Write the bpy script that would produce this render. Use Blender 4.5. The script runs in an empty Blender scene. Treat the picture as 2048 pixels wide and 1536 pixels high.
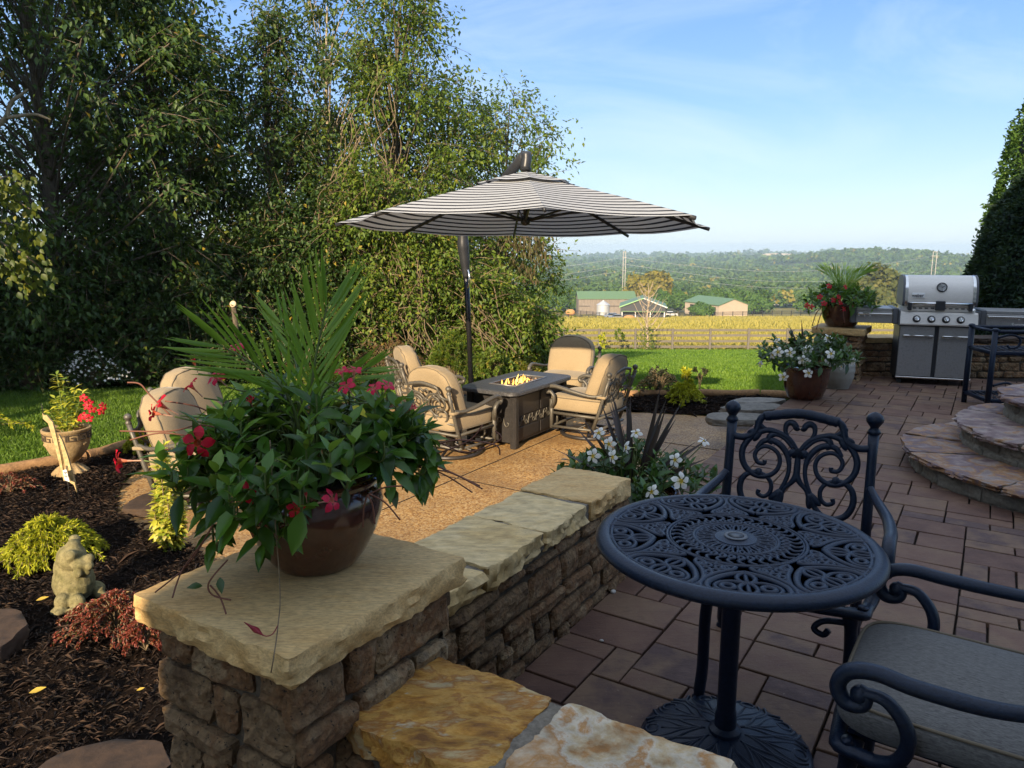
SKY, SUN, EXPO, HAZE = .115, 5.0, 1.0, .0002
import bpy, math, random
import numpy as np
from mathutils import Vector, Matrix, noise
R = math.radians
sc = bpy.context.scene
COL = sc.collection
EYE = 1.587
FPX = 1500.0
PITCH = math.atan(273 / 1500)
CP, SP = math.cos(PITCH), math.sin(PITCH)
GA = R(32.5)                                   # heading of the terrace walls
HX, HY = math.sin(GA), math.cos(GA)            # along the walls
QX, QY = math.cos(GA), -math.sin(GA)           # across them
PATIO = -.45
rng = np.random.default_rng(7)
random.seed(7)


def ray(px, py):
    v = (py - 768) / FPX
    return (px - 1024) / FPX, CP - v * SP, SP + v * CP


def at_z(px, py, z):
    x, f, d = ray(px, py)
    t = (EYE - z) / d
    return Vector((x * t, f * t, z))


def at_d(px, py, D):
    x, f, d = ray(px, py)
    t = D / f
    return Vector((x * t, D, EYE - d * t))


def pq(p, q, z=0.0):
    return Vector((p * HX + q * QX, 2.59 + p * HY + q * QY, z))


# ------------------------------------------------------------------ terrain
_TD = [-40, 10.5, 52, 255, 300, 330, 450, 600, 1000, 1600, 2400, 3200, 4200, 6000]
_TZ = [-.47, -.47, -5.4, -22.3, -25.4, -27.3, -33, -38, -45, -49, -62, -72, -84, -90]


_RPX = [-2500, 1080, 1150, 1200, 1250, 1300, 1350, 1400, 1450, 1500, 1540, 1580, 1620, 1650, 1680, 1720, 1800, 1900, 2100, 3500]
_RY = [512, 515, 514, 511, 508, 512, 511, 510, 505, 504, 502, 506, 507, 501, 505, 512, 515, 514, 513, 512]
_QPX = [-2500, 1000, 1200, 1300, 1400, 1500, 1600, 1700, 1760, 1850, 2000, 3500]
_QY = [524, 524, 520, 525, 519, 516, 522, 514, 516, 523, 522, 524]


def terrain(x, d):
    x = np.asarray(x, float)
    d = np.asarray(d, float)
    z = np.interp(d, _TD, _TZ)
    k = np.clip((d - 700) / 1500, 0, 1)
    n = (np.sin(x * .0061 + d * .0011 + 1.3) + .7 * np.sin(x * .0137 - d * .0023 + .5) + .5 * np.sin(x * .0031 + d * .0047)) * 4.2
    n += 2.0 * np.sin(x * .027 + d * .004) + 1.4 * np.sin(x * .045 - d * .006)
    z = z + k * n
    px = 1024 + 1500 * x / np.maximum(d, 1)
    rag = 2.2 * np.sin(x * .033) + 1.6 * np.sin(x * .071 + 1)
    for d0, sg, P_, Y_ in ((3150, 170, _RPX, _RY), (2150, 190, _QPX, _QY)):
        top = EYE - (np.interp(px, P_, Y_) - 495) / 1500 * d0 - 10 + rag
        base = np.interp(d0, _TD, _TZ)
        z = z + (top - base) * np.exp(-((d - d0) / sg) ** 2)
    z = z + 32 * np.exp(-((x - 690) / 190) ** 2 - ((d - 1500) / 260) ** 2)
    return z


def tz(x, d):
    return float(terrain(x, d))


# ------------------------------------------------------------------ objects
def tagit(o, label, cat, group=None, kind=None):
    if label:
        o['label'] = label
    if cat:
        o['category'] = cat
    if group:
        o['group'] = group
    if kind:
        o['kind'] = kind
    return o


def thing(name, label, cat, loc=(0, 0, 0), rz=0.0, group=None):
    o = bpy.data.objects.new(name, None)
    COL.objects.link(o)
    o.empty_display_size = .1
    o.location = loc
    o.rotation_euler = (0, 0, rz)
    return tagit(o, label, cat, group)


def obj(name, me, mats=None, parent=None):
    o = bpy.data.objects.new(name, me)
    COL.objects.link(o)
    if mats is not None:
        for m in (mats if isinstance(mats, (list, tuple)) else [mats]):
            me.materials.append(m)
    if parent is not None:
        o.parent = parent
    return o


def dup(root, loc, rz, label, group=None, scale=None):
    r = root.copy()
    COL.objects.link(r)
    r.location = loc
    r.rotation_euler = (0, 0, rz)
    if scale:
        r.scale = (scale,) * 3 if not isinstance(scale, tuple) else scale
    r['label'] = label
    if group:
        r['group'] = group
    for ch in list(root.children):
        c = ch.copy()
        COL.objects.link(c)
        c.parent = r
        for g in list(ch.children):
            e = g.copy()
            COL.objects.link(e)
            e.parent = c
    return r


class MB:
    """collects shapes; build() links them as ONE mesh object"""

    def __init__(s):
        s.v, s.f, s.r, s.m = [], [], [], []

    def add(s, vs, fs, r=.5, m=0):
        b = len(s.v)
        s.v += [tuple(p) for p in vs]
        s.f += [tuple(i + b for i in f) for f in fs]
        s.r += [r] * len(fs)
        s.m += [m] * len(fs)
        return s

    def mesh(s, smooth=True):
        me = bpy.data.meshes.new('m')
        me.from_pydata(s.v, [], s.f)
        a = me.attributes.new('rnd', 'FLOAT', 'FACE')
        a.data.foreach_set('value', s.r)
        me.polygons.foreach_set('material_index', s.m)
        if smooth:
            me.polygons.foreach_set('use_smooth', [True] * len(s.f))
        me.update()
        return me

    def build(s, name, mats, parent=None, smooth=True, sharp=None):
        me = s.mesh(smooth)
        if smooth and sharp:
            me.set_sharp_from_angle(angle=R(sharp))
        return obj(name, me, mats, parent)

    # -- shapes
    def box(s, lo, hi, bevel=0.0, r=.5, m=0, M=None):
        x0, y0, z0 = lo
        x1, y1, z1 = hi
        b = min(bevel, (x1 - x0) * .49, (y1 - y0) * .49, (z1 - z0) * .49)
        if b <= 0:
            vs = [(x, y, z) for z in (z0, z1) for y in (y0, y1) for x in (x0, x1)]
            fs = [(0, 2, 3, 1), (4, 5, 7, 6), (0, 1, 5, 4), (2, 6, 7, 3), (0, 4, 6, 2), (1, 3, 7, 5)]
        else:
            # chamfered box: 24 vertices
            vs, idx = [], {}
            for ix, x in ((0, x0), (1, x1)):
                for iy, y in ((0, y0), (1, y1)):
                    for iz, z in ((0, z0), (1, z1)):
                        sx, sy, sz = (1 if ix == 0 else -1), (1 if iy == 0 else -1), (1 if iz == 0 else -1)
                        for a in range(3):
                            p = [x + sx * b, y + sy * b, z + sz * b]
                            p[a] = (x, y, z)[a]
                            idx[ix, iy, iz, a] = len(vs)
                            vs.append(tuple(p))
            fs = []
            for sd in (0, 1):
                fs.append([idx[sd, 0, 0, 0], idx[sd, 1, 0, 0], idx[sd, 1, 1, 0], idx[sd, 0, 1, 0]][::(1 if sd else -1)])
                fs.append([idx[0, sd, 0, 1], idx[1, sd, 0, 1], idx[1, sd, 1, 1], idx[0, sd, 1, 1]][::(-1 if sd else 1)])
                fs.append([idx[0, 0, sd, 2], idx[1, 0, sd, 2], idx[1, 1, sd, 2], idx[0, 1, sd, 2]][::(1 if sd else -1)])
            for a in (0, 1):
                for c in (0, 1):
                    fs.append([idx[a, c, 0, 0], idx[a, c, 1, 0], idx[a, c, 1, 1], idx[a, c, 0, 1]])
                    fs.append([idx[a, 0, c, 0], idx[a, 1, c, 0], idx[a, 1, c, 2], idx[a, 0, c, 2]])
                    fs.append([idx[0, a, c, 1], idx[1, a, c, 1], idx[1, a, c, 2], idx[0, a, c, 2]])
            for ix in (0, 1):
                for iy in (0, 1):
                    for iz in (0, 1):
                        fs.append([idx[ix, iy, iz, k] for k in range(3)])
            c = Vector(((x0 + x1) / 2, (y0 + y1) / 2, (z0 + z1) / 2))
            out = []
            for f in fs:
                p = [Vector(vs[i]) for i in f]
                n = (p[1] - p[0]).cross(p[2] - p[0])
                mid = sum(p, Vector()) / len(p)
                out.append(tuple(f) if n.dot(mid - c) > 0 else tuple(reversed(f)))
            fs = out
        if M is not None:
            vs = [M @ Vector(v) for v in vs]
        return s.add(vs, fs, r, m)

    def tube(s, path, rad, n=8, up=None, flat=None, r=.5, m=0, cap=True, closed=False, M=None):
        P = [Vector(p) for p in path]
        if M is not None:
            P = [M @ p for p in P]
            if up is not None:
                up = M.to_3x3() @ Vector(up)
        k = len(P)
        rad = rad if hasattr(rad, '__len__') else [rad] * k
        vs = []
        pu = Vector(up) if up is not None else None
        last = None
        for i in range(k):
            if closed:
                t = P[(i + 1) % k] - P[i - 1]
            else:
                t = P[min(i + 1, k - 1)] - P[max(i - 1, 0)]
            if t.length < 1e-9:
                t = Vector((0, 0, 1))
            t.normalize()
            if pu is not None:
                a = t.cross(pu)
                if a.length < 1e-4:
                    a = t.orthogonal()
            else:
                if last is None:
                    a = t.orthogonal()
                else:
                    a = last - t * last.dot(t)
                    if a.length < 1e-6:
                        a = t.orthogonal()
            a.normalize()
            last = a
            b = a.cross(t)
            b.normalize()
            ra = rad[i]
            rb = ra * (flat if flat else 1.0)
            for j in range(n):
                w = 2 * math.pi * (j + .5) / n
                vs.append(P[i] + a * (ra * math.cos(w)) + b * (rb * math.sin(w)))
        fs = []
        for i in range(k if closed else k - 1):
            i2 = (i + 1) % k
            for j in range(n):
                j2 = (j + 1) % n
                fs.append((i * n + j, i2 * n + j, i2 * n + j2, i * n + j2))
        if cap and not closed:
            fs.append(tuple(range(n)))
            fs.append(tuple((k - 1) * n + j for j in reversed(range(n))))
        return s.add(vs, fs, r, m)

    def lathe(s, prof, n=24, c=(0, 0, 0), r=.5, m=0, M=None, wob=0.0):
        vs, fs = [], []
        k = len(prof)
        for (ra, z) in prof:
            for j in range(n):
                w = 2 * math.pi * j / n
                q = ra * (1 + wob * math.sin(3 * w + z * 9))
                vs.append(Vector((c[0] + q * math.cos(w), c[1] + q * math.sin(w), c[2] + z)))
        if M is not None:
            vs = [M @ v for v in vs]
        for i in range(k - 1):
            for j in range(n):
                j2 = (j + 1) % n
                fs.append((i * n + j, i * n + j2, (i + 1) * n + j2, (i + 1) * n + j))
        if prof[0][0] > 1e-4:
            fs.append(tuple(reversed(range(n))))
        if prof[-1][0] > 1e-4:
            fs.append(tuple((k - 1) * n + j for j in range(n)))
        return s.add(vs, fs, r, m)

    def ball(s, c, rx, ry=None, rz=None, n=12, r=.5, m=0, M=None):
        ry = ry or rx
        rz = rz or rx
        vs = [(c[0], c[1], c[2] - rz)]
        h = max(4, n // 2)
        for i in range(1, h):
            a = -math.pi / 2 + math.pi * i / h
            for j in range(n):
                w = 2 * math.pi * j / n
                vs.append((c[0] + rx * math.cos(a) * math.cos(w), c[1] + ry * math.cos(a) * math.sin(w), c[2] + rz * math.sin(a)))
        vs.append((c[0], c[1], c[2] + rz))
        fs = []
        for j in range(n):
            fs.append((0, 1 + (j + 1) % n, 1 + j))
            for i in range(h - 2):
                a, b = 1 + i * n, 1 + (i + 1) * n
                fs.append((a + j, a + (j + 1) % n, b + (j + 1) % n, b + j))
            fs.append((1 + (h - 2) * n + j, 1 + (h - 2) * n + (j + 1) % n, len(vs) - 1))
        if M is not None:
            vs = [M @ Vector(v) for v in vs]
        return s.add(vs, fs, r, m)

    def squad(s, c, a, b, h, e1=.35, e2=.35, nu=36, nv=18, f=None, r=.5, m=0):
        """superquadric cushion, f(x,y,z)->(x,y,z) reshapes it"""
        def sg(x, e):
            return math.copysign(abs(x) ** e, x)
        vs = []
        for i in range(nv + 1):
            t = -math.pi / 2 + math.pi * i / nv
            for j in range(nu):
                w = 2 * math.pi * j / nu
                p = Vector((a * sg(math.cos(t), e1) * sg(math.cos(w), e2), b * sg(math.cos(t), e1) * sg(math.sin(w), e2), h * sg(math.sin(t), e1)))
                if f:
                    p = Vector(f(*p))
                vs.append(p + Vector(c))
        fs = [(i * nu + j, i * nu + (j + 1) % nu, (i + 1) * nu + (j + 1) % nu, (i + 1) * nu + j) for i in range(nv) for j in range(nu)]
        return s.add(vs, fs, r, m)

    def prism(s, poly, z0, z1, r=.5, m=0, M=None):
        n = len(poly)
        vs = [Vector((p[0], p[1], z0)) for p in poly] + [Vector((p[0], p[1], z1)) for p in poly]
        if M is not None:
            vs = [M @ v for v in vs]
        fs = [tuple(reversed(range(n))), tuple(range(n, 2 * n))]
        fs += [(i, (i + 1) % n, n + (i + 1) % n, n + i) for i in range(n)]
        return s.add(vs, fs, r, m)


def spline(pts, k=6, closed=False):
    P = [Vector(p) if len(p) == 3 else Vector((p[0], p[1], 0)) for p in pts]
    n = len(P)
    out = []
    rngi = range(n if closed else n - 1)
    for i in rngi:
        if closed:
            a, b, c, d = P[i - 1], P[i], P[(i + 1) % n], P[(i + 2) % n]
        else:
            a, b, c, d = P[max(i - 1, 0)], P[i], P[i + 1], P[min(i + 2, n - 1)]
        for j in range(k):
            t = j / k
            out.append(.5 * (2 * b + (c - a) * t + (2 * a - 5 * b + 4 * c - d) * t * t + (3 * b - 3 * c + d - a) * t ** 3))
    if not closed:
        out.append(P[-1])
    return out


def np_mesh(V, Fc, rnd, smooth=False):
    """V (n,3), Fc (m,k) int, rnd (m,)"""
    me = bpy.data.meshes.new('m')
    m, k = Fc.shape
    me.vertices.add(len(V))
    me.vertices.foreach_set('co', np.ascontiguousarray(V, dtype=np.float32).ravel())
    me.loops.add(m * k)
    me.loops.foreach_set('vertex_index', np.ascontiguousarray(Fc, dtype=np.int32).ravel())
    me.polygons.add(m)
    me.polygons.foreach_set('loop_start', np.arange(0, m * k, k, dtype=np.int32))
    a = me.attributes.new('rnd', 'FLOAT', 'FACE')
    a.data.foreach_set('value', np.ascontiguousarray(rnd, dtype=np.float32))
    if smooth:
        me.polygons.foreach_set('use_smooth', np.ones(m, dtype=bool))
    me.update(calc_edges=True)
    me.validate()
    return me


def unit(a):
    return a / np.maximum(np.linalg.norm(a, axis=-1, keepdims=True), 1e-9)


def leaf_cloud(p, d, n, L, W, rnd, fold=.12):
    """two-triangle folded leaves: p base, d direction, n rough normal"""
    d = unit(d)
    s = unit(np.cross(d, n))
    n = np.cross(s, d)
    L = np.broadcast_to(np.asarray(L, float), (len(p),))[:, None]
    W = np.broadcast_to(np.asarray(W, float), (len(p),))[:, None]
    mid = p + d * L * .45 + n * W * fold * 2
    V = np.stack([p, mid + s * W * .5, p + d * L - n * L * .12, mid - s * W * .5], 1).reshape(-1, 3)
    b = np.arange(len(p))[:, None] * 4
    Fc = np.stack([b + np.array([0, 1, 2]), b + np.array([0, 2, 3])], 1).reshape(-1, 3)
    return V, Fc, np.repeat(rnd, 2)


def rich_leaf(p, d, n, L, W, rnd, curl=.25):
    """eleven-vertex pointed leaf with midrib and arched blade"""
    d = unit(d)
    s = unit(np.cross(d, n))
    n = np.cross(s, d)
    N = len(p)
    L = np.broadcast_to(np.asarray(L, float), (N,))[:, None]
    W = np.broadcast_to(np.asarray(W, float), (N,))[:, None]
    st = [0, .18, .42, .68, 1.0]
    wd = [.06, .62, 1.0, .72, .0]
    rows = []
    for t, w in zip(st, wd):
        c = p + d * L * t - n * L * curl * t * t
        rows.append((c, c + s * W * .5 * w + n * W * .16 * w, c - s * W * .5 * w + n * W * .16 * w))
    V = np.stack([q for row in rows for q in row], 1).reshape(-1, 3)
    b = np.arange(N)[:, None] * 15
    fs = []
    for i in range(4):
        a, c = i * 3, (i + 1) * 3
        fs.append(b + np.array([a, a + 1, c + 1, c]))
        fs.append(b + np.array([a, c, c + 2, a + 2]))
    Fc = np.stack(fs, 1).reshape(-1, 4)
    return V, Fc, np.repeat(rnd, 8)


def merge_np(parts):
    V, Fc, r, b = [], [], [], 0
    for v, f, q in parts:
        V.append(v)
        Fc.append(f + b)
        r.append(q)
        b += len(v)
    return np.concatenate(V), np.concatenate(Fc), np.concatenate(r)


def fbm(x, y, z, o=3):
    return noise.fractal(Vector((x, y, z)), 1.0, 2.0, o)
# ------------------------------------------------------------------ materials
class NT:
    def __init__(s, name):
        s.m = bpy.data.materials.new(name)
        s.m.use_nodes = True
        s.t = s.m.node_tree
        s.t.nodes.clear()
        s.out = s.t.nodes.new('ShaderNodeOutputMaterial')

    def n(s, typ, **kw):
        nd = s.t.nodes.new('ShaderNode' + typ)
        for k, v in kw.items():
            if hasattr(nd, k):
                setattr(nd, k, v)
        return nd

    def l(s, a, b):
        s.t.links.new(a, b)

    def ramp(s, cols, pos=None):
        nd = s.n('ValToRGB')
        e = nd.color_ramp.elements
        n = len(cols)
        pos = pos or [i / max(1, n - 1) for i in range(n)]
        while len(e) < n:
            e.new(.5)
        for i, c in enumerate(cols):
            e[i].position = pos[i]
            e[i].color = (*c, 1)
        return nd

    def coord(s, kind='Object', scale=None):
        tc = s.n('TexCoord')
        o = tc.outputs[kind]
        if scale:
            mp = s.n('Mapping')
            mp.inputs['Scale'].default_value = scale
            s.l(o, mp.inputs[0])
            o = mp.outputs[0]
        return o

    def noise(s, co, scale, detail=5, rough=.6, dist=0):
        nd = s.n('TexNoise')
        nd.inputs['Scale'].default_value = scale
        nd.inputs['Detail'].default_value = detail
        nd.inputs['Roughness'].default_value = rough
        nd.inputs['Distortion'].default_value = dist
        if co is not None:
            s.l(co, nd.inputs['Vector'])
        return nd.outputs['Fac']

    def math(s, op, a, b=None):
        nd = s.n('Math', operation=op)
        for i, v in enumerate((a, b)):
            if v is None:
                continue
            if isinstance(v, (int, float)):
                nd.inputs[i].default_value = v
            else:
                s.l(v, nd.inputs[i])
        return nd.outputs[0]

    def mix(s, f, a, b, mode='MIX'):
        nd = s.n('Mix', data_type='RGBA', blend_type=mode)
        for i, v in ((0, f), (6, a), (7, b)):
            if isinstance(v, (int, float)):
                nd.inputs[i].default_value = v
            elif isinstance(v, tuple):
                nd.inputs[i].default_value = (*v, 1)
            else:
                s.l(v, nd.inputs[i])
        return nd.outputs[2]

    def bump(s, h, strength=.3, dist=.01, prev=None):
        b = s.n('Bump')
        b.inputs['Strength'].default_value = strength
        b.inputs['Distance'].default_value = dist
        s.l(h, b.inputs['Height'])
        if prev is not None:
            s.l(prev, b.inputs['Normal'])
        return b.outputs[0]

    def bsdf(s, col, rough=.6, metal=0., spec=.5, normal=None, coat=0., sheen=0.):
        b = s.n('BsdfPrincipled')
        if isinstance(col, tuple):
            b.inputs['Base Color'].default_value = (*col, 1)
        else:
            s.l(col, b.inputs['Base Color'])
        if isinstance(rough, (int, float)):
            b.inputs['Roughness'].default_value = rough
        else:
            s.l(rough, b.inputs['Roughness'])
        b.inputs['Metallic'].default_value = metal
        b.inputs['Specular IOR Level'].default_value = spec
        b.inputs['Coat Weight'].default_value = coat
        b.inputs['Sheen Weight'].default_value = sheen
        if normal is not None:
            s.l(normal, b.inputs['Normal'])
        return b.outputs[0]

    def done(s, sh):
        s.l(sh, s.out.inputs['Surface'])
        return s.m

    def attr(s, name='rnd'):
        return s.n('Attribute', attribute_name=name).outputs['Fac']


def mat_var(name, cols, scale=6., rough=.7, bump=.2, bscale=None, bdist=.01, w=.5, metal=0., spec=.5, coat=0., stretch=None, detail=6, pos=None, speck=None, sheen=0., grain=.4):
    """noise plus per-piece variation across a ramp of colours, bump"""
    t = NT(name)
    co = t.coord('Object', stretch)
    nz = t.noise(co, scale, detail, .62, .3)
    nz = t.math('ADD', t.math('MULTIPLY', t.math('SUBTRACT', nz, .5), 2.3), .5)
    f = t.math('ADD', t.math('MULTIPLY', nz, w), t.math('MULTIPLY', t.attr(), 1 - w))
    c = t.ramp(cols, pos)
    t.l(f, c.inputs[0])
    col = c.outputs[0]
    if speck:
        sn = t.noise(co, speck[0], 3, .7)
        rp = t.ramp([(0, 0, 0), (1, 1, 1)], [speck[2], min(1, speck[2] + .08)])
        t.l(sn, rp.inputs[0])
        col = t.mix(rp.outputs[0], col, speck[1])
    nb = t.noise(co, bscale or scale * 3, 8, .65, .2)
    if grain:
        gm = t.n('MapRange')
        gm.inputs[1].default_value = .28
        gm.inputs[2].default_value = .68
        gm.inputs[3].default_value = 1 - grain
        gm.inputs[4].default_value = 1 + grain * .6
        t.l(nb, gm.inputs[0])
        gv = t.n('CombineColor')
        for q in range(3):
            t.l(gm.outputs[0], gv.inputs[q])
        col = t.mix(1.0, col, gv.outputs[0], 'MULTIPLY')
    nrm = t.bump(nb, bump, bdist) if bump else None
    return t.done(t.bsdf(col, rough, metal, spec, nrm, coat, sheen))


def mat_leaf(name, cols, rough=.45, trans=.35, spec=.4, pos=None):
    t = NT(name)
    c = t.ramp(cols, pos)
    t.l(t.attr(), c.inputs[0])
    b = t.bsdf(c.outputs[0], rough, 0, spec)
    tr = t.n('BsdfTranslucent')
    lt = t.mix(.55, c.outputs[0], (.5, .6, .08))
    t.l(t.mix(.4, c.outputs[0], lt), tr.inputs[0])
    mx = t.n('MixShader')
    mx.inputs[0].default_value = trans
    t.l(b, mx.inputs[1])
    t.l(tr.outputs[0], mx.inputs[2])
    return t.done(mx.outputs[0])


def mat_flat(name, col, rough=.5, metal=0., spec=.5, coat=0.):
    t = NT(name)
    co = t.coord('Object')
    nz = t.noise(co, 35, 4)
    c = t.mix(nz, tuple(x * .85 for x in col), tuple(min(1, x * 1.12) for x in col))
    return t.done(t.bsdf(c, rough, metal, spec, None, coat))


M = {}
M['wall_stone'] = mat_var('wall_stone', [(.05, .028, .013), (.13, .075, .034), (.25, .165, .085), (.2, .1, .04), (.36, .265, .15), (.105, .09, .072)], 9, .85, 1., 55, .02, .55, speck=(75, (.014, .009, .006), .6), grain=.5)
M['mortar'] = mat_var('mortar', [(.05, .038, .027), (.11, .088, .06)], 20, .95, .5, 90, .006, 1)
M['cap_sand'] = mat_var('cap_sand', [(.42, .235, .07), (.54, .345, .135), (.6, .42, .19), (.5, .285, .085)], 2.6, .75, .35, 45, .006, .8, stretch=(1, 3.2, 4), speck=(60, (.18, .12, .05), .66))
M['cap_gold'] = mat_var('cap_gold', [(.22, .085, .01), (.45, .21, .025), (.56, .31, .065), (.36, .145, .018), (.52, .39, .19)], 7, .7, 1., 9, .035, .9, stretch=(1, 1.9, 1), speck=(14, (.5, .42, .28), .64), pos=[.2, .4, .52, .62, .8])
M['cap_pale'] = mat_var('cap_pale', [(.36, .17, .045), (.5, .38, .22), (.56, .49, .38), (.4, .2, .06), (.52, .44, .32)], 7, .7, .9, 14, .02, .9, pos=[.2, .38, .5, .62, .85])
M['cap_tan'] = mat_var('cap_tan', [(.38, .24, .085), (.54, .38, .16), (.6, .46, .24), (.46, .29, .095)], 4, .75, .45, 16, .012, .7, stretch=(1, 2, 2), speck=(50, (.2, .13, .07), .66))
M['flag_grey'] = mat_var('flag_grey', [(.13, .12, .1), (.22, .2, .17), (.17, .15, .12)], 6, .85, .5, 18, .01, .7)
M['flag_stone'] = mat_var('flag_stone', [(.03, .016, .009), (.062, .036, .02), (.045, .026, .015), (.085, .053, .031)], 5, .8, .5, 18, .01, .7)
M['step_tread'] = mat_var('step_tread', [(.11, .06, .055), (.2, .13, .12), (.27, .21, .18), (.28, .14, .045), (.13, .08, .085), (.24, .18, .16)], 6, .6, .8, 12, .014, .6, pos=[.15, .32, .46, .56, .66, .85])
M['step_riser'] = mat_var('step_riser', [(.1, .085, .065), (.2, .18, .14), (.15, .125, .09)], 9, .85, .6, 35, .01, .5)
M['cast_metal'] = mat_var('cast_metal', [(.003, .0075, .019), (.008, .016, .036), (.005, .011, .026)], 60, .34, .45, 140, .003, .8, metal=.05, spec=.28)
M['bronze_metal'] = mat_var('bronze_metal', [(.075, .068, .055), (.12, .11, .09), (.09, .08, .065)], 40, .5, .2, 120, .003, .8, metal=.35, spec=.6)
M['dark_metal'] = mat_var('dark_metal', [(.028, .026, .026), (.05, .045, .042)], 30, .42, .1, 100, .002, .8, metal=.3)
M['cushion_tan'] = mat_var('cushion_tan', [(.27, .205, .12), (.34, .265, .165)], 3, .95, .15, 260, .002, .8, spec=.15, sheen=.15)
M['cushion_grey'] = mat_var('cushion_grey', [(.085, .083, .08), (.15, .146, .14), (.07, .068, .066)], 190, .95, .5, 260, .003, .95, spec=.15, sheen=.1, stretch=(1, .25, 1))
M['piping'] = mat_flat('piping', (.16, .13, .09), .9)
M['glazed_pot'] = mat_var('glazed_pot', [(.032, .012, .008), (.075, .024, .013), (.05, .017, .01)], 5, .16, .06, 14, .01, .85, spec=.6, coat=.5, speck=(70, (.16, .09, .06), .71))
M['soil'] = mat_var('soil', [(.012, .008, .005), (.035, .022, .014)], 40, 1, 1, 60, .02, 1)
M['bark'] = mat_var('bark', [(.05, .038, .026), (.12, .095, .066), (.2, .165, .12)], 10, .9, .8, 30, .02, .8, stretch=(3, 3, .6))
M['pale_bark'] = mat_var('pale_bark', [(.22, .18, .12), (.38, .32, .22)], 10, .9, .5, 30, .02, .8)
M['vine_wood'] = mat_var('vine_wood', [(.13, .09, .05), (.26, .2, .12)], 12, .9, .4, 30, .01, .5)
M['stainless'] = mat_var('stainless', [(.62, .59, .54), (.76, .72, .66), (.7, .66, .6)], 4, .48, .06, 200, .002, .8, metal=.45, grain=.1, stretch=(.15, 1, 1), speck=(45, (.16, .14, .12), .72))
M['steel_dull'] = mat_var('steel_dull', [(.25, .25, .25), (.34, .335, .33), (.28, .27, .25)], 30, .45, .12, 160, .002, .9, metal=.65, grain=.2, speck=(120, (.4, .39, .36), .64))
M['chrome'] = mat_flat('chrome', (.75, .75, .74), .15, 1.)
M['grill_dark'] = mat_flat('grill_dark', (.025, .027, .032), .4)
M['grill_grey'] = mat_flat('grill_grey', (.085, .09, .1), .45)
M['white_paint'] = mat_flat('white_paint', (.75, .75, .73), .5)
M['black_paint'] = mat_flat('black_paint', (.015, .015, .016), .5)
M['old_board'] = mat_var('old_board', [(.1, .08, .06), (.24, .2, .16), (.17, .14, .11), (.36, .31, .25)], 1.2, .9, .4, 40, .01, .95, stretch=(1.4, 1.4, .12))
M['rail_wood'] = mat_var('rail_wood', [(.075, .065, .05), (.15, .132, .105), (.11, .097, .077)], 5, .9, .4, 30, .01, .6, stretch=(1, 1, 5))
M['timber'] = mat_var('timber', [(.14, .07, .03), (.3, .17, .075), (.22, .12, .05)], 7, .9, .6, 30, .015, .7)
M['green_roof'] = mat_var('green_roof', [(.09, .165, .07), (.12, .2, .085)], 2, .5, .05, 20, .01, .8)
M['teal_wall'] = mat_flat('teal_wall', (.03, .1, .09), .6)
M['beige_wall'] = mat_var('beige_wall', [(.4, .32, .23), (.45, .365, .27)], .5, .7, .1, 20, .01, .8)
M['galvanised'] = mat_var('galvanised', [(.42, .43, .44), (.52, .53, .54)], 2, .5, .1, 20, .01, .8, metal=.3)
M['dark_open'] = mat_flat('dark_open', (.012, .012, .013), .9)
M['siding'] = mat_flat('siding', (.55, .5, .43), .7)
M['shingle'] = mat_flat('shingle', (.09, .085, .08), .9)
M['car_silver'] = mat_flat('car_silver', (.35, .37, .39), .3, .5)
M['car_white'] = mat_flat('car_white', (.7, .7, .69), .35)
M['car_glass'] = mat_flat('car_glass', (.02, .025, .03), .1)
M['rubber'] = mat_flat('rubber', (.015, .015, .015), .8)
M['hay'] = mat_flat('hay', (.42, .22, .08), .9)
M['statue'] = mat_var('statue', [(.055, .05, .018), (.14, .125, .05), (.22, .19, .09), (.1, .09, .03)], 14, .9, .6, 50, .01, .85, speck=(60, (.06, .06, .02), .62))
M['urn_stone'] = mat_var('urn_stone', [(.2, .125, .055), (.36, .25, .12), (.44, .33, .18)], 12, .9, .4, 60, .008, .85)
M['grey_ceramic'] = mat_flat('grey_ceramic', (.3, .3, .27), .5)
M['stake_wood'] = mat_var('stake_wood', [(.4, .28, .11), (.52, .4, .2)], 12, .8, .2, 50, .004, .8)
M['concrete'] = mat_flat('concrete', (.5, .48, .44), .8)
M['pole_wood'] = mat_flat('pole_wood', (.33, .31, .28), .8)
M['cap_joint'] = mat_var('cap_joint', [(.13, .11, .085), (.24, .21, .165)], 20, .95, .5, 90, .006, 1)
M['wire'] = mat_flat('wire', (.5, .5, .5), .5)

M['leaf_mand'] = mat_leaf('leaf_mandevilla', [(.016, .055, .005), (.04, .12, .01), (.08, .19, .016), (.16, .28, .03)], .34, .32, .45)
M['leaf_white'] = mat_leaf('leaf_white_mandevilla', [(.015, .05, .008), (.03, .09, .014), (.06, .15, .025)], .35, .25, .5)
M['leaf_palm'] = mat_leaf('leaf_palm', [(.08, .19, .012), (.14, .28, .02), (.22, .36, .035)], .38, .42, .5)
M['leaf_cordy'] = mat_leaf('leaf_cordyline', [(.018, .011, .013), (.035, .02, .02), (.06, .035, .03)], .45, .12)
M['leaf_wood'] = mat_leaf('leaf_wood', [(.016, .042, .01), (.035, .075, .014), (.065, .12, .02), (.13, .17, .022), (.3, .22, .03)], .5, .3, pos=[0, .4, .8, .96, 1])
M['leaf_wood_sunlit'] = mat_leaf('leaf_wood_sunlit', [(.045, .09, .012), (.09, .15, .018), (.16, .22, .025), (.24, .25, .03), (.36, .27, .05)], .5, .38, pos=[0, .35, .75, .95, 1])  # sunlit version of the wood leaves, sun brightness put into the colour
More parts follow.
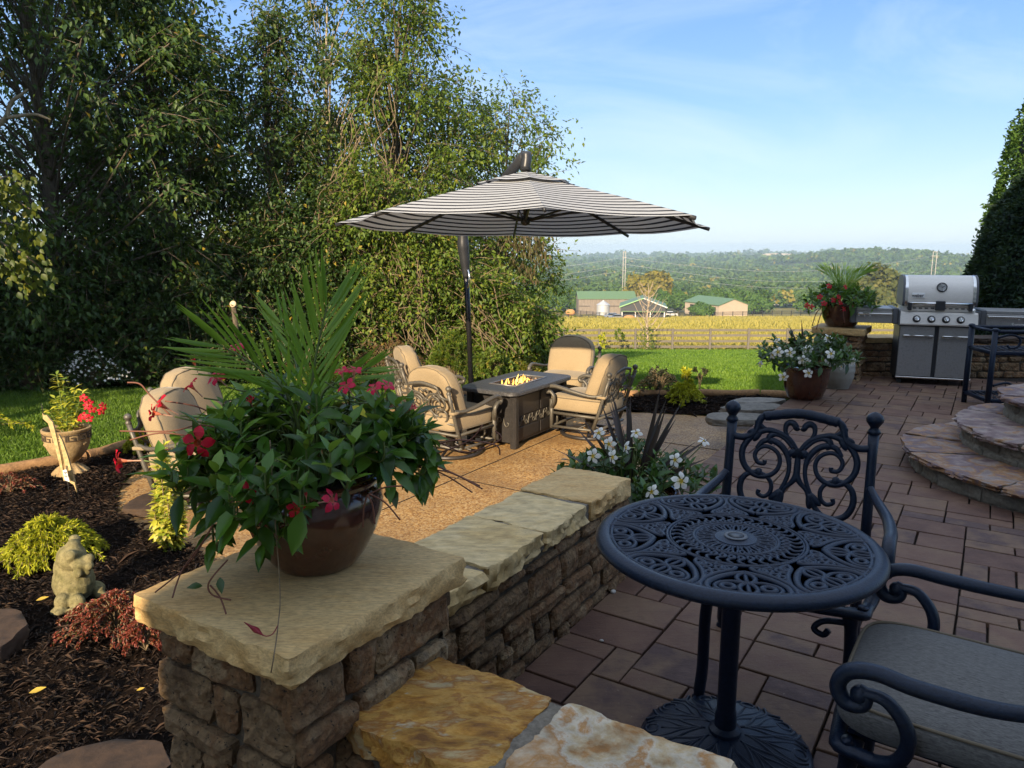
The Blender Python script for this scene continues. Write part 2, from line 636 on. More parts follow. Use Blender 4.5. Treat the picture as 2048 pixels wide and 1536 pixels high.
M['leaf_locust'] = mat_leaf('leaf_locust', [(.03, .065, .015), (.065, .11, .024), (.12, .16, .035), (.2, .18, .04)], .5, .35)
M['leaf_yellow'] = mat_leaf('leaf_yellowing', [(.04, .07, .01), (.12, .14, .015), (.3, .24, .02)], .5, .4)
M['leaf_brown'] = mat_leaf('leaf_brown', [(.08, .045, .02), (.16, .08, .03), (.08, .1, .02)], .7, .25)
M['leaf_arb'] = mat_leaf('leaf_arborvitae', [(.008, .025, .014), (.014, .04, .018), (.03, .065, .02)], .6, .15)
M['leaf_arb_lit'] = mat_leaf('leaf_arborvitae_sunlit', [(.03, .08, .012), (.06, .13, .02), (.12, .2, .03)], .6, .3)  # lit version of the arborvitae leaves, sunlight painted into the green
M['leaf_gold'] = mat_leaf('leaf_gold', [(.2, .24, .01), (.42, .44, .02), (.6, .56, .035)], .55, .35)
M['leaf_varieg'] = mat_leaf('leaf_variegated', [(.08, .19, .025), (.3, .36, .04), (.58, .54, .06), (.66, .6, .2)], .4, .3)
M['leaf_barb'] = mat_leaf('leaf_barberry', [(.02, .035, .008), (.09, .02, .012), (.2, .035, .02), (.3, .07, .05), (.25, .16, .06)], .45, .25)
M['leaf_darkpurple'] = mat_leaf('leaf_dark_shrub', [(.014, .02, .012), (.03, .035, .018), (.045, .035, .025)], .5, .2)
M['leaf_far'] = mat_leaf('leaf_far', [(.026, .064, .014), (.055, .11, .018), (.1, .155, .026), (.24, .2, .035)], .8, .25, pos=[0, .45, .85, 1])
M['leaf_row'] = mat_leaf('leaf_row', [(.022, .06, .01), (.045, .11, .014), (.08, .16, .022), (.13, .19, .03)], .8, .25)
M['leaf_olive'] = mat_leaf('leaf_olive', [(.1, .1, .012), (.19, .17, .02), (.27, .2, .025)], .8, .3)
M['grass_blade'] = mat_leaf('grass_blade', [(.055, .12, .012), (.11, .21, .018), (.2, .31, .03)], .5, .35)
M['hay_blade'] = mat_leaf('hay_blade', [(.24, .21, .035), (.36, .31, .06), (.46, .39, .1), (.2, .21, .035)], .7, .35)
M['chip'] = mat_var('chip', [(.012, .007, .004), (.03, .016, .009), (.06, .032, .018), (.11, .065, .036)], 20, .85, 0, 10, .01, .25)
M['dry_stem'] = mat_flat('dry_stem', (.16, .06, .035), .7)
M['green_stem'] = mat_flat('green_stem', (.09, .13, .03), .6)


def mat_flower(name, petal, throat, tube):
    t = NT(name)
    c = t.ramp([tube, throat, petal, tuple(min(1, x * 1.25) for x in petal)], [0, .34, .5, 1])
    t.l(t.attr(), c.inputs[0])
    b = t.bsdf(c.outputs[0], .5, 0, .3)
    tr = t.n('BsdfTranslucent')
    t.l(c.outputs[0], tr.inputs[0])
    mx = t.n('MixShader')
    mx.inputs[0].default_value = .3
    t.l(b, mx.inputs[1])
    t.l(tr.outputs[0], mx.inputs[2])
    return t.done(mx.outputs[0])


M['fl_red'] = mat_flower('flower_red', (.52, .008, .03), (.6, .1, .03), (.62, .42, .3))
M['fl_pink'] = mat_flower('flower_pink', (.62, .02, .07), (.75, .25, .2), (.75, .5, .4))
M['fl_white'] = mat_flower('flower_white', (.78, .78, .74), (.75, .55, .06), (.55, .62, .3))


def m_umbrella():
    t = NT('striped_canvas')
    f = t.attr('stripe')
    s = t.math('FRACT', t.math('MULTIPLY', f, 1.0))
    k = t.math('GREATER_THAN', s, .63)
    col = t.mix(k, (.47, .485, .5), (.026, .028, .034))
    nz = t.noise(t.coord('Object'), 220, 3)
    b = t.bsdf(col, .9, 0, .15, t.bump(nz, .15, .002))
    tr = t.n('BsdfTranslucent')
    t.l(col, tr.inputs[0])
    mx = t.n('MixShader')
    mx.inputs[0].default_value = .22
    t.l(b, mx.inputs[1])
    t.l(tr.outputs[0], mx.inputs[2])
    return t.done(mx.outputs[0])


def m_paver():
    t = NT('concrete_paver')
    co = t.coord('Object')
    c = t.ramp([(.06, .029, .021), (.105, .054, .038), (.145, .08, .054), (.175, .108, .066), (.08, .046, .041), (.14, .086, .07)])
    n1 = t.noise(co, 5, 5)
    n1 = t.math('ADD', t.math('MULTIPLY', t.math('SUBTRACT', n1, .5), 2.2), .5)
    t.l(t.math('ADD', t.math('MULTIPLY', n1, .45), t.math('MULTIPLY', t.attr(), .55)), c.inputs[0])
    n3 = t.noise(t.coord('Object', (1.2, 6, 1)), 7, 6, .7, .6)
    d = t.ramp([(0, 0, 0), (1, 1, 1)], [.56, .72])
    t.l(n3, d.inputs[0])
    col = t.mix(t.math('MULTIPLY', d.outputs[0], .7), c.outputs[0], (.06, .035, .03))
    n2 = t.noise(co, 130, 2, .8)
    rp = t.ramp([(0, 0, 0), (1, 1, 1)], [.69, .74])
    t.l(n2, rp.inputs[0])
    col = t.mix(t.math('MULTIPLY', rp.outputs[0], .7), col, (.42, .36, .3))
    nb = t.bump(t.noise(co, 60, 8, .7), .45, .006)
    nb = t.bump(n3, .4, .006, nb)
    return t.done(t.bsdf(col, .72, 0, .4, nb))


def m_aggregate():
    t = NT('exposed_aggregate')
    co = t.coord('Object')
    v = t.n('TexVoronoi')
    v.inputs['Scale'].default_value = 75
    t.l(co, v.inputs['Vector'])
    c = t.ramp([(.13, .055, .014), (.36, .18, .045), (.5, .29, .09), (.6, .42, .2), (.25, .12, .035)])
    sp = t.n('SeparateColor')
    t.l(v.outputs['Color'], sp.inputs[0])
    t.l(sp.outputs[0], c.inputs[0])
    big = t.math('ADD', t.math('MULTIPLY', t.math('SUBTRACT', t.noise(co, 1.7, 6), .5), 2.4), .45)
    col = t.mix(t.math('MULTIPLY', big, .75), c.outputs[0], (.17, .1, .045))
    dk = t.ramp([(1, 1, 1), (.35, .3, .25)], [.25, .75])
    t.l(v.outputs['Distance'], dk.inputs[0])
    nb = t.bump(v.outputs['Distance'], -.8, .008)
    return t.done(t.bsdf(col, .6, 0, .5, nb))


def m_ground(name, cols, s1, s2, bump=.4, pos=None, bd=.05):
    t = NT(name)
    co = t.coord('Object')
    a = t.noise(co, s1, 6, .6)
    b = t.noise(co, s2, 6, .7)
    c = t.ramp(cols, pos)
    ab = t.math('ADD', t.math('MULTIPLY', a, .55), t.math('MULTIPLY', b, .45))
    t.l(t.math('ADD', t.math('MULTIPLY', t.math('SUBTRACT', ab, .5), 1.7), .5), c.inputs[0])
    return t.done(t.bsdf(c.outputs[0], .95, 0, .1, t.bump(t.noise(co, s2 * 2, 6, .7), bump, bd)))


M['canvas'] = m_umbrella()
M['paver'] = m_paver()
M['aggregate'] = m_aggregate()
M['lawn'] = m_ground('lawn_ground', [(.045, .085, .012), (.075, .14, .016), (.12, .2, .025), (.16, .2, .03)], .35, 14, .8, [.25, .42, .58, .75])
M['field'] = m_ground('field_ground', [(.2, .18, .035), (.34, .27, .05), (.44, .35, .08), (.28, .24, .045)], .07, 3., 1, [.3, .45, .6, .75], .3)
M['valley'] = m_ground('valley_ground', [(.03, .05, .012), (.05, .075, .018), (.08, .09, .025)], .01, .1, .5, None, 1)
M['mulch'] = m_ground('mulch_ground', [(.006, .004, .003), (.014, .008, .005), (.03, .017, .01)], 6, 60, 1, None, .03)
M['farm_dirt'] = m_ground('farm_ground', [(.12, .13, .03), (.2, .17, .06), (.28, .23, .13)], .08, 2., .4)


def m_flame():
    t = NT('flame')
    c = t.ramp([(1, .62, .12), (1, .3, .03)])
    t.l(t.attr(), c.inputs[0])
    e = t.n('Emission')
    e.inputs[1].default_value = 2.6
    t.l(c.outputs[0], e.inputs[0])
    return t.done(e.outputs[0])


M['flame'] = m_flame()
# ------------------------------------------------------------------ stonework
def stone(mb, O, U, N, u0, u1, v0, v1, depth, sd, r, back=.03):
    nx = max(4, min(14, int((u1 - u0) / .02) + 2))
    ny = max(4, min(8, int((v1 - v0) / .018) + 2))
    rr = random.Random(sd)
    j = [rr.uniform(-.012, .012) for _ in range(8)]
    tilt = rr.uniform(-.25, .25)
    vs = []
    for b in range(ny):
        for a in range(nx):
            su, sv = 2 * a / (nx - 1) - 1, 2 * b / (ny - 1) - 1
            fu, fv = (su + 1) / 2, (sv + 1) / 2
            du = (j[0] * (1 - fv) + j[1] * fv) * (1 - fu) + (j[2] * (1 - fv) + j[3] * fv) * fu
            dv = (j[4] * (1 - fu) + j[5] * fu) * (1 - fv) * .6 + (j[6] * (1 - fu) + j[7] * fu) * fv * .6
            m = max(abs(su), abs(sv))
            cr = (abs(su) * abs(sv)) ** 3
            u = u0 + (u1 - u0) * fu + du - su * .006 * cr
            v = v0 + (v1 - v0) * fv + dv - sv * .006 * cr
            w = depth * (1 - .22 * m ** 12) * (1 + tilt * sv * .5) + .009 * fbm(u * 10 + sd, v * 20, sd * .37, 3) + .007 * fbm(u * 45, v * 60, sd, 3)
            if m > .99:
                w -= .008
            vs.append(O + U * u + N * w + Vector((0, 0, v)))
    fs = [(b * nx + a, b * nx + a + 1, (b + 1) * nx + a + 1, (b + 1) * nx + a) for b in range(ny - 1) for a in range(nx - 1)]
    ring = [a for a in range(nx)] + [b * nx + nx - 1 for b in range(1, ny)] + [(ny - 1) * nx + a for a in range(nx - 2, -1, -1)] + [b * nx for b in range(ny - 2, 0, -1)]
    base = len(vs)
    for i in ring:
        vs.append(vs[i] - N * back)
    k = len(ring)
    for i in range(k):
        i2 = (i + 1) % k
        fs.append((ring[i2], ring[i], base + i, base + i2))
    mb.add(vs, fs, r)


def stone_face(mb, O, U, N, length, z0, z1, sd, hmin=.06, hmax=.13, lmin=.09, lmax=.3, depth=.022, gap=.010):
    rr = random.Random(sd)
    z = z0
    k = 0
    while z < z1 - .02:
        h = rr.uniform(hmin, hmax)
        if z1 - z - h < hmin * .7:
            h = z1 - z
        u = -rr.uniform(0, .02)
        while u < length - .01:
            l = rr.uniform(lmin, lmax)
            if length - u - l < lmin * .8:
                l = length - u + rr.uniform(0, .015)
            k += 1
            if h > .1 and l < .2 and rr.random() < .35:
                hm = h * rr.uniform(.4, .6)
                stone(mb, O, U, N, u, u + l - gap, z, z + hm - gap, depth * rr.uniform(.7, 1.4), sd * 131 + k, rr.random())
                stone(mb, O, U, N, u, u + l - gap, z + hm, z + h - gap, depth * rr.uniform(.7, 1.4), sd * 137 + k, rr.random())
            else:
                stone(mb, O, U, N, u, u + l - gap, z, z + h - gap, depth * rr.uniform(.7, 1.5), sd * 131 + k, rr.random())
            u += l
        z += h


def slab(mb, poly, z0, z1, rough=.014, top=.004, seg=.018, rings=7, sd=1, r=.5, under=.012, chip=.5):
    P = []
    n = len(poly)
    for i in range(n):
        a, b = Vector(poly[i]).to_2d(), Vector(poly[(i + 1) % n]).to_2d()
        k = max(2, int((b - a).length / seg))
        for j in range(k):
            P.append(a.lerp(b, j / k))
    # soften the corners a little
    for _ in range(1):
        P = [P[i] * .6 + (P[i - 1] + P[(i + 1) % len(P)]) * .2 for i in range(len(P))]
    k = len(P)
    c = sum(P, Vector((0, 0))) / k
    lev = [(0, -under), (.17, .0), (.34, .002), (.52, .003), (.7, .002), (.94, .0), (1.0, -.003)]
    vs = []
    h = z1 - z0
    for (t, ofs) in lev:
        for i, p in enumerate(P):
            d = (p - c).normalized()
            e = ofs + (rough if t < .9 else rough * .6) * (fbm(p.x * 15 + sd, p.y * 15, t * 4 + sd, 4) + .5 * fbm(p.x * 48, p.y * 48 + sd, t * 9, 3)) + chip * rough * (fbm(p.x * 5, p.y * 5 + sd, sd + t * .8, 2))
            zz = z0 + h * t + (top * .6 * fbm(p.x * 6, p.y * 6, sd, 3) if t > .85 else 0)
            q = p + d * e
            vs.append((q.x, q.y, zz))
    top0 = (len(lev) - 1) * k
    for g in range(1, rings):
        f = 1 - g / rings
        for i in range(k):
            b = Vector(vs[top0 + i])
            q = c + (b.to_2d() - c) * f
            zz = z1 + top * .6 * fbm(q.x * 6, q.y * 6, sd, 3)
            vs.append((q.x, q.y, zz))
    ctr = len(vs)
    vs.append((c.x, c.y, z1))
    fs = []
    for g in range(len(lev) - 1 + rings - 1):
        for i in range(k):
            i2 = (i + 1) % k
            fs.append((g * k + i, g * k + i2, (g + 1) * k + i2, (g + 1) * k + i))
    L = (len(lev) + rings - 2) * k
    for i in range(k):
        fs.append((L + i, L + (i + 1) % k, ctr))
    fs.append(tuple(reversed(range(k))))
    # orientation: polygons given counter-clockwise seen from above
    mb.add(vs, fs, r)


def ccw(poly):
    a = sum(poly[i][0] * poly[(i + 1) % len(poly)][1] - poly[(i + 1) % len(poly)][0] * poly[i][1] for i in range(len(poly)))
    return list(poly) if a > 0 else list(reversed(poly))


def pqrect(p0, p1, q0, q1):
    return ccw([pq(p0, q0), pq(p1, q0), pq(p1, q1), pq(p0, q1)])


def loc_poly(poly, o):
    return [Vector((p[0] - o[0], p[1] - o[1])) for p in poly]


UH = Vector((HX, HY, 0))
UQ = Vector((QX, QY, 0))


def pier(name, label, c, half_p, half_q, zb, zt, capz, sd, cap_over=.045, capt=.075, rows=(.07, .13)):
    t = thing(name, label, 'stone pier', (c[0], c[1], zb))
    o = Vector((0, 0, 0))
    mb = MB()
    hp, hq = half_p, half_q
    H0 = zt - zb
    stone_face(mb, o - UH * hp - UQ * hq, UQ, -UH, 2 * hq, 0, H0, sd, *rows)
    stone_face(mb, o - UH * hp + UQ * hq, UH, UQ, 2 * hp, 0, H0, sd + 1, *rows)
    stone_face(mb, o + UH * hp - UQ * hq, -UH, -UQ, 2 * hp, 0, H0, sd + 2, *rows)
    stone_face(mb, o + UH * hp + UQ * hq, -UQ, UH, 2 * hq, 0, H0, sd + 3, *rows)
    mb.build('stone_body', M['wall_stone'], t, smooth=False)
    core = MB()
    core.prism([(o + UH * (a * (hp - .002)) + UQ * (b * (hq - .002)))[:2] for a, b in ((-1, -1), (-1, 1), (1, 1), (1, -1))][::-1], 0, H0 - .002)
    core.build('mortar', M['mortar'], t, smooth=False)
    cp = MB()
    a, b = hp + cap_over, hq + cap_over
    poly = ccw([(o + UH * x * a + UQ * y * b)[:2] for x, y in ((-1, -1), (-1, 1), (1, 1), (1, -1))])
    slab(cp, poly, H0, capz - zb, .012, .003, .013, 8, sd, .5, .008, .5)
    cp.build('cap_slab', M['cap_sand'], t, sharp=38)
    return t


# near pier: corners measured at cap height .75
PC = Vector((-.53, 1.83, 0))
pier('stone_pier', 'foreground stone pier with a thick tan sandstone cap carrying the large potted plant', PC, .265, .235, -.46, .675, .75, 11)
FP = Vector((4.08, 9.25, 0))
pier('stone_pier', 'distant stone pier with a flat tan cap at the terrace corner, left of the grill', FP, .24, .24, -.05, .55, .63, 51, .06, .08)

# seat wall: its right face is q = 0
def low_wall(name, label, O, U, N, length, thick, zb, zt, sd, faces='both', caps=(), zc=.5):
    t = thing(name, label, 'stone wall', (O[0], O[1], zb))
    mb = MB()
    o = Vector((0, 0, 0))
    stone_face(mb, o, U, N, length, 0, zt - zb, sd)
    stone_face(mb, o + U * length, -N, U, thick, 0, zt - zb, sd + 1)
    stone_face(mb, o + U * length - N * thick, -U, -N, length, 0, zt - zb, sd + 2)
    mb.build('stone_body', M['wall_stone'], t, smooth=False)
    core = MB()
    core.prism(ccw([(o + U * .003 - N * .003)[:2], (o + U * (length - .003) - N * .003)[:2], (o + U * (length - .003) - N * (thick - .003))[:2], (o - N * (thick - .003) + U * .003)[:2]]), 0, zt - zb + .012)
    core.build('mortar', M['mortar'], t, smooth=False)
    for i, (a, b, mt, lab) in enumerate(caps):
        cp = MB()
        ov = .02
        poly = ccw([(o + U * a + N * ov)[:2], (o + U * b + N * ov)[:2], (o + U * b - N * (thick + ov))[:2], (o + U * a - N * (thick + ov))[:2]])
        slab(cp, poly, zt - zb, zc - zb + (i % 2) * .006 - .003, .02, .0045 if mt != 'cap_gold' else .008, .013, 9, sd + 10 + i, .2 + .27 * (i % 3), .012, .9)
        x = cp.build('capstone', M[mt], t, sharp=38)
        if lab:
            x['label'] = lab
    if caps:
        fill = MB()
        a, b = caps[0][0] + .01, caps[-1][1] - .01
        fill.prism(ccw([(o + U * a + N * .004)[:2], (o + U * b + N * .004)[:2], (o + U * b - N * (thick + .004))[:2], (o + U * a - N * (thick + .004))[:2]]), zt - zb + .013, zc - zb - .007)
        fill.build('cap_mortar', M['cap_joint'], t, smooth=False)
    return t


p_end = 1.02
O = pq(-.68, 0)
low_wall('stone_wall', 'low seat wall of stacked brown stone running away from the foreground pier, capped in pale sandstone', O, UH, UQ, p_end + .68, .32, -.46, .41, 21, caps=[
    (.0, .47, 'cap_tan', 'pale grey capstone tucked beside the pier'),
    (.49, .88, 'cap_tan', 'tan capstone with a split front edge'),
    (.9, 1.27, 'cap_tan', 'flat buff capstone'),
    (1.29, 1.71, 'cap_sand', 'end capstone with a rough broken edge')])
# front wall, from the pier to the right along q
W0 = Vector((-.395, 1.604, 0)) + UQ * -.03 + UH * -.02
FW = low_wall('stone_wall', 'low stone wall along the bottom edge with golden and mottled capstones', W0 + UH * .33, UQ, UH, 2.4, .3, -.46, .41, 31, caps=[
    (.035, .415, 'cap_gold', 'golden ochre capstone with a rippled cleft surface'),
    (.445, .86, 'cap_pale', 'white and rust mottled capstone'),
    (.89, 1.32, 'cap_tan', 'plain buff capstone'),
    (1.35, 1.85, 'cap_pale', None), (1.88, 2.4, 'cap_tan', None)])

# wall behind the grill
low_wall('stone_wall', 'far low stone wall of stacked ledge stone behind the grill and the cart', Vector((8.6, 9.28, 0)), Vector((-1, 0, 0)), Vector((0, -1, 0)), 4.25, .32, -.02, .42, 41, caps=[
    (0.0, 1.0, 'flag_stone', None), (1.02, 2.05, 'flag_stone', None), (2.07, 3.1, 'flag_stone', None), (3.12, 4.24, 'cap_tan', 'brown capstone left of the grill')], zc=.48)

# ------------------------------------------------------------------ terrace
def region_ok(x, y):
    return -1.6 < y < 9.5 and x < 8.2


PV = .115
mb_v, mb_f, mb_r = [], [], []
np_, nq_ = 111, 84
occ = [[False] * nq_ for _ in range(np_)]
pr = random.Random(5)
sizes = [((1, 2), 3), ((2, 2), 3), ((2, 3), 4), ((1, 3), 1), ((2, 1), 1), ((1, 1), .7), ((3, 2), 1)]
P0, Q0 = -4.2, -.33
pav = MB()
for i in range(np_):
    for j in range(nq_):
        if occ[i][j]:
            continue
        c = pq(P0 + (i + .5) * PV, Q0 + (j + .5) * PV)
        opts = []
        for (a, b), w in sizes:
            if i + a <= np_ and j + b <= nq_ and not any(occ[i + x][j + y] for x in range(a) for y in range(b)):
                opts.append(((a, b), w))
        (a, b), _ = opts[pr.choices(range(len(opts)), [o[1] for o in opts])[0]]
        for x in range(a):
            for y in range(b):
                occ[i + x][j + y] = True
        if not region_ok(c.x, c.y):
            continue
        g, ch = .0045, .0028
        p0, p1 = P0 + i * PV + g, P0 + (i + a) * PV - g
        q0, q1 = Q0 + j * PV + g, Q0 + (j + b) * PV - g
        z = pr.uniform(-.0018, .0018)
        tl = [pr.uniform(-.0012, .0012) for _ in range(4)]
        jt = lambda: pr.uniform(-.0022, .0022)
        o = [(p0 + jt(), q0 + jt()), (p1 + jt(), q0 + jt()), (p1 + jt(), q1 + jt()), (p0 + jt(), q1 + jt())]
        s4 = [(1, 1), (-1, 1), (-1, -1), (1, -1)]
        vs = [pq(x, y, -.04) for x, y in o] + [pq(x, y, z - ch + tl[k]) for k, (x, y) in enumerate(o)] + [pq(x + s4[k][0] * ch, y + s4[k][1] * ch, z + tl[k]) for k, (x, y) in enumerate(o)]
        fs = []
        for l in (0, 4):
            for k in range(4):
                k2 = (k + 1) % 4
                fs.append((l + k2, l + k, l + 4 + k, l + 4 + k2))
        fs.append((11, 10, 9, 8))
        pav.add(vs, fs, pr.random())
tagit(pav.build('paver_terrace', M['paver'], None, smooth=False), None, None, None, 'structure')
base = MB()
base.prism(ccw([pq(-4.3, -.34)[:2], pq(8.3, -.34)[:2], (4.3, 9.6), (8.4, 9.6), (8.4, -1.7), (-1.2, -1.7)]), -.7, -.026)
tagit(base.build('joint_sand', M['soil'], None, smooth=False), None, None, None, 'structure')

# ------------------------------------------------------------------ ground
def sheet(name, mat, xs, ys, zf, kind='structure'):
    X, Y = np.meshgrid(xs, ys)
    Z = zf(X, Y)
    V = np.stack([X, Y, Z], -1).reshape(-1, 3)
    n = len(xs)
    i, j = np.meshgrid(np.arange(len(ys) - 1), np.arange(n - 1), indexing='ij')
    a = (i * n + j).ravel()
    Fc = np.stack([a, a + 1, a + n + 1, a + n], 1)
    o = obj(name, np_mesh(V, Fc, np.full(len(Fc), .5), True), mat)
    o['kind'] = kind
    return o


def fence_d(x):
    """distance of the board fence line at lateral x"""
    return 50 - x * .17


def cone_sheet(name, mat, ds, rs, zf):
    """sheet whose columns fan out with distance"""
    D, Rr = np.meshgrid(ds, rs, indexing='ij')
    X = D * Rr
    Z = zf(X, D)
    V = np.stack([X, D, Z], -1).reshape(-1, 3)
    n = len(rs)
    i, j = np.meshgrid(np.arange(len(ds) - 1), np.arange(n - 1), indexing='ij')
    a = (i * n + j).ravel()
    Fc = np.stack([a, a + 1, a + n + 1, a + n], 1)
    o = obj(name, np_mesh(V, Fc, np.full(len(Fc), .5), True), mat)
    o['kind'] = 'structure'
    return o


sheet('lawn', M['lawn'], np.linspace(-90, 90, 91), np.concatenate([np.linspace(-30, 10, 11), np.linspace(12, 50.4, 20)]), lambda x, y: terrain(x, y))
cone_sheet('hay_field', M['field'], np.linspace(50, 282, 60), np.linspace(-1.8, 1.8, 60), lambda x, d: terrain(x, d) + .15 * np.sin(x * .11) * np.sin(d * .09) * np.clip((d - 60) / 40, 0, 1))
cone_sheet('farm_ground', M['farm_dirt'], np.linspace(281, 420, 30), np.linspace(-1.8, 1.8, 40), lambda x, d: terrain(x, d))
cone_sheet('valley', M['valley'], np.geomspace(419, 5600, 150), np.linspace(-1.8, 1.8, 240), lambda x, d: terrain(x, d) - 1)

# lower patio of exposed aggregate
patio_poly = [(-2.25, 4.9), (-3.1, 5.6), (-3.5, 7.0), (-3.0, 8.4), (-1.7, 9.35), (.8, 9.35), (2.9, 8.85), tuple(pq(7.1, -.3)[:2]), tuple(pq(.4, -.3)[:2]), tuple(pq(.3, -.36)[:2]), (-.72, 2.5), (-1.1, 3.2), (-1.55, 4.2)]
pp = [p[:2] for p in spline([(a, b, 0) for a, b in patio_poly[:7]], 5)] + [Vector(p) for p in patio_poly[7:]]
pt = MB()
pt.prism(ccw(pp), PATIO - .1, PATIO)
tagit(pt.build('aggregate_patio', M['aggregate'], None, smooth=False), None, None, None, 'structure')
jn = MB()
for a in (.0, 2.4, 4.6):                      # saw cut joints
    A, B = pq(a + .6, -.6, PATIO + .003), pq(a + .6, -4.6, PATIO + .003)
    jn.box((0, -.005, -.002), ((B - A).length, .005, .001), M=Matrix.Translation(A) @ Matrix.Rotation(math.atan2((B - A).y, (B - A).x), 4, 'Z'))
A, B = pq(1.6, -2.5, PATIO + .0035), pq(7.0, -2.5, PATIO + .0035)
jn.box((0, -.005, -.002), ((B - A).length, .005, .001), M=Matrix.Translation(A) @ Matrix.Rotation(math.atan2((B - A).y, (B - A).x), 4, 'Z'))
tagit(jn.build('patio_joints', M['soil'], None, smooth=False), None, None, None, 'structure')

# mulch beds
def in_poly(x, y, poly):
    r = np.zeros(x.shape, bool)
    n = len(poly)
    for i in range(n):
        x0, y0 = poly[i][0], poly[i][1]
        x1, y1 = poly[(i + 1) % n][0], poly[(i + 1) % n][1]
        if abs(y1 - y0) < 1e-9:
            continue
        c = ((y0 > y) != (y1 > y)) & (x < (x1 - x0) * (y - y0) / (y1 - y0) + x0)
        r ^= c
    return r


bedL = [(-7.2, -1.0), (-7.2, 5.2), (-5.6, 6.1), (-4.7, 6.45), (-4.1, 7.0), (-3.75, 7.9), (-3.3, 8.9), (-2.0, 9.9), (-.6, 10.1), (.5, 9.9), (.5, 9.1), (-2.6, 8.0), (-2.4, 6.2), (-2.0, 4.9), (-1.3, 4.0), (-.5, 2.6), (-.3, 1.6), (.3, .8), (.3, -1.0)]
bedR = [(.4, 9.2), (.5, 9.95), (1.6, 10.15), (3.4, 10.15), (4.2, 9.8), tuple(pq(8.0, -.33)[:2]), tuple(pq(6.6, -.33)[:2]), (2.4, 8.8), (1.2, 9.2)]
MZ = PATIO + .02


def bed_sheet(name, poly):
    xs = np.arange(min(p[0] for p in poly) - .1, max(p[0] for p in poly) + .1, .06)
    ys = np.arange(min(p[1] for p in poly) - .1, max(p[1] for p in poly) + .1, .06)
    X, Y = np.meshgrid(xs, ys)
    Z = MZ + .018 * np.sin(X * 5.1 + 1) * np.sin(Y * 4.3) + .012 * np.sin(X * 13 + Y * 7)
    n = len(xs)
    i, j = np.meshgrid(np.arange(len(ys) - 1), np.arange(n - 1), indexing='ij')
    a = (i * n + j).ravel()
    Fc = np.stack([a, a + 1, a + n + 1, a + n], 1)
    cx, cy = X[:-1, :-1].ravel() + .03, Y[:-1, :-1].ravel() + .03
    k = in_poly(cx, cy, poly) & ~in_poly(cx, cy, pp)
    o = obj(name, np_mesh(np.stack([X, Y, Z], -1).reshape(-1, 3), Fc[k], np.full(k.sum(), .5), True), M['mulch'])
    o['kind'] = 'structure'


bed_sheet('mulch_bed', bedL)
bed_sheet('mulch_bed', bedR)


def chips(n, poly, seed, dmin, L0=.05):
    g = np.random.default_rng(seed)
    xs = [p[0] for p in poly]
    ys = [p[1] for p in poly]
    x = g.uniform(min(xs), max(xs), n * 3)
    y = g.uniform(min(ys), max(ys), n * 3)
    k = in_poly(x, y, poly) & ~in_poly(x, y, pp) & (y > dmin) & (np.abs(x) < y * .78 + .3)
    x, y = x[k][:n], y[k][:n]
    m = len(x)
    z = MZ + .018 * np.sin(x * 5.1 + 1) * np.sin(y * 4.3) + .012 * np.sin(x * 13 + y * 7) + g.uniform(0, .022, m)
    an = g.uniform(0, 2 * np.pi, m)
    d = np.stack([np.cos(an), np.sin(an), g.normal(0, .22, m)], 1)
    nn = np.stack([g.normal(0, .35, m), g.normal(0, .35, m), np.ones(m)], 1)
    L = L0 * g.lognormal(0, .5, m)
    V, Fc, r = leaf_cloud(np.stack([x, y, z], 1), d, nn, L, L * g.uniform(.05, .13, m) + .002, g.random(m) ** 1.6, .5)
    return V, Fc, r


V, Fc, r = merge_np([chips(70000, bedL, 3, 1.6, .034), chips(9000, bedR, 4, 8, .045)])
o = obj('mulch_chips', np_mesh(V, Fc, r), M['chip'])
o['kind'] = 'stuff'

# grass
def blades(n, xr, yr, seed, h, w, keep, zf=terrain, lean=.5):
    g = np.random.default_rng(seed)
    x = g.uniform(*xr, n)
    y = g.uniform(*yr, n)
    k = keep(x, y)
    x, y = x[k], y[k]
    m = len(x)
    p = np.stack([x, y, zf(x, y) - .005], 1)
    d = np.stack([g.normal(0, lean, m), g.normal(0, lean, m), np.ones(m)], 1)
    nn = np.stack([g.normal(0, 1, m), g.normal(0, 1, m), np.zeros(m) + .05], 1)
    cl = .5 + .5 * np.sin(x * 2.1 + 1.7 * np.sin(y * 1.3)) * np.sin(y * 1.7 + x * .6)
    rr = np.clip(.25 * cl + g.normal(.38, .2, m), 0, 1)
    return leaf_cloud(p, d, nn, h * g.uniform(.6, 1.3, m), w * g.uniform(.7, 1.3, m), rr, .2)


def lawn_keep(x, y):
    v = (x > -.75 * y - 1) & (x < .72 * y + 1)
    return v & ~in_poly(x, y, bedL) & ~in_poly(x, y, bedR) & ~in_poly(x, y, pp)


V, Fc, r = merge_np([
    blades(150000, (-9.5, -2.5), (5.2, 12.5), 11, .06, .009, lawn_keep),
    blades(60000, (-3, 9), (9.9, 15), 12, .065, .012, lambda x, y: lawn_keep(x, y) & (x > -2) & ~((x > 3.6) & (y < 10.2))),
    blades(80000, (0, 18), (14, 30), 13, .08, .022, lawn_keep),
    blades(40000, (0, 32), (28, 50), 14, .1, .04, lambda x, y: lawn_keep(x, y) & (y < fence_d(x) - .1))])
o = obj('lawn_grass', np_mesh(V, Fc, r), M['grass_blade'])
o['kind'] = 'stuff'
V, Fc, r = merge_np([
    blades(60000, (-3, 70), (47, 105), 15, .5, .07, lambda x, y: (x < .68 * y) & (x > -.02 * y) & (y > fence_d(x) + .2), lean=.35),
    blades(60000, (0, 190), (100, 282), 16, .7, .2, lambda x, y: (x < .68 * y) & (x > .02 * y), lean=.35)])
o = obj('hay_grass', np_mesh(V, Fc, r), M['hay_blade'])
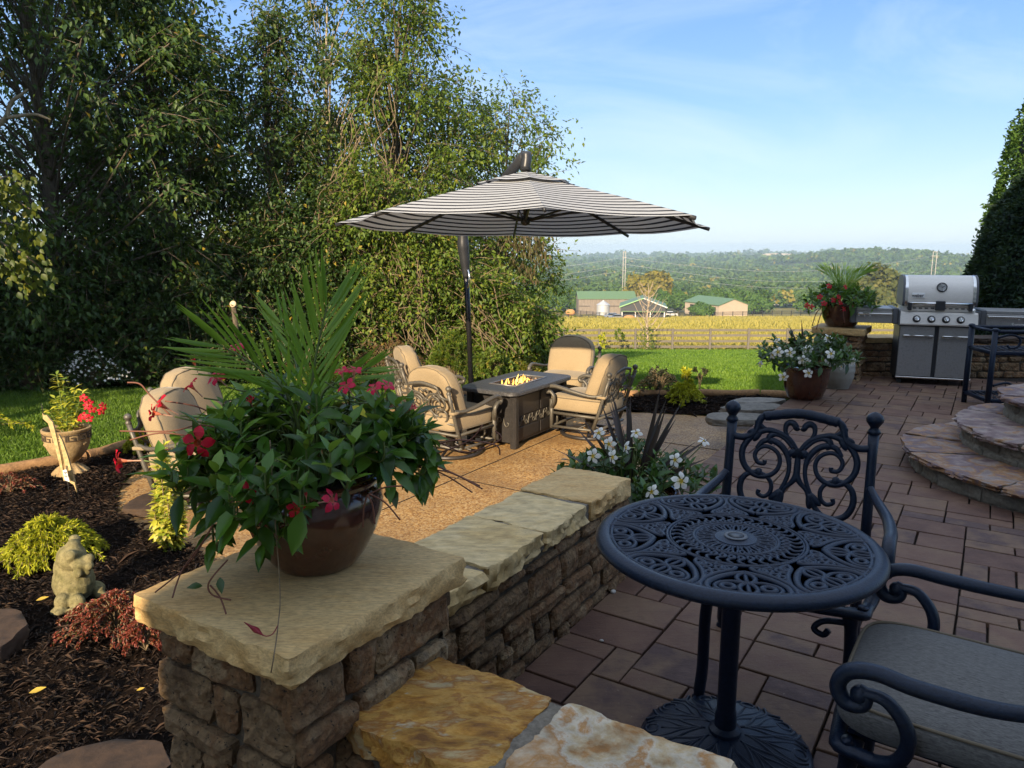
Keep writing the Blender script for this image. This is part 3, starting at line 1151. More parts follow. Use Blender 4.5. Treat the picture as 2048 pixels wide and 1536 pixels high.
o['kind'] = 'stuff'

# timber edging: each log a thing
def log(a, b, label, rad=.06):
    a, b = Vector(a), Vector(b)
    t = MB()
    k = 7
    pts = [a.lerp(b, i / (k - 1)) + Vector((random.uniform(-.008, .008), random.uniform(-.008, .008), random.uniform(-.006, .006))) for i in range(k)]
    t.tube(pts, [rad * random.uniform(.9, 1.05) for _ in pts], 10, up=(0, 0, 1), flat=.95)
    o = t.build('edging_timber', M['timber'], None, sharp=50)
    tagit(o, label, 'timber', 'timbers edging the mulch beds')


LZ = PATIO + .06
lg = [(-5.35, 6.15), (-4.72, 6.42), (-4.1, 6.98), (-3.78, 7.75), (-3.4, 8.65)]
labs = ['weathered edging timber at the left frame edge between lawn and mulch', 'edging timber just left of the Greek key urn', 'edging timber between the Greek key urn and the patio chairs', 'edging timber behind the paired patio chairs on the left']
for i in range(4):
    a, b = Vector((*lg[i], LZ)), Vector((*lg[i + 1], LZ))
    dv = (b - a).normalized() * .012
    log(a + dv, b - dv, labs[i])
lg = [(.75, 10.0), (1.75, 10.13), (2.55, 10.16), (3.4, 10.12), (4.1, 9.9)]
labs = ['dark edging timber behind the chair on the right of the fire table', 'edging timber behind the dark shrub at the lawn edge', 'orange brown edging timber right of the yellow shrub', 'edging timber behind the stepping stones']
for i in range(4):
    a, b = Vector((*lg[i], LZ)), Vector((*lg[i + 1], LZ))
    dv = (b - a).normalized() * .012
    log(a + dv, b - dv, labs[i])
log((-1.45, 9.85, LZ), (-.6, 10.08, LZ), 'edging timber behind the two left chairs at the fire table')


# flagstones in the mulch
def flag(name, poly, z0, z1, label, mat='flag_stone', sd=1, cat='flagstone', group=None):
    f = MB()
    slab(f, ccw(poly), z0, z1, .02, .004, .04, 6, sd, random.random(), .01)
    return tagit(f.build(name, M[mat], None, sharp=55), label, cat, group)


def blobpoly(cx, cy, a, b, rot, sd, n=9):
    rr = random.Random(sd)
    out = []
    for i in range(n):
        w = 2 * math.pi * i / n
        q = rr.uniform(.85, 1.12)
        x, y = a * q * math.cos(w), b * q * math.sin(w)
        out.append((cx + x * math.cos(rot) - y * math.sin(rot), cy + x * math.sin(rot) + y * math.cos(rot)))
    return out


c = at_z(200, 1560, -.4)
flag('flagstone', blobpoly(c.x, c.y, .26, .2, .2, 5, 8), MZ - .02, MZ + .06, 'dark brown flagstone set in mulch at the bottom left, beside the pier', sd=5)
c = at_z(-60, 1290, -.4)
flag('flagstone', blobpoly(c.x, c.y, .24, .3, .4, 6, 8), MZ - .02, MZ + .09, 'brown flagstone cut off by the left frame edge', sd=6)
c = at_z(330, 1005, -.42)
flag('flagstone', blobpoly(c.x, c.y, .34, .24, .9, 7, 8), MZ - .02, MZ + .05, 'reddish flagstone between the mulch and the variegated shrub', sd=7)
for i, (px, py, z, a, b) in enumerate([(1515, 800, -.3, .36, .17), (1508, 813, -.22, .4, .2), (1470, 832, -.13, .36, .2)]):
    c = at_z(px, py, z)
    flag('stepping_stone', blobpoly(c.x, c.y, a, b, .15, 20 + i, 10), z - .07, z, ['farthest thin stepping stone in the right mulch bed, nearest the lawn', 'middle stepping stone in the right mulch bed', 'nearest stepping stone in the right mulch bed, touching the paver edge'][i], 'flag_grey', 20 + i, 'stepping stone', 'stepping stones in the mulch')

# curved entry steps on the right
def ring_step(st, cx, cy, rad, z0, z1, sd, a0, a1):
    rr = random.Random(sd)
    body = MB()
    n = 60
    zt = z1 - .045
    k = 0
    zrow = z0
    nrow = max(1, round((zt - z0) / .085))
    hrow = (zt - z0) / nrow
    for row in range(nrow):
        a = a0 + rr.uniform(0, .1)
        while a < a1:
            da = rr.uniform(.16, .34)
            k += 1
            m = a + da / 2
            U = Vector((-math.sin(m), math.cos(m), 0)) * -1
            N = Vector((math.cos(m), math.sin(m), 0))
            hw = da / 2 * (rad - .05) - .004
            stone(body, Vector((cx, cy, 0)) + N * (rad - .065), U, N, -hw, hw, zrow + .003, zrow + hrow - .003, .016, sd * 50 + k, rr.random())
            a += da
        zrow += hrow
    pts = [(cx + (rad - .055) * math.cos(2 * math.pi * i / n), cy + (rad - .055) * math.sin(2 * math.pi * i / n)) for i in range(n)]
    body.prism(pts, z0, zt)
    body.build('riser', M['step_riser'], st, sharp=45)
    # tread: irregular flagstones round the rim, gaps of mortar
    mo = MB()
    pts = [(cx + (rad - .03) * math.cos(2 * math.pi * i / n), cy + (rad - .03) * math.sin(2 * math.pi * i / n)) for i in range(n)]
    mo.prism(pts, zt, z1 - .008)
    mo.build('mortar_bed', M['mortar'], st, smooth=False)
    a = a0
    i = 0
    while a < a1:
        da = rr.uniform(.42, .7)
        ri = rad * rr.uniform(.38, .5)
        poly = []
        m = 5
        for j in range(m):
            w = a + .012 + (da - .024) * j / (m - 1)
            q = rad + rr.uniform(-.02, .025)
            poly.append((cx + q * math.cos(w), cy + q * math.sin(w)))
        for j in (2, 1, 0):
            w = a + .03 + (da - .06) * j / 2
            q = ri + rr.uniform(-.05, .06)
            poly.append((cx + q * math.cos(w), cy + q * math.sin(w)))
        f = MB()
        slab(f, ccw(poly), zt + .001, z1 + rr.uniform(-.004, .004), .02, .005, .03, 6, sd * 7 + i, rr.random(), .006, .9)
        f.build('tread_stone', M['step_tread'], st, sharp=40)
        a += da
        i += 1


st = thing('stone_steps', 'curved three tier flagstone steps rising at the right edge of the paver terrace', 'steps', (0, 0, 0))
ring_step(st, 4.04, 4.98, 1.2, -.01, .15, 3, 1.3, 4.9)
ring_step(st, 4.3, 5.12, 1.03, .12, .31, 4, 1.3, 4.9)
ring_step(st, 4.5, 5.36, .8, .28, .48, 5, 1.3, 4.9)
# ------------------------------------------------------------------ cast metal scroll back
SCROLLS = [
    [(.015, .2), (.05, .215), (.075, .17), (.13, .135), (.195, .17), (.205, .27), (.15, .38), (.06, .48), (0, .55)],
    [(.03, .52), (.1, .42), (.2, .34), (.38, .28), (.5, .285), (.62, .34), (.74, .45), (.81, .6), (.79, .77), (.69, .9), (.55, .96), (.4, .94), (.29, .85), (.25, .72), (.29, .6), (.39, .53), (.5, .52), (.59, .58), (.62, .67), (.57, .76), (.48, .77), (.47, .72)],
    [(.25, 1.2), (.28, 1.3), (.4, 1.42), (.56, 1.45), (.72, 1.37), (.8, 1.2), (.78, 1.03), (.68, .93), (.55, .91), (.42, .96), (.35, 1.06), (.36, 1.18), (.44, 1.25), (.53, 1.22), (.52, 1.16)],
    [(.6, .56), (.52, .45), (.4, .42), (.27, .47), (.17, .58), (.12, .72), (.12, .88), (.17, 1.04), (.25, 1.2), (.3, 1.27)],
    [(.37, .46), (.43, .42), (.41, .35), (.32, .33), (.2, .38), (.08, .5)],
    [(0, .55), (.0, .85), (.05, .98), (.16, 1.1), (.2, 1.24)],
    [(.0, .56), (.09, .56), (.13, .64), (.1, .68)],
    [(.62, .14), (.6, .2), (.5, .26), (.36, .29)],
]
LEAVES = [((.56, .28), (.74, .43), .075), ((.2, 1.13), (.31, 1.36), .08), ((.0, .5), (.0, .68), .07), ((.5, .9), (.62, .92), .03)]


def scroll_back(mb, hw, zt, hs, yf, rad, n=6, k=5, hb=1.0):
    """symmetric scrollwork; (a,b) -> x=a*hw, z=zt-b*hs*hb, y from yf(z)"""
    def P(s, a, b):
        z = zt - b * hs * hb
        return Vector((s * a * hw, yf(z), z))
    up = Vector((0, 1, .2)).normalized()
    for s in (1, -1):
        for c in SCROLLS:
            pts = [P(s, *q) for q in c]
            sp = spline(pts, k)
            m = len(sp)
            rr = [rad * (.75 + .35 * math.sin(math.pi * min(1, i / (m * .6)))) for i in range(m)]
            mb.tube(sp, rr, n, up=up, flat=.75)
        for a, b, wd in LEAVES:
            A, B = P(s, *a), P(s, *b)
            side = (B - A).cross(up).normalized()
            for e in (-1, 0, 1):
                tip = B + side * e * wd * hw * 1.1 - (B - A) * (.18 if e else -.1)
                mb.tube(spline([A, (A + B) / 2 + side * e * wd * hw * .6, tip], 4), [rad * q for q in (.9, 1.1, 1.2, 1.25, 1.2, 1.1, .9, .6, .2)], n, up=up, flat=.7)


def rib_rail(mb, hw, zt, yf, rad, n=8):
    up = Vector((0, 1, .2)).normalized()
    U = hw / .26

    def V(x, z):
        return Vector((x, yf(z), z))
    top = spline([V(-hw, zt - .045 * U), V(-hw * .8, zt - .05 * U), V(-hw * .64, zt - .025 * U), V(-hw * .57, zt + .03 * U), V(-hw * .42, zt + .044 * U), V(0, zt + .06 * U), V(hw * .42, zt + .044 * U), V(hw * .57, zt + .03 * U), V(hw * .64, zt - .025 * U), V(hw * .8, zt - .05 * U), V(hw, zt - .045 * U)], 8)
    mb.tube(top, [rad * (1.35 if abs(p.x) < hw * .52 else .95) * (1 + (.06 * math.sin(i * 2.2) if abs(p.x) < hw * .5 else 0)) for i, p in enumerate(top)], n, up=up, flat=.85)


def finial(mb, p, s, n=14):
    mb.lathe([(.0, 0), (.018 * s, 0), (.026 * s, .008 * s), (.022 * s, .018 * s), (.015 * s, .028 * s), (.02 * s, .036 * s), (.031 * s, .052 * s), (.033 * s, .064 * s), (.026 * s, .078 * s), (.012 * s, .088 * s), (0, .092 * s)], n, p)


# ------------------------------------------------------------------ bistro armchair
def dining_chair(label, loc, heading, cushion=False, group='black cast metal dining armchairs'):
    t = thing('dining_armchair', label, 'armchair', loc, -heading, group)
    m = M['cast_metal']
    hw = .262
    yf = lambda z: -.235 - .2 * (z - .42)
    zt = .885
    for s in (-1, 1):
        post = MB()
        post.tube([(s * hw, yf(.42) - .02, .42), (s * hw, yf(.6), .6), (s * hw, yf(.8), .8), (s * hw, yf(.9), .89)], [.021, .019, .018, .021], 10, up=(0, 1, 0))
        finial(post, (s * hw, yf(.9), .885), .98)
        post.build('back_post', m, t)
    b = MB()
    rib_rail(b, hw, zt - .005, yf, .0155)
    b.build('top_rail', m, t)
    b = MB()
    scroll_back(b, hw, zt + .055, .268, yf, .0122, 8, 7, 1.0)
    b.tube([(-hw, yf(.5) - .002, .5), (hw, yf(.5) - .002, .5)], .011, 8)
    b.build('scroll_panel', m, t)
    # seat frame and slats
    f = MB()
    fr = [(-.26, -.24, .42), (.26, -.24, .42), (.275, .2, .42), (.2, .27, .425), (-.2, .27, .425), (-.275, .2, .42)]
    f.tube(spline(fr, 5, True), .02, 8, up=(0, 0, 1), flat=.8, closed=True)
    for i in range(9):
        x = -.2 + .05 * i
        f.tube([(x, -.23, .425), (x, .25, .428)], .011, 6, up=(0, 0, 1), flat=.5)
    f.build('seat_frame', m, t)
    # arms
    for s in (-1, 1):
        a = MB()
        side = [(-.245, .70, .0), (-.2, .675, .02), (-.05, .655, .058), (.1, .655, .066), (.19, .662, .06), (.245, .645, .056), (.265, .605, .055), (.247, .57, .055), (.212, .572, .055), (.203, .6, .055), (.222, .613, .055)]
        sp = spline([(s * (hw + o), y, z) for y, z, o in side], 6)
        k = len(sp)
        a.tube(sp, [(.012 + .0065 * min(1, i / (k * .25))) * (1 if i < k * .7 else 1 - .45 * (i - k * .7) / (k * .3)) for i in range(k)], 10, up=(s, 0, 0), flat=1.15)
        sp = spline([(s * (hw + .055), .212, .605), (s * (hw + .055), .165, .6), (s * (hw + .052), .125, .555), (s * (hw + .045), .115, .5), (s * (hw + .03), .14, .44), (s * (hw + .012), .195, .415), (s * (hw - .0), .235, .42), (s * (hw - .0), .245, .445)], 6)
        a.tube(sp, [.012 + .005 * math.sin(math.pi * i / len(sp)) for i in range(len(sp))], 10, up=(s, 0, 0), flat=1.3)
        a.ball((s * (hw + .055), .218, .597), .021, .022, .022, 10)
        a.build('arm', m, t)
        l = MB()
        l.tube(spline([(s * .225, .235, .425), (s * .235, .245, .3), (s * .235, .25, .12), (s * .24, .265, .03), (s * .24, .265, .0)], 5), [.026] * 3 + [.021] * 13 + [.019] * 3 + [.026] * 2, 10)
        l.build('leg', m, t)
        l = MB()
        l.tube(spline([(s * .25, -.245, .43), (s * .25, -.255, .25), (s * .255, -.29, .06), (s * .255, -.3, 0)], 5), [.021] * 12 + [.018] * 2 + [.024] * 2, 10)
        l.build('leg', m, t)
        g = MB()
        g.tube(spline([(s * .22, .245, .38), (s * .15, .25, .375), (s * .12, .255, .345), (s * .15, .26, .33), (s * .165, .26, .35)], 5), .011, 6)
        g.build('corner_scroll', m, t)
    if cushion:
        c = MB()
        fc = lambda x, y, z: (x * (1 + .02 * (y > .05)), y, z + (.018 * (1 - (x / .27) ** 2) * (1 - (y / .28) ** 2) if z > 0 else 0))
        c.squad((0, .015, .487), .262, .275, .045, .42, .38, 56, 16, fc)
        cu = c.build('seat_cushion', M['cushion_grey'], t)
        pi = MB()
        out = []
        for i in range(64):
            w = 2 * math.pi * i / 64
            cx, cy = math.cos(w), math.sin(w)
            out.append((.252 * math.copysign(abs(cx) ** .36, cx), .015 + .265 * math.copysign(abs(cy) ** .36, cy), .524))
        pi.tube(out, .0045, 6, closed=True)
        pi.build('piping', M['piping'], cu)
    return t


dining_chair('black cast metal armchair with an empty scrollwork back beyond the round table', (1.0, 2.585, 0), R(205))
dining_chair('black cast metal armchair with a grey seat cushion at the lower right corner', (1.14, 1.68, 0), R(303.5), True)

# ------------------------------------------------------------------ bistro table
def bistro_table(loc, rz):
    t = thing('bistro_table', 'round black cast aluminium bistro table with a pierced scrollwork top on the pavers', 'table', loc, rz)
    m = M['cast_metal']
    zt = .72
    RR = .41
    b = MB()
    prof = [(RR - .03, zt - .012), (RR - .03, zt - .004), (RR - .024, zt), (RR - .012, zt + .001), (RR + .004, zt - .004), (RR + .014, zt - .014), (RR + .014, zt - .026), (RR + .004, zt - .036), (RR - .01, zt - .038), (RR - .022, zt - .026), (RR - .03, zt - .012)]
    b.lathe(prof, 96)
    b.build('rim', m, t, sharp=60)
    p = MB()
    Z = zt - .007

    def rib(c, w=.0075, k=6, closed=False, rot=0., mir=False):
        cs, sn = math.cos(rot), math.sin(rot)
        pts = []
        for (a, r) in c:                      # a: tangential, r: radial
            if mir:
                a = -a
            pts.append((cs * r - sn * a, sn * r + cs * a, Z))
        sp = spline(pts, k, closed)
        p.tube(sp, w * 1.28, 6, up=(0, 0, 1), flat=.7, closed=closed)

    def ring(r, w):
        p.tube([(r * math.cos(2 * math.pi * i / 80), r * math.sin(2 * math.pi * i / 80), Z) for i in range(80)], w, 6, up=(0, 0, 1), flat=.8, closed=True)

    def ell(a0, r0, ra, rr_, rot, w, n=10):
        rib([(a0 + ra * math.cos(2 * math.pi * i / n), r0 + rr_ * math.sin(2 * math.pi * i / n)) for i in range(n)], w, 3, True, rot)

    ring(RR - .034, .007)
    ring(.205, .006)
    ring(.196, .004)
    ring(.125, .007)
    ring(.118, .004)
    ring(.05, .005)
    NN = 9
    for i in range(NN):
        w = 2 * math.pi * i / NN
        for r0, ra, rl in ((.352, .023, .031), (.287, .024, .03)):
            ell(0, r0, ra, rl, w, .0065)
            rib([(0, r0 - rl), (0, r0 + rl)], .0055, 3, False, w)
        for s in (1, -1):
            ell(s * .052, .345, .017, .015, w, .0075, 8)
            ell(s * .056, .382, .021, .008, w, .004, 8)
            q = lambda L: [(s * a, r) for a, r in L]
            rib(q([(.008, .318), (.04, .31), (.075, .325), (.085, .35), (.07, .375)]), .006, 5, False, w)
            rib(q([(.0, .25), (.035, .265), (.07, .29), (.1, .325), (.105, .36), (.095, .38)]), .0085, 5, False, w)
            rib(q([(.02, .215), (.03, .235), (.062, .255), (.09, .28), (.115, .315), (.122, .35), (.118, .378)]), .0065, 5, False, w)
            rib(q([(.02, .215), (.045, .215), (.06, .228), (.055, .242), (.04, .238)]), .006, 5, False, w)
        # flower between the motifs
        w2 = w + math.pi / NN
        for s in (1, -1):
            ell(s * .019, .236, .014, .011, w2, .005, 8)
            ell(s * .013, .262, .011, .01, w2, .005, 8)
            rib([(s * .0, .215), (s * .035, .222), (s * .042, .24), (s * .03, .255)], .005, 4, False, w2)
        ell(0, .281, .009, .01, w2, .005, 8)
        rib([(0, .3), (0, .39)], .006, 3, False, w2)
        rib([(.0, .2), (0, .23)], .005, 3, False, w2)
    for i in range(36):
        w = 2 * math.pi * i / 36
        rib([(-.008, .13), (.004, .138), (.008, .152), (-.002, .163), (-.008, .172), (-.003, .185), (.008, .192)], .0048, 4, False, w)
        ell(.002, .148, .009, .011, w, .0042, 6)
    for i in range(20):
        w = 2 * math.pi * i / 20
        ell(0, .085, .008, .03, w, .004, 8)
        ell(.009, .104, .007, .011, w + .1, .0035, 6)
        ell(.006, .064, .006, .009, w + .12, .0035, 6)
    p.build('pierced_top', m, t)
    c = MB()
    c.lathe([(0, zt + .003), (.03, zt + .003), (.034, zt + .001), (.04, zt - .001), (.062, zt - .002), (.066, zt - .01), (.03, zt - .02), (0, zt - .02)], 40)
    c.build('hub_disc', m, t, sharp=50)
    c = MB()
    c.lathe([(.024, zt + .0032), (.0245, zt + .005), (.034, zt + .0045), (.035, zt + .002)], 40)
    c.lathe([(0, zt + .0045), (.024, zt + .0042)], 40)
    c.build('umbrella_hole_plug', M['grill_grey'], t)
    col = MB()
    col.lathe([(.028, .06), (.052, .06), (.05, .075), (.034, .085), (.0335, .12), (.029, .14), (.029, .62), (.033, .64), (.045, .66), (.048, .69)], 28)
    for i in range(4):
        w = math.pi / 2 * i + .5
        d = Vector((math.cos(w), math.sin(w), 0))
        col.tube(spline([d * .03 + Vector((0, 0, .62)), d * .075 + Vector((0, 0, .615)), d * .09 + Vector((0, 0, .645)), d * .14 + Vector((0, 0, .68)), d * .2 + Vector((0, 0, .69))], 5), .011, 8)
    for w in (0, math.pi / 2):
        d = Vector((math.cos(w + .5), math.sin(w + .5), 0)) * (RR - .02)
        col.tube([-d + Vector((0, 0, .694)), d + Vector((0, 0, .694))], .012, 6, flat=.6)
    col.build('column', m, t, sharp=50)
    ba = MB()
    rb = .265
    ba.lathe([(rb, 0), (rb + .004, .008), (rb - .01, .02), (rb * .8, .033), (rb * .55, .045), (.08, .06), (.05, .064)], 64)
    zf = lambda r: .02 + (rb - .01 - r) / (rb - .06) * .042 + .002

    def brib(c, w, rot):
        cs, sn = math.cos(rot), math.sin(rot)
        sp = spline([(cs * r - sn * a, sn * r + cs * a, zf(math.hypot(a, r))) for a, r in c], 5)
        ba.tube(sp, w, 6, up=(0, 0, 1), flat=.8)
    for i in range(10):
        w = 2 * math.pi * i / 10
        for s in (1, -1):
            brib([(0, .07), (s * .02, .11), (s * .055, .16), (s * .07, .21), (s * .05, .255)], .006, w)
            brib([(0, .1), (s * .012, .14), (s * .035, .18), (s * .045, .22), (s * .03, .25)], .005, w)
            brib([(s * .0, .21), (s * .018, .215), (s * .02, .24), (s * .0, .25)], .005, w)
        brib([(0, .06), (0, .2)], .005, w)
    ba.build('base_plate', m, t)


bistro_table((.682, 2.165, 0), .33)

# ------------------------------------------------------------------ swivel club chairs at the fire table
def swivel_chair(label, loc, heading):
    t = thing('swivel_armchair', label, 'armchair', loc, -heading, 'tan cushioned bronze swivel armchairs on the lower patio')
    m = M['bronze_metal']
    hw = .325
    yf = lambda z: -.27 - .3 * (z - .33)
    zt = .70
    bf = MB()
    for s in (-1, 1):
        bf.tube([(s * hw, yf(.2) + .03, .13), (s * hw, yf(.35), .35), (s * hw, yf(.55), .55), (s * hw, yf(.7), .69)], [.021, .02, .018, .02], 8)
        finial(bf, (s * hw, yf(.7), .685), .95, 10)
    rib_rail(bf, hw, zt - .005, yf, .014, 6)
    bf.tube([(-hw, yf(.375), .375), (hw, yf(.375), .375)], .012, 6)
    bf.build('back_frame', m, t)
    sp_ = MB()
    scroll_back(sp_, hw * .92, zt + .04, .245, yf, .0105, 6, 4, 1.0)
    sp_.build('scroll_panel', m, t)
    fr = MB()
    fr.tube([(-hw, -.28, .27), (hw, -.28, .27), (hw, .3, .27), (-hw, .3, .27)], .021, 6, up=(0, 0, 1), flat=.8, closed=True)
    for s in (-1, 1):
        fr.tube([(s * hw, .3, .42), (s * hw, .3, .1)], [.024, .02], 8)
        fr.tube([(s * hw, .3, .12), (s * hw, -.25, .13)], .015, 6)
        fr.tube([(s * .2, .3, .27), (s * .2, .3, .12)], .012, 6)
    fr.tube([(-hw, .3, .12), (hw, .3, .12)], .015, 6)
    fr.tube([(-hw, -.25, .13), (hw, -.25, .13)], .015, 6)
    fr.build('seat_frame', m, t)
    sw = MB()
    sw.tube([(.31 * math.cos(2 * math.pi * i / 40), .31 * math.sin(2 * math.pi * i / 40), .022) for i in range(40)], .02, 8, closed=True)
    for i in range(4):
        w = math.pi / 2 * i + .4
        d = Vector((math.cos(w), math.sin(w), 0))
        sw.tube(spline([d * .3 + Vector((0, 0, .025)), d * .15 + Vector((0, 0, .05)), d * .03 + Vector((0, 0, .1))], 4), .014, 6)
    sw.lathe([(.05, .07), (.05, .2), (.12, .22), (.12, .25)], 16)
    sw.build('swivel_base', M['dark_metal'], t)
    for s in (-1, 1):
        a = MB()
        sp = spline([(s * hw, yf(.5) + .01, .52), (s * (hw + .03), -.2, .5), (s * (hw + .06), .0, .535), (s * (hw + .065), .17, .57), (s * (hw + .06), .27, .575), (s * (hw + .06), .335, .54), (s * (hw + .06), .32, .505), (s * (hw + .06), .29, .515)], 5)
        a.tube(sp, [.013 + .009 * min(1, i / 12) for i in range(len(sp))], 8, up=(s, 0, 0), flat=1.1)
        sp = spline([(s * (hw + .06), .29, .52), (s * (hw + .06), .24, .47), (s * (hw + .05), .245, .4), (s * (hw + .02), .28, .35), (s * hw, .3, .32)], 5)
        a.tube(sp, .017, 8, up=(s, 0, 0), flat=1.3)
        a.build('arm', m, t)
    c = MB()
    c.squad((0, .03, .375), .31, .33, .09, .32, .3, 44, 16, lambda x, y, z: (x, y, z + (.022 * (1 - (x / .31) ** 2) * (1 - (y / .34) ** 2) if z > 0 else 0)))
    cu = c.build('seat_cushion', M['cushion_tan'], t)
    pi = MB()
    for z in (.31, .44):
        out = []
        for i in range(56):
            w = 2 * math.pi * i / 56
            cx, cy = math.cos(w), math.sin(w)
            out.append((.312 * math.copysign(abs(cx) ** .3, cx), .03 + .332 * math.copysign(abs(cy) ** .3, cy), z))
        pi.tube(out, .005, 5, closed=True)
    pi.build('piping', M['piping'], cu)

    def bc(x, y, z):
        arch = .09 * (1 - (x / .31) ** 2)
        q = (z + .25) / .5
        z2 = z + arch * q
        bul = .03 * math.cos(x / .31 * 1.4) * math.cos(z / .3 * 1.3)
        y2 = y + (bul if y > 0 else -bul * .4) + .006 * math.sin(9 * x + 14 * z) * (abs(z) > .1)
        tuck = .01 * math.sin(x * 60) * max(0, q - .75) * 4
        return (x * (1 - .1 * max(0, q - .6)), y2 - .33 * z + tuck, z2)
    b = MB()
    b.squad((0, -.19, .6), .3, .085, .23, .42, .42, 44, 22, bc)
    bcu = b.build('back_cushion', M['cushion_tan'], t)
    pi = MB()
    for yy in (.06, -.06):
        out = []
        for i in range(60):
            w = 2 * math.pi * i / 60
            cx, cz = math.cos(w), math.sin(w)
            x, z = .285 * math.copysign(abs(cx) ** .42, cx), .222 * math.copysign(abs(cz) ** .42, cz)
            q = Vector(bc(x, yy, z)) + Vector((0, -.19 + (.004 if yy > 0 else -.004), .6))
            out.append(q)
        pi.tube(out, .0045, 5, closed=True)
    pi.build('piping', M['piping'], bcu)
    for s in (-1, 1):
        st = MB()
        st.box((s * hw - .03, yf(.5) - .03, .485), (s * hw + .03, yf(.5) + .07, .51), .004)
        st.build('tie_strap', M['cushion_tan'], t)
    return t


A_ = swivel_chair('tan cushioned swivel armchair seen from its scrollwork back, nearest side of the fire table', (-.62, 7.35, PATIO), R(37))


def place_chair(label, x, y, heading):
    return dup(A_, (x, y, PATIO), -heading, label, 'tan cushioned bronze swivel armchairs on the lower patio')


place_chair('tan armchair behind the nearest one, left of the umbrella pole', -1.02, 8.75, R(66))
place_chair('tan armchair facing the camera at the far end of the fire table', .7, 9.5, R(203))
place_chair('tan armchair turned left on the right side of the fire table, its back in shade', .86, 8.1, R(303))
place_chair('near tan armchair of the pair half hidden by the red flowers on the left', -2.56, 5.95, R(98))
place_chair('far tan armchair of the pair half hidden by the red flowers on the left', -2.86, 6.95, R(112))

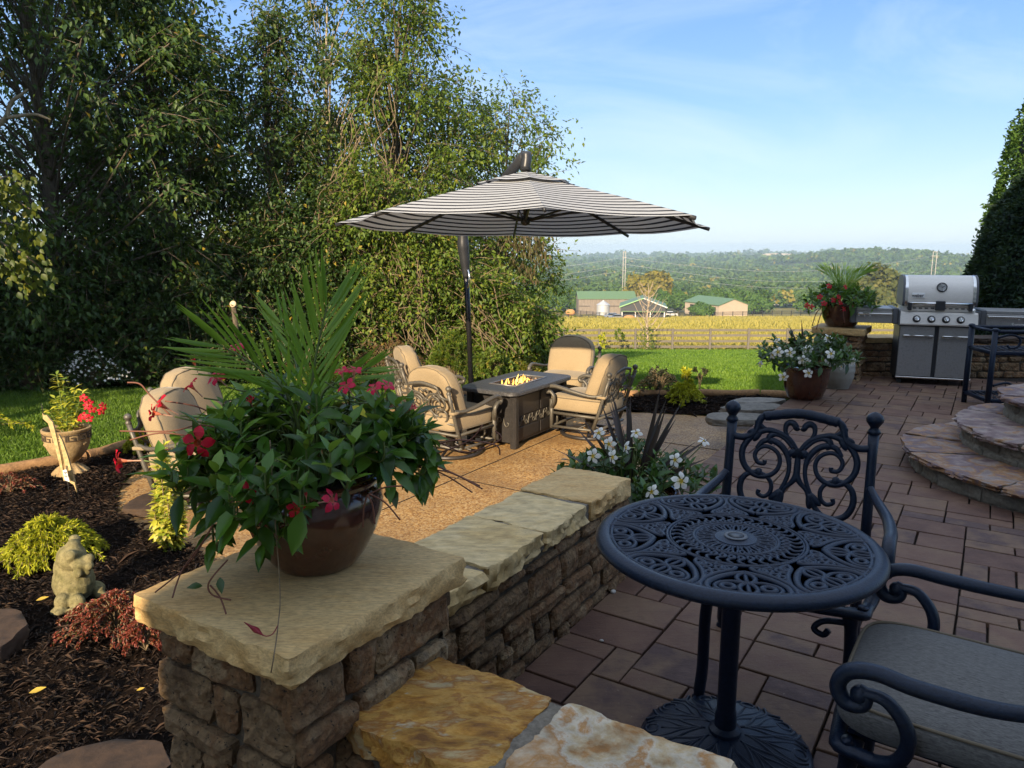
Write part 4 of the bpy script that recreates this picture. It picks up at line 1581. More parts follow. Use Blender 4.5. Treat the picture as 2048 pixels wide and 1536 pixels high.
# ------------------------------------------------------------------ fire table
def fire_table(loc, heading):
    t = thing('fire_table', 'dark rectangular fire pit table with a pitted top and low gas flames', 'fire pit table', loc, -heading)
    w, l, zt = .36, .64, .61
    m = M['dark_metal']
    top = MB()
    hw, hl = .15, .32
    oy = 0
    for lo, hi in (((-w, -l), (w, -hl)), ((-w, hl), (w, l)), ((-w, -hl), (-hw, hl)), ((hw, -hl), (w, hl))):
        pass
    # rounded outer outline, rectangular hole: ring mesh
    n = 64
    out = []
    inn = []
    for i in range(n):
        a = 2 * math.pi * i / n
        c, s = math.cos(a), math.sin(a)
        out.append((w * math.copysign(abs(c) ** .22, c), l * math.copysign(abs(s) ** .22, s)))
        inn.append((hw * math.copysign(min(1, abs(c) ** .12), c), hl * math.copysign(min(1, abs(s) ** .12), s)))
    vs, fs = [], []
    rings = []
    for f, z, base in ((1, zt - .04, 0), (1, zt - .008, 0), (.985, zt, 0)):
        rings.append([(x * f, y * f, z) for x, y in out])
    for q in (.2, .4, .6, .8):
        rings.append([(x * (1 - q) + a * q, y * (1 - q) + b * q, zt + .0025 * math.sin(37 * x + 11 * y + q * 20)) for (x, y), (a, b) in zip(out, inn)])
    rings.append([(a, b, zt) for a, b in inn])
    rings.append([(a, b, zt - .05) for a, b in inn])
    for rg in rings:
        vs += rg
    for g in range(len(rings) - 1):
        for i in range(n):
            i2 = (i + 1) % n
            fs.append((g * n + i, g * n + i2, (g + 1) * n + i2, (g + 1) * n + i))
    top.add(vs, fs)
    top.build('table_top', M['pitted'], t, sharp=40)
    fr = MB()
    fr.tube([(hw + .008, hl + .008, zt + .004), (-hw - .008, hl + .008, zt + .004), (-hw - .008, -hl - .008, zt + .004), (hw + .008, -hl - .008, zt + .004)], .011, 6, up=(0, 0, 1), flat=.6, closed=True)
    fr.build('burner_surround', M['steel_dull'], t)
    b = MB()
    b.box((-hw - .02, -hl - .02, zt - .055), (hw + .02, hl + .02, zt - .045))
    b.build('burner_tray', M['grill_dark'], t)
    gl = MB()
    g = random.Random(3)
    for i in range(260):
        s = g.uniform(.008, .018)
        gl.ball((g.uniform(-hw + .02, hw - .02), g.uniform(-hl + .02, hl - .02), zt - .04 + g.uniform(0, .025)), s, s, s * .8, 6, g.random())
    gl.build('lava_pebbles', M['pebble'], t)
    fl = MB()
    for i in range(30):
        x, y = g.uniform(-hw * .55, hw * .55), g.uniform(-hl * .75, hl * .75)
        h = g.uniform(.03, .1) * (1.1 - abs(y) / hl * .6)
        ph = g.uniform(0, 6)
        k = 6
        pts = [(x + .018 * math.sin(ph + 4 * j / k) * j / k, y + .02 * math.cos(ph * 1.7 + 4 * j / k) * j / k, zt - .03 + h * j / (k - 1)) for j in range(k)]
        fl.tube(pts, [.003, .007, .006, .005, .003, .0006], 5, r=g.random())
    fl.build('flames', M['flame'], t)
    # body
    bx, by = w - .1, l - .13
    bd = MB()
    bd.box((-bx, -by, .05), (bx, by, zt - .04))
    bd.build('cabinet', m, t, smooth=False)
    for sx in (-1, 1):
        for sy in (-1, 1):
            lg = MB()
            x, y = sx * (bx + .01), sy * (by + .01)
            lg.box((x - .035, y - .035, 0), (x + .035, y + .035, zt - .04), .008)
            for dx in (-.018, 0, .018):
                lg.box((x + dx - .004, y + sy * .035, .03), (x + dx + .004, y + sy * .039, zt - .08))
                lg.box((x + sx * .035, y + dx - .004, .03), (x + sx * .039, y + dx + .004, zt - .08))
            lg.build('leg', M['dark_metal'], t, smooth=False)
    for sx in (-1, 1):
        for y0, y1 in ((-by + .05, -.02), (.02, by - .05)):
            pn = MB()
            x = sx * (bx + .012)
            pn.box((min(x, sx * bx), y0, .08), (max(x, sx * bx), y1, .2), .003)
            pn.box((min(x, sx * bx), y0, .33), (max(x, sx * bx), y1, zt - .08), .003)
            pn.build('side_panel', m, t, smooth=False)
    for sx in (-1, 1):
        sc_ = MB()
        x = sx * (bx + .008)
        for i in range(12):
            y = -by + .08 + i * (2 * by - .16) / 11
            f = 1 if i % 2 else -1
            sc_.tube(spline([(x, y - .04, .265 - f * .05), (x, y - .03, .265 + f * .02), (x, y, .265 + f * .045), (x, y + .022, .265 + f * .015), (x, y, .265), (x, y - .012, .265 + f * .015)], 4), .0065, 5)
        sc_.build('scroll_frieze', M['bronze_metal'], t)
    for sy in (-1, 1):
        sc_ = MB()
        y = sy * (by + .008)
        for i in range(5):
            x = -bx + .08 + i * (2 * bx - .16) / 4
            f = 1 if i % 2 else -1
            sc_.tube(spline([(x - .04, y, .265 - f * .05), (x - .03, y, .265 + f * .02), (x, y, .265 + f * .045), (x + .022, y, .265 + f * .015), (x, y, .265)], 4), .0065, 5)
        sc_.build('scroll_frieze', M['bronze_metal'], t)


M['pitted'] = mat_var('pitted', [(.045, .045, .048), (.09, .09, .095), (.06, .06, .064)], 25, .38, .8, 45, .006, .9, metal=.3)
M['pebble'] = mat_var('pebble', [(.02, .015, .012), (.1, .05, .03), (.4, .3, .2)], 20, .5, 0, w=.2)
fire_table((.07, 8.05, PATIO), R(32))

# ------------------------------------------------------------------ umbrella
def umbrella():
    base = Vector((-.56, 10.0, PATIO))
    t = thing('cantilever_umbrella', 'large open cantilever umbrella with black and cream striped canopy over the fire table', 'umbrella', base)
    m = M['grill_dark']
    rel = lambda x, y, z: Vector((x, y, z)) - base
    ap = Vector((.13, 7.3, 2.26))
    RAD, RISE = 1.76, .46
    tilt = Matrix.Rotation(R(-2.4), 4, 'X') @ Matrix.Rotation(R(.4), 4, 'Y')
    place = Matrix.Translation(ap - base) @ tilt
    vs, fs, sv = [], [], []
    K, E = 16, 5
    n = 8 * E
    for i in range(K + 1):
        f = i / K
        for j in range(n):
            g, e = divmod(j, E)
            a0, a1 = math.pi / 4 * g + .06, math.pi / 4 * (g + 1) + .06
            q = e / E
            x = (1 - q) * math.cos(a0) + q * math.cos(a1)
            y = (1 - q) * math.sin(a0) + q * math.sin(a1)
            sag = .03 * math.sin(math.pi * q) * f
            z = -RISE * (.9 * f + .1 * f * f) - sag
            rr = RAD * (f if i else .001)
            rin = 1 - .02 * math.sin(math.pi * q) * (f > .98)
            vs.append(place @ Vector((x * rr * rin, y * rr * rin, z)))
            sv.append(f * RAD / .108)
    for i in range(K):
        for j in range(n):
            j2 = (j + 1) % n
            fs.append((i * n + j, (i + 1) * n + j, (i + 1) * n + j2, i * n + j2))
    # vent cap on top
    b0 = len(vs)
    for i in range(4):
        f = i / 3 * .27
        for j in range(n):
            g, e = divmod(j, E)
            a0, a1 = math.pi / 4 * g + .06, math.pi / 4 * (g + 1) + .06
            q = e / E
            x = (1 - q) * math.cos(a0) + q * math.cos(a1)
            y = (1 - q) * math.sin(a0) + q * math.sin(a1)
            vs.append(place @ Vector((x * RAD * max(f, .001), y * RAD * max(f, .001), .035 - RISE * f * .95 - .012 * math.sin(math.pi * q) * f * 4)))
            sv.append(f * RAD / .108 + .4)
    for i in range(3):
        for j in range(n):
            j2 = (j + 1) % n
            fs.append((b0 + i * n + j, b0 + (i + 1) * n + j, b0 + (i + 1) * n + j2, b0 + i * n + j2))
    cm = MB()
    cm.add(vs, fs)
    me = cm.mesh(False)
    a = me.attributes.new('stripe', 'FLOAT', 'POINT')
    a.data.foreach_set('value', sv)
    obj('canopy', me, M['canvas'], t)
    for g in range(8):
        a0 = math.pi / 4 * g + .06
        c, s = math.cos(a0), math.sin(a0)
        rb = MB()
        pts = [place @ Vector((c * RAD * f, s * RAD * f, -RISE * (.9 * f + .1 * f * f) - .018)) for f in (.03, .3, .6, .9, 1.012)]
        rb.tube(pts, .013, 6, up=(0, 0, 1), flat=1.4)
        ro = rb.build('rib', m, t)
        st = MB()
        st.tube([place @ Vector((c * .03, s * .03, -.42)), place @ Vector((c * RAD * .52, s * RAD * .52, -RISE * (.9 * .52 + .1 * .27) - .03))], .011, 6)
        st.build('strut', m, ro)
    h = MB()
    h.tube([place @ Vector((0, 0, .08)), place @ Vector((0, 0, -.44))], .022, 10)
    h.lathe([(.0, -.47), (.03, -.465), (.045, -.44), (.045, -.4), (.025, -.38)], 14, M=place)
    h.lathe([(.03, .03), (.05, .035), (.055, .06), (.03, .08)], 14, M=place)
    h.build('hub', m, t)
    # arm: from the knob over the apex down to the pole
    k0 = rel(.12, 7.28, 2.30)
    k1 = rel(.13, 7.3, 2.47)
    arm = MB()
    arm.tube(spline([k0, rel(.135, 7.3, 2.40), k1], 4), [.045, .048, .05, .052, .052, .05, .05, .046, .036], 10, up=(0, 1, 0), flat=1.4)
    joint = rel(-.6, 9.85, 1.88)
    arm.tube([rel(.11, 7.34, 2.43), rel(-.1, 8.1, 2.27), joint], [.045, .042, .042], 8, up=(0, 0, 1), flat=1.3)
    arm.build('arm', m, t)
    p = MB()
    p.tube([rel(-.55, 10.0, PATIO + .05), rel(-.585, 10.02, .7), rel(-.635, 10.04, 1.95)], [.036, .036, .04], 12, flat=1.2, up=(0, 1, 0))
    p.build('pole', M['pole_metal'], t)
    q = MB()
    q.tube(spline([rel(-.6, 10.0, 1.2), rel(-.615, 9.985, 1.36), rel(-.63, 9.97, 1.52), rel(-.64, 9.96, 1.66), rel(-.635, 9.95, 1.95)], 4), [.05, .052, .054, .056, .06, .065, .068, .07, .072, .075, .078, .08, .075, .07, .07, .07, .07], 10, up=(0, 1, 0), flat=1.1)
    q.build('slide_housing', m, t)
    hd = MB()
    hd.tube(spline([rel(-.58, 9.93, 1.3), rel(-.56, 9.9, 1.22), rel(-.565, 9.9, 1.12), rel(-.58, 9.93, 1.06)], 4), .012, 6)
    hd.build('handle', M['chrome'], t)
    bs = MB()
    for w in (0, math.pi / 2):
        bs.box((-.5, -.04, .0), (.5, .04, .05), .006, M=Matrix.Rotation(w + .5, 4, 'Z'))
    for i in range(4):
        w = math.pi / 2 * i + .5 + math.pi / 4
        bs.box((-.22, -.22, .0), (.22, .22, .07), .02, M=Matrix.Translation((.34 * math.cos(w), .34 * math.sin(w), 0)) @ Matrix.Rotation(w, 4, 'Z') @ Matrix.Rotation(math.pi / 4, 4, 'Z'))
    bs.build('base_weights', M['grill_dark'], t, smooth=False)


M['pole_metal'] = mat_flat('pole_metal', (.045, .045, .05), .25, .7)
umbrella()

# ------------------------------------------------------------------ lettering
def lettering(txt, size, ext, bold=False, shear=0.0):
    cu = bpy.data.curves.new('t', 'FONT')
    cu.body = txt
    cu.size = size
    cu.extrude = ext
    cu.shear = shear
    cu.align_x = 'CENTER'
    cu.align_y = 'CENTER'
    cu.offset = size * (.018 if bold else 0)
    ob = bpy.data.objects.new('t', cu)
    COL.objects.link(ob)
    dg = bpy.context.evaluated_depsgraph_get()
    me = bpy.data.meshes.new_from_object(ob.evaluated_get(dg))
    bpy.data.objects.remove(ob)
    bpy.data.curves.remove(cu)
    me.materials.clear()
    return me


FACE = Matrix.Rotation(math.pi / 2, 4, 'X')       # stands a flat text up, facing -Y

# ------------------------------------------------------------------ grill
def grill(loc, rz):
    t = thing('gas_grill', 'stainless steel four knob gas grill with closed lid and two side shelves', 'grill', loc, rz)
    S, D_ = M['stainless'], M['steel_dull']
    hb = .388
    bd = MB()
    bd.box((-hb, .015, .07), (hb, .45, .69))
    bd.build('cabinet', M['grill_dark'], t, smooth=False)
    for s, lab in ((-1, 'left stainless door'), (1, 'right dusty stainless door')):
        d = MB()
        x0, x1 = (-hb + .004, -.022) if s < 0 else (.022, hb - .004)
        d.box((x0, -.012, .095), (x1, .012, .685), .005)
        dr = d.build('door', D_, t, smooth=False)
        dr['label'] = lab
        h = MB()
        h.box((x0 + .03, -.055, .555), (x1 - .015, -.035, .585), .006)
        for hx in (x0 + .06, x1 - .05):
            h.box((hx - .012, -.036, .56), (hx + .012, -.012, .58), .003)
        h.build('handle', M['chrome'], dr, smooth=False)
    k = MB()
    k.box((-hb - .002, -.02, .07), (hb + .002, .02, .088), .003)
    k.build('kick_trim', M['chrome'], t, smooth=False)
    for x in (-.34, .34):
        for y in (.05, .4):
            kk = MB()
            kk.tube([(x - .02, y, .035), (x + .02, y, .035)], .035, 12)
            kk.box((x - .025, y - .02, .05), (x + .025, y + .02, .07))
            kk.build('caster', M['rubber'], t, smooth=False)
    # control panel with sloping face
    cp = MB()
    hw = .398
    prof = [(.02, .695), (-.05, .70), (-.055, .715), (-.03, .835), (-.01, .85), (.47, .86), (.47, .695)]
    vs = [(x, y, z) for x in (-hw, hw) for y, z in prof]
    n = len(prof)
    cp.add(vs, [tuple(range(n)), tuple(reversed(range(n, 2 * n)))] + [((i + 1) % n, i, n + i, n + (i + 1) % n) for i in range(n)])
    cp.build('control_panel', S, t, smooth=False)
    for s in (-1, 1):
        ends = MB()
        ends.box((min(s * hw, s * (hw + .02)), -.045, .69), (max(s * hw, s * (hw + .02)), .47, .87), .006)
        ends.build('end_cap', M['grill_grey'], t, smooth=False)
    for x in (-.228, -.076, .074, .222):
        kb = MB()
        Mx = Matrix.Translation((x, -.042, .772)) @ Matrix.Rotation(math.pi / 2 - .2, 4, 'X')
        kb.lathe([(0, .0), (.042, .0), (.042, .008), (.036, .012), (.031, .03), (.027, .034), (0, .034)], 24, M=Mx)
        kb.build('knob', M['grill_dark'], t, sharp=40)
        kr = MB()
        kr.lathe([(.022, .034), (.026, .036), (.024, .038), (.018, .035)], 24, M=Mx)
        kr.box((-.005, -.02, .034), (.005, .02, .042), .001, M=Mx)
        kr.build('knob_ring', M['chrome'], t)
    bt = MB()
    bt.lathe([(0, 0), (.02, 0), (.02, .01), (0, .012)], 18, M=Matrix.Translation((.345, -.02, .88)) @ Matrix.Rotation(math.pi / 2 - .3, 4, 'X'))
    bt.build('igniter_button', M['chrome'], t, sharp=40)
    # cook box strip with vents
    cb = MB()
    cb.box((-.36, .03, .855), (.36, .46, .915), .004)
    cb.build('cook_box', S, t, smooth=False)
    vt = MB()
    for i in range(11):
        x = -.31 + .062 * i
        vt.box((x - .018, .026, .887), (x + .018, .032, .9))
    vt.build('vent_slots', M['grill_dark'], t, smooth=False)
    # lid
    lp = [(.015, .918), (.0, .95), (.0, 1.02), (.012, 1.1), (.04, 1.18), (.085, 1.235), (.15, 1.262), (.24, 1.268), (.34, 1.25), (.42, 1.2), (.46, 1.1), (.47, .918)]
    lp = [(p.x, p.y) for p in spline(lp, 3)]
    n = len(lp)
    hl = .36
    ld = MB()
    ld.add([(x, y, z) for x in (-hl, hl) for y, z in lp], [(i + 1, i, n + i, n + i + 1) for i in range(n - 1)])
    lid = ld.build('lid', S, t)
    for s in (-1, 1):
        le = MB()
        x0, x1 = sorted((s * hl, s * (hl + .025)))
        le.add([(x, .23 + (y - .23) * 1.012, .918 + (z - .918) * 1.015) for x in (x0, x1) for y, z in lp], [tuple(range(n)), tuple(reversed(range(n, 2 * n)))] + [(i + 1, i, n + i, n + i + 1) for i in range(n - 1)])
        le.build('lid_end', M['grill_grey'], lid, sharp=40)
    for s in (-1, 1):
        ls = MB()
        x0, x1 = sorted((s * (hl - .03), s * (hl + .002)))
        ls.add([(x, y - .003, z + .002) for x in (x0, x1) for y, z in lp[2:20]], [(i + 1, i, 18 + i, 18 + i + 1) for i in range(17)])
        ls.build('lid_strip', M['chrome'], lid)
    lh = MB()
    lh.tube([(-.32, -.055, .955), (.32, -.055, .955)], .014, 12)
    lh.build('lid_handle', M['chrome'], lid)
    for x in (-.31, .31):
        lb = MB()
        lb.box((x - .018, -.07, .87), (x + .018, .0, .965), .006)
        lb.build('handle_bracket', M['grill_dark'], lid, smooth=False)
    lb = MB()
    lb.box((-.05, -.075, .875), (.05, -.03, .985), .008)
    lb.build('handle_light', M['grill_dark'], lid, smooth=False)
    Mx = Matrix.Translation((.012, .02, 1.135)) @ Matrix.Rotation(math.pi / 2 - .26, 4, 'X')
    g = MB()
    g.lathe([(0, 0), (.055, 0), (.055, .014), (.047, .018), (.044, .013)], 32, M=Mx)
    gz = g.build('thermometer', M['grill_dark'], lid, sharp=40)
    g = MB()
    g.lathe([(0, .0135), (.044, .0135)], 32, M=Mx)
    g.build('dial_face', M['white_paint'], gz)
    g = MB()
    g.box((-.003, -.004, .015), (.028, .002, .0165), M=Mx @ Matrix.Rotation(.5, 4, 'Z'))
    for i in range(11):
        w = -.6 + i * .42
        g.box((.034, -.0015, .014), (.041, .0015, .0155), M=Mx @ Matrix.Rotation(w, 4, 'Z'))
    g.build('dial_needle', M['black_paint'], gz, smooth=False)
    Mx = Matrix.Translation((-.225, -.003, 1.04)) @ Matrix.Rotation(-.1, 4, 'X')
    g = MB()
    g.box((-.068, -.008, -.03), (.068, .006, .03), .006, M=Mx)
    bg_ = g.build('badge', M['white_paint'], lid, smooth=False)
    tx = lettering('weber', .047, .001, True)
    tx.transform(Mx @ Matrix.Translation((-.008, -.0095, -.002)) @ FACE)
    obj('badge_lettering', tx, M['black_paint'], bg_)
    # side shelves
    for s in (-1, 1):
        x0, x1 = (-.93, -.418) if s < 0 else (.418, 1.0)
        sh = MB()
        sh.box((x0 + .06, -.005, .845), (x1 - .06, .46, .885), .006)
        sh.box((x0 + .06, -.02, .71), (x1 - .06, .0, .845), .005)
        so_ = sh.build('side_shelf', D_, t, smooth=False)
        for xa in (x0, x1 - .058):
            e = MB()
            e.box((xa, -.03, .705), (xa + .058, .47, .89), .008)
            e.build('shelf_end', M['grill_grey'], so_, smooth=False)
        e = MB()
        e.box((x0 + .07, -.06, .805), (x1 - .07, -.045, .828), .004)
        e.box((x0 + .08, -.046, .808), (x0 + .1, -.02, .825))
        e.box((x1 - .1, -.046, .808), (x1 - .08, -.02, .825))
        e.build('towel_bar', M['chrome'], so_, smooth=False)
        for i in range(3):
            e = MB()
            x = (x0 + .09 + .06 * i) if s < 0 else (x1 - .09 - .06 * i)
            e.tube([(x, -.055, .79), (x, -.03, .79)], .008, 8)
            e.build('tool_hook', M['chrome'], so_)
        if s > 0:
            tx = lettering('Summit', .05, .001, True, .3)
            tx.transform(Matrix.Translation((x1 - .2, -.0225, .735)) @ FACE)
            obj('shelf_lettering', tx, M['white_paint'], so_)


gx = at_d(1871, 770, 8.66)
grill((gx.x - .05, 8.66, 0), R(-19))

# ------------------------------------------------------------------ metal serving cart at the right
def cart(loc, rz):
    t = thing('serving_cart', 'black metal two shelf serving cart beside the grill, cut off by the right frame edge', 'cart', loc, rz)
    m = M['cast_metal']
    W, Dp, Ht = .95, .46, .82
    for x in (0, W):
        for y in (0, Dp):
            l = MB()
            l.tube([(x, y, 0), (x, y, Ht - .02)], .026, 8)
            l.ball((x, y, Ht - .015), .034, None, .02, 10)
            l.build('leg', m, t)
    for z in (.13, .6):
        s = MB()
        for a, b in (((0, 0), (W, 0)), ((W, 0), (W, Dp)), ((W, Dp), (0, Dp)), ((0, Dp), (0, 0))):
            s.box((min(a[0], b[0]) - .015, min(a[1], b[1]) - .015, z - .04), (max(a[0], b[0]) + .015, max(a[1], b[1]) + .015, z - .002), .004)
        for i in range(16):
            x = W * (i + .5) / 16
            s.tube([(x - .05, 0, z - .008), (x + .05, Dp, z - .008)], .008, 5, up=(0, 0, 1), flat=.5)
            s.tube([(x + .05, 0, z - .01), (x - .05, Dp, z - .01)], .008, 5, up=(0, 0, 1), flat=.5)
        s.build('shelf', m, t)
    r = MB()
    r.tube([(0, 0, Ht - .03), (W, 0, Ht - .03)], .018, 8)
    r.tube([(0, Dp, Ht - .03), (W, Dp, Ht - .03)], .018, 8)
    r.tube([(0, 0, Ht - .03), (0, Dp, Ht - .03)], .016, 8)
    r.build('top_rail', m, t)
    d = MB()
    for z in (.6, .13):
        for f in (.0, W * .5):
            d.tube(spline([(f + .03, .0, z + .13), (f + .15, 0, z + .16), (f + .23, 0, z + .12), (f + .22, 0, z + .05), (f + .15, 0, z + .03), (f + .12, 0, z + .06)], 5), .012, 6)
            d.tube(spline([(f + .22, 0, z + .14), (f + .35, 0, z + .11), (f + .46, 0, z + .13)], 5), .011, 6)
    d.build('scrollwork', m, t)


cart((4.66, 7.2, 0), R(-6))
# ------------------------------------------------------------------ flowers and potted plants
def flower_mesh(size, sd, tube=1.0, petals=5, open_=1.0):
    """trumpet flower along +Z: tube, throat and five twisted petals"""
    g = random.Random(sd)
    mb = MB()
    s = size
    n = 10
    prof = [(.035, 0, .05), (.03, .35, .05), (.05, .6, .15), (.11, .85, .3), (.16, 1.0, .36)]
    for k in range(len(prof) - 1):
        vs, fs = [], []
        for (ra, z, c) in (prof[k], prof[k + 1]):
            for j in range(n):
                w = 2 * math.pi * j / n
                vs.append((ra * s * math.cos(w), ra * s * math.sin(w), (z - 1.0) * s * .95 * tube))
        for j in range(n):
            j2 = (j + 1) % n
            fs.append((j, j2, n + j2, n + j))
        mb.add(vs, fs, (prof[k][2] + prof[k + 1][2]) / 2)
    for p in range(petals):
        w0 = 2 * math.pi * p / petals + g.uniform(-.1, .1)
        rows = []
        bend = g.uniform(-.1, .12)
        for f, wd in ((0, .42), (.3, .86), (.58, .92), (.82, .58), (1.0, .06)):
            r_ = (.14 + .5 * f * open_)
            z = .02 + .22 * (1 - open_) * f + .1 * f - (.24 + bend) * f * f * open_
            row = []
            for e in (-1, -.35, .35, 1):
                a = w0 + e * wd * .62 * (1 - .2 * f) + .25 * f
                row.append((r_ * s * math.cos(a), r_ * s * math.sin(a), (z + .05 * e * f) * s))
            rows.append(row)
        vs = [q for row in rows for q in row]
        for i in range(4):
            mb.add([rows[i][j] for j in range(4)] + [rows[i + 1][j] for j in range(4)], [(j, j + 1, 5 + j, 4 + j) for j in range(3)], (.48, .6, .8, .9)[i] + g.uniform(-.05, .05))
    return mb.mesh(True)


def add_flower(parent, p, d, size, mat, sd, open_=1.0, name='flower', tube=1.0):
    me = flower_mesh(size, sd, tube, 5, open_)
    d = Vector(d).normalized()
    q = d.to_track_quat('Z', 'Y').to_matrix().to_4x4()
    me.transform(Matrix.Translation(p) @ q)
    return obj(name, me, mat, parent)


def shoots(g, n, c, spread, rise, zlow, L, W, pairs, bias=0.0, ell=(1, 1), outl=.35):
    """leafy shoots from a pot mouth; returns leaf arrays, stems MB and tip points"""
    stems = MB()
    P, Dd, Nn, Ls, rr = [], [], [], [], []
    tips = []
    for i in range(n):
        w = g.uniform(0, 2 * math.pi)
        q = math.sqrt(g.uniform(.02, 1))
        hgt = rise * (1 - .8 * q ** 2.6) * g.uniform(.45, 1.1) + zlow * q ** 4 * g.uniform(.2, 1.1)
        tip = Vector((math.cos(w) * spread * q * ell[0] * g.uniform(.85, 1.12), math.sin(w) * spread * q * ell[1] * g.uniform(.85, 1.12), hgt))
        root = Vector((math.cos(w) * .06, math.sin(w) * .06, -.02))
        mid = Vector((tip.x * .45, tip.y * .45, max(hgt, rise * .45) * .8 + .03))
        sp = spline([root, mid, tip, tip + Vector((tip.x * .06, tip.y * .06, .055))], 5)
        sp = [Vector(c) + p for p in sp]
        stems.tube(sp, .0028, 4, cap=False)
        end = (sp[-1] - sp[-3]).normalized()
        end = (end + Vector((0, 0, outl))).normalized()
        tips.append((sp[-1], end))
        a0 = g.uniform(0, 6.28)
        for k in range(pairs):
            f = 1 - k * .55 / pairs
            idx = min(len(sp) - 1, int(f * (len(sp) - 1)))
            base = sp[idx]
            ax = (sp[min(idx + 1, len(sp) - 1)] - sp[max(idx - 1, 0)]).normalized()
            s1 = ax.orthogonal().normalized()
            s2 = ax.cross(s1)
            for h in (0, math.pi):
                a = a0 + k * math.pi / 2 + h + g.uniform(-.3, .3)
                side = s1 * math.cos(a) + s2 * math.sin(a)
                el = .45 + .5 * (k == 0)
                d = (side + ax * (el + g.uniform(-.1, .4)) + Vector((0, 0, .22 - .1 * k))).normalized()
                P.append(base)
                Dd.append(d)
                nn = (Vector((0, 0, 1)) + ax * .6 + Vector((g.uniform(-.3, .3), g.uniform(-.3, .3), 0)))
                Nn.append(nn)
                Ls.append(L * g.uniform(.5, 1.25) * (.7 if k == 0 else 1))
                rr.append(min(1, max(0, g.gauss(.35 + .3 * (k == 0), .2))))
    P, Dd, Nn = (np.array([tuple(v) for v in x]) for x in (P, Dd, Nn))
    Ls = np.array(Ls)
    return rich_leaf(P, Dd, Nn, Ls, Ls * W, np.array(rr), .16), stems, tips


def frond(mb_parts, stem, path, n, Lmax, w, g, spread=.62, droop=.25, vs=0):
    """pinnate palm leaf along path"""
    sp = spline(path, 12)
    stem.tube(sp, [.0045 * (1 - .8 * i / len(sp)) + .0008 for i in range(len(sp))], 5)
    P, D, N, Ls, rr = [], [], [], [], []
    m = len(sp)
    for i in range(n):
        f = .22 + .78 * i / (n - 1)
        idx = min(m - 2, int(f * (m - 1)))
        t = (sp[idx + 1] - sp[max(0, idx - 1)]).normalized()
        pl = t.cross(Vector((.15, -1, .25))).normalized()
        for s in (-1, 1):
            sw = spread * (1 - .55 * (f - .22))
            d = (t * math.cos(sw) + pl * s * math.sin(sw) + Vector((0, 0, -droop * .3)) + Vector((g.uniform(-.05, .05), g.uniform(-.12, .12), g.uniform(-.05, .05)))).normalized()
            P.append(sp[idx])
            D.append(d)
            N.append(pl.cross(t) * -1 + t * .3 + pl * s * .5)
            Ls.append(Lmax * (.45 + .75 * math.sin(math.pi * min(1, (f - .1) * .95))) * g.uniform(.9, 1.06))
            rr.append(g.uniform(.2, .9))
    P, D, N = (np.array([tuple(v) for v in x]) for x in (P, D, N))
    Ls = np.array(Ls)
    mb_parts.append(rich_leaf(P, D, N, Ls, w, np.array(rr), .1 + droop * .3))


def pot_mesh(prof, name, mat, parent, n=48):
    p = MB()
    p.lathe(prof, n)
    return p.build(name, mat, parent, sharp=50)


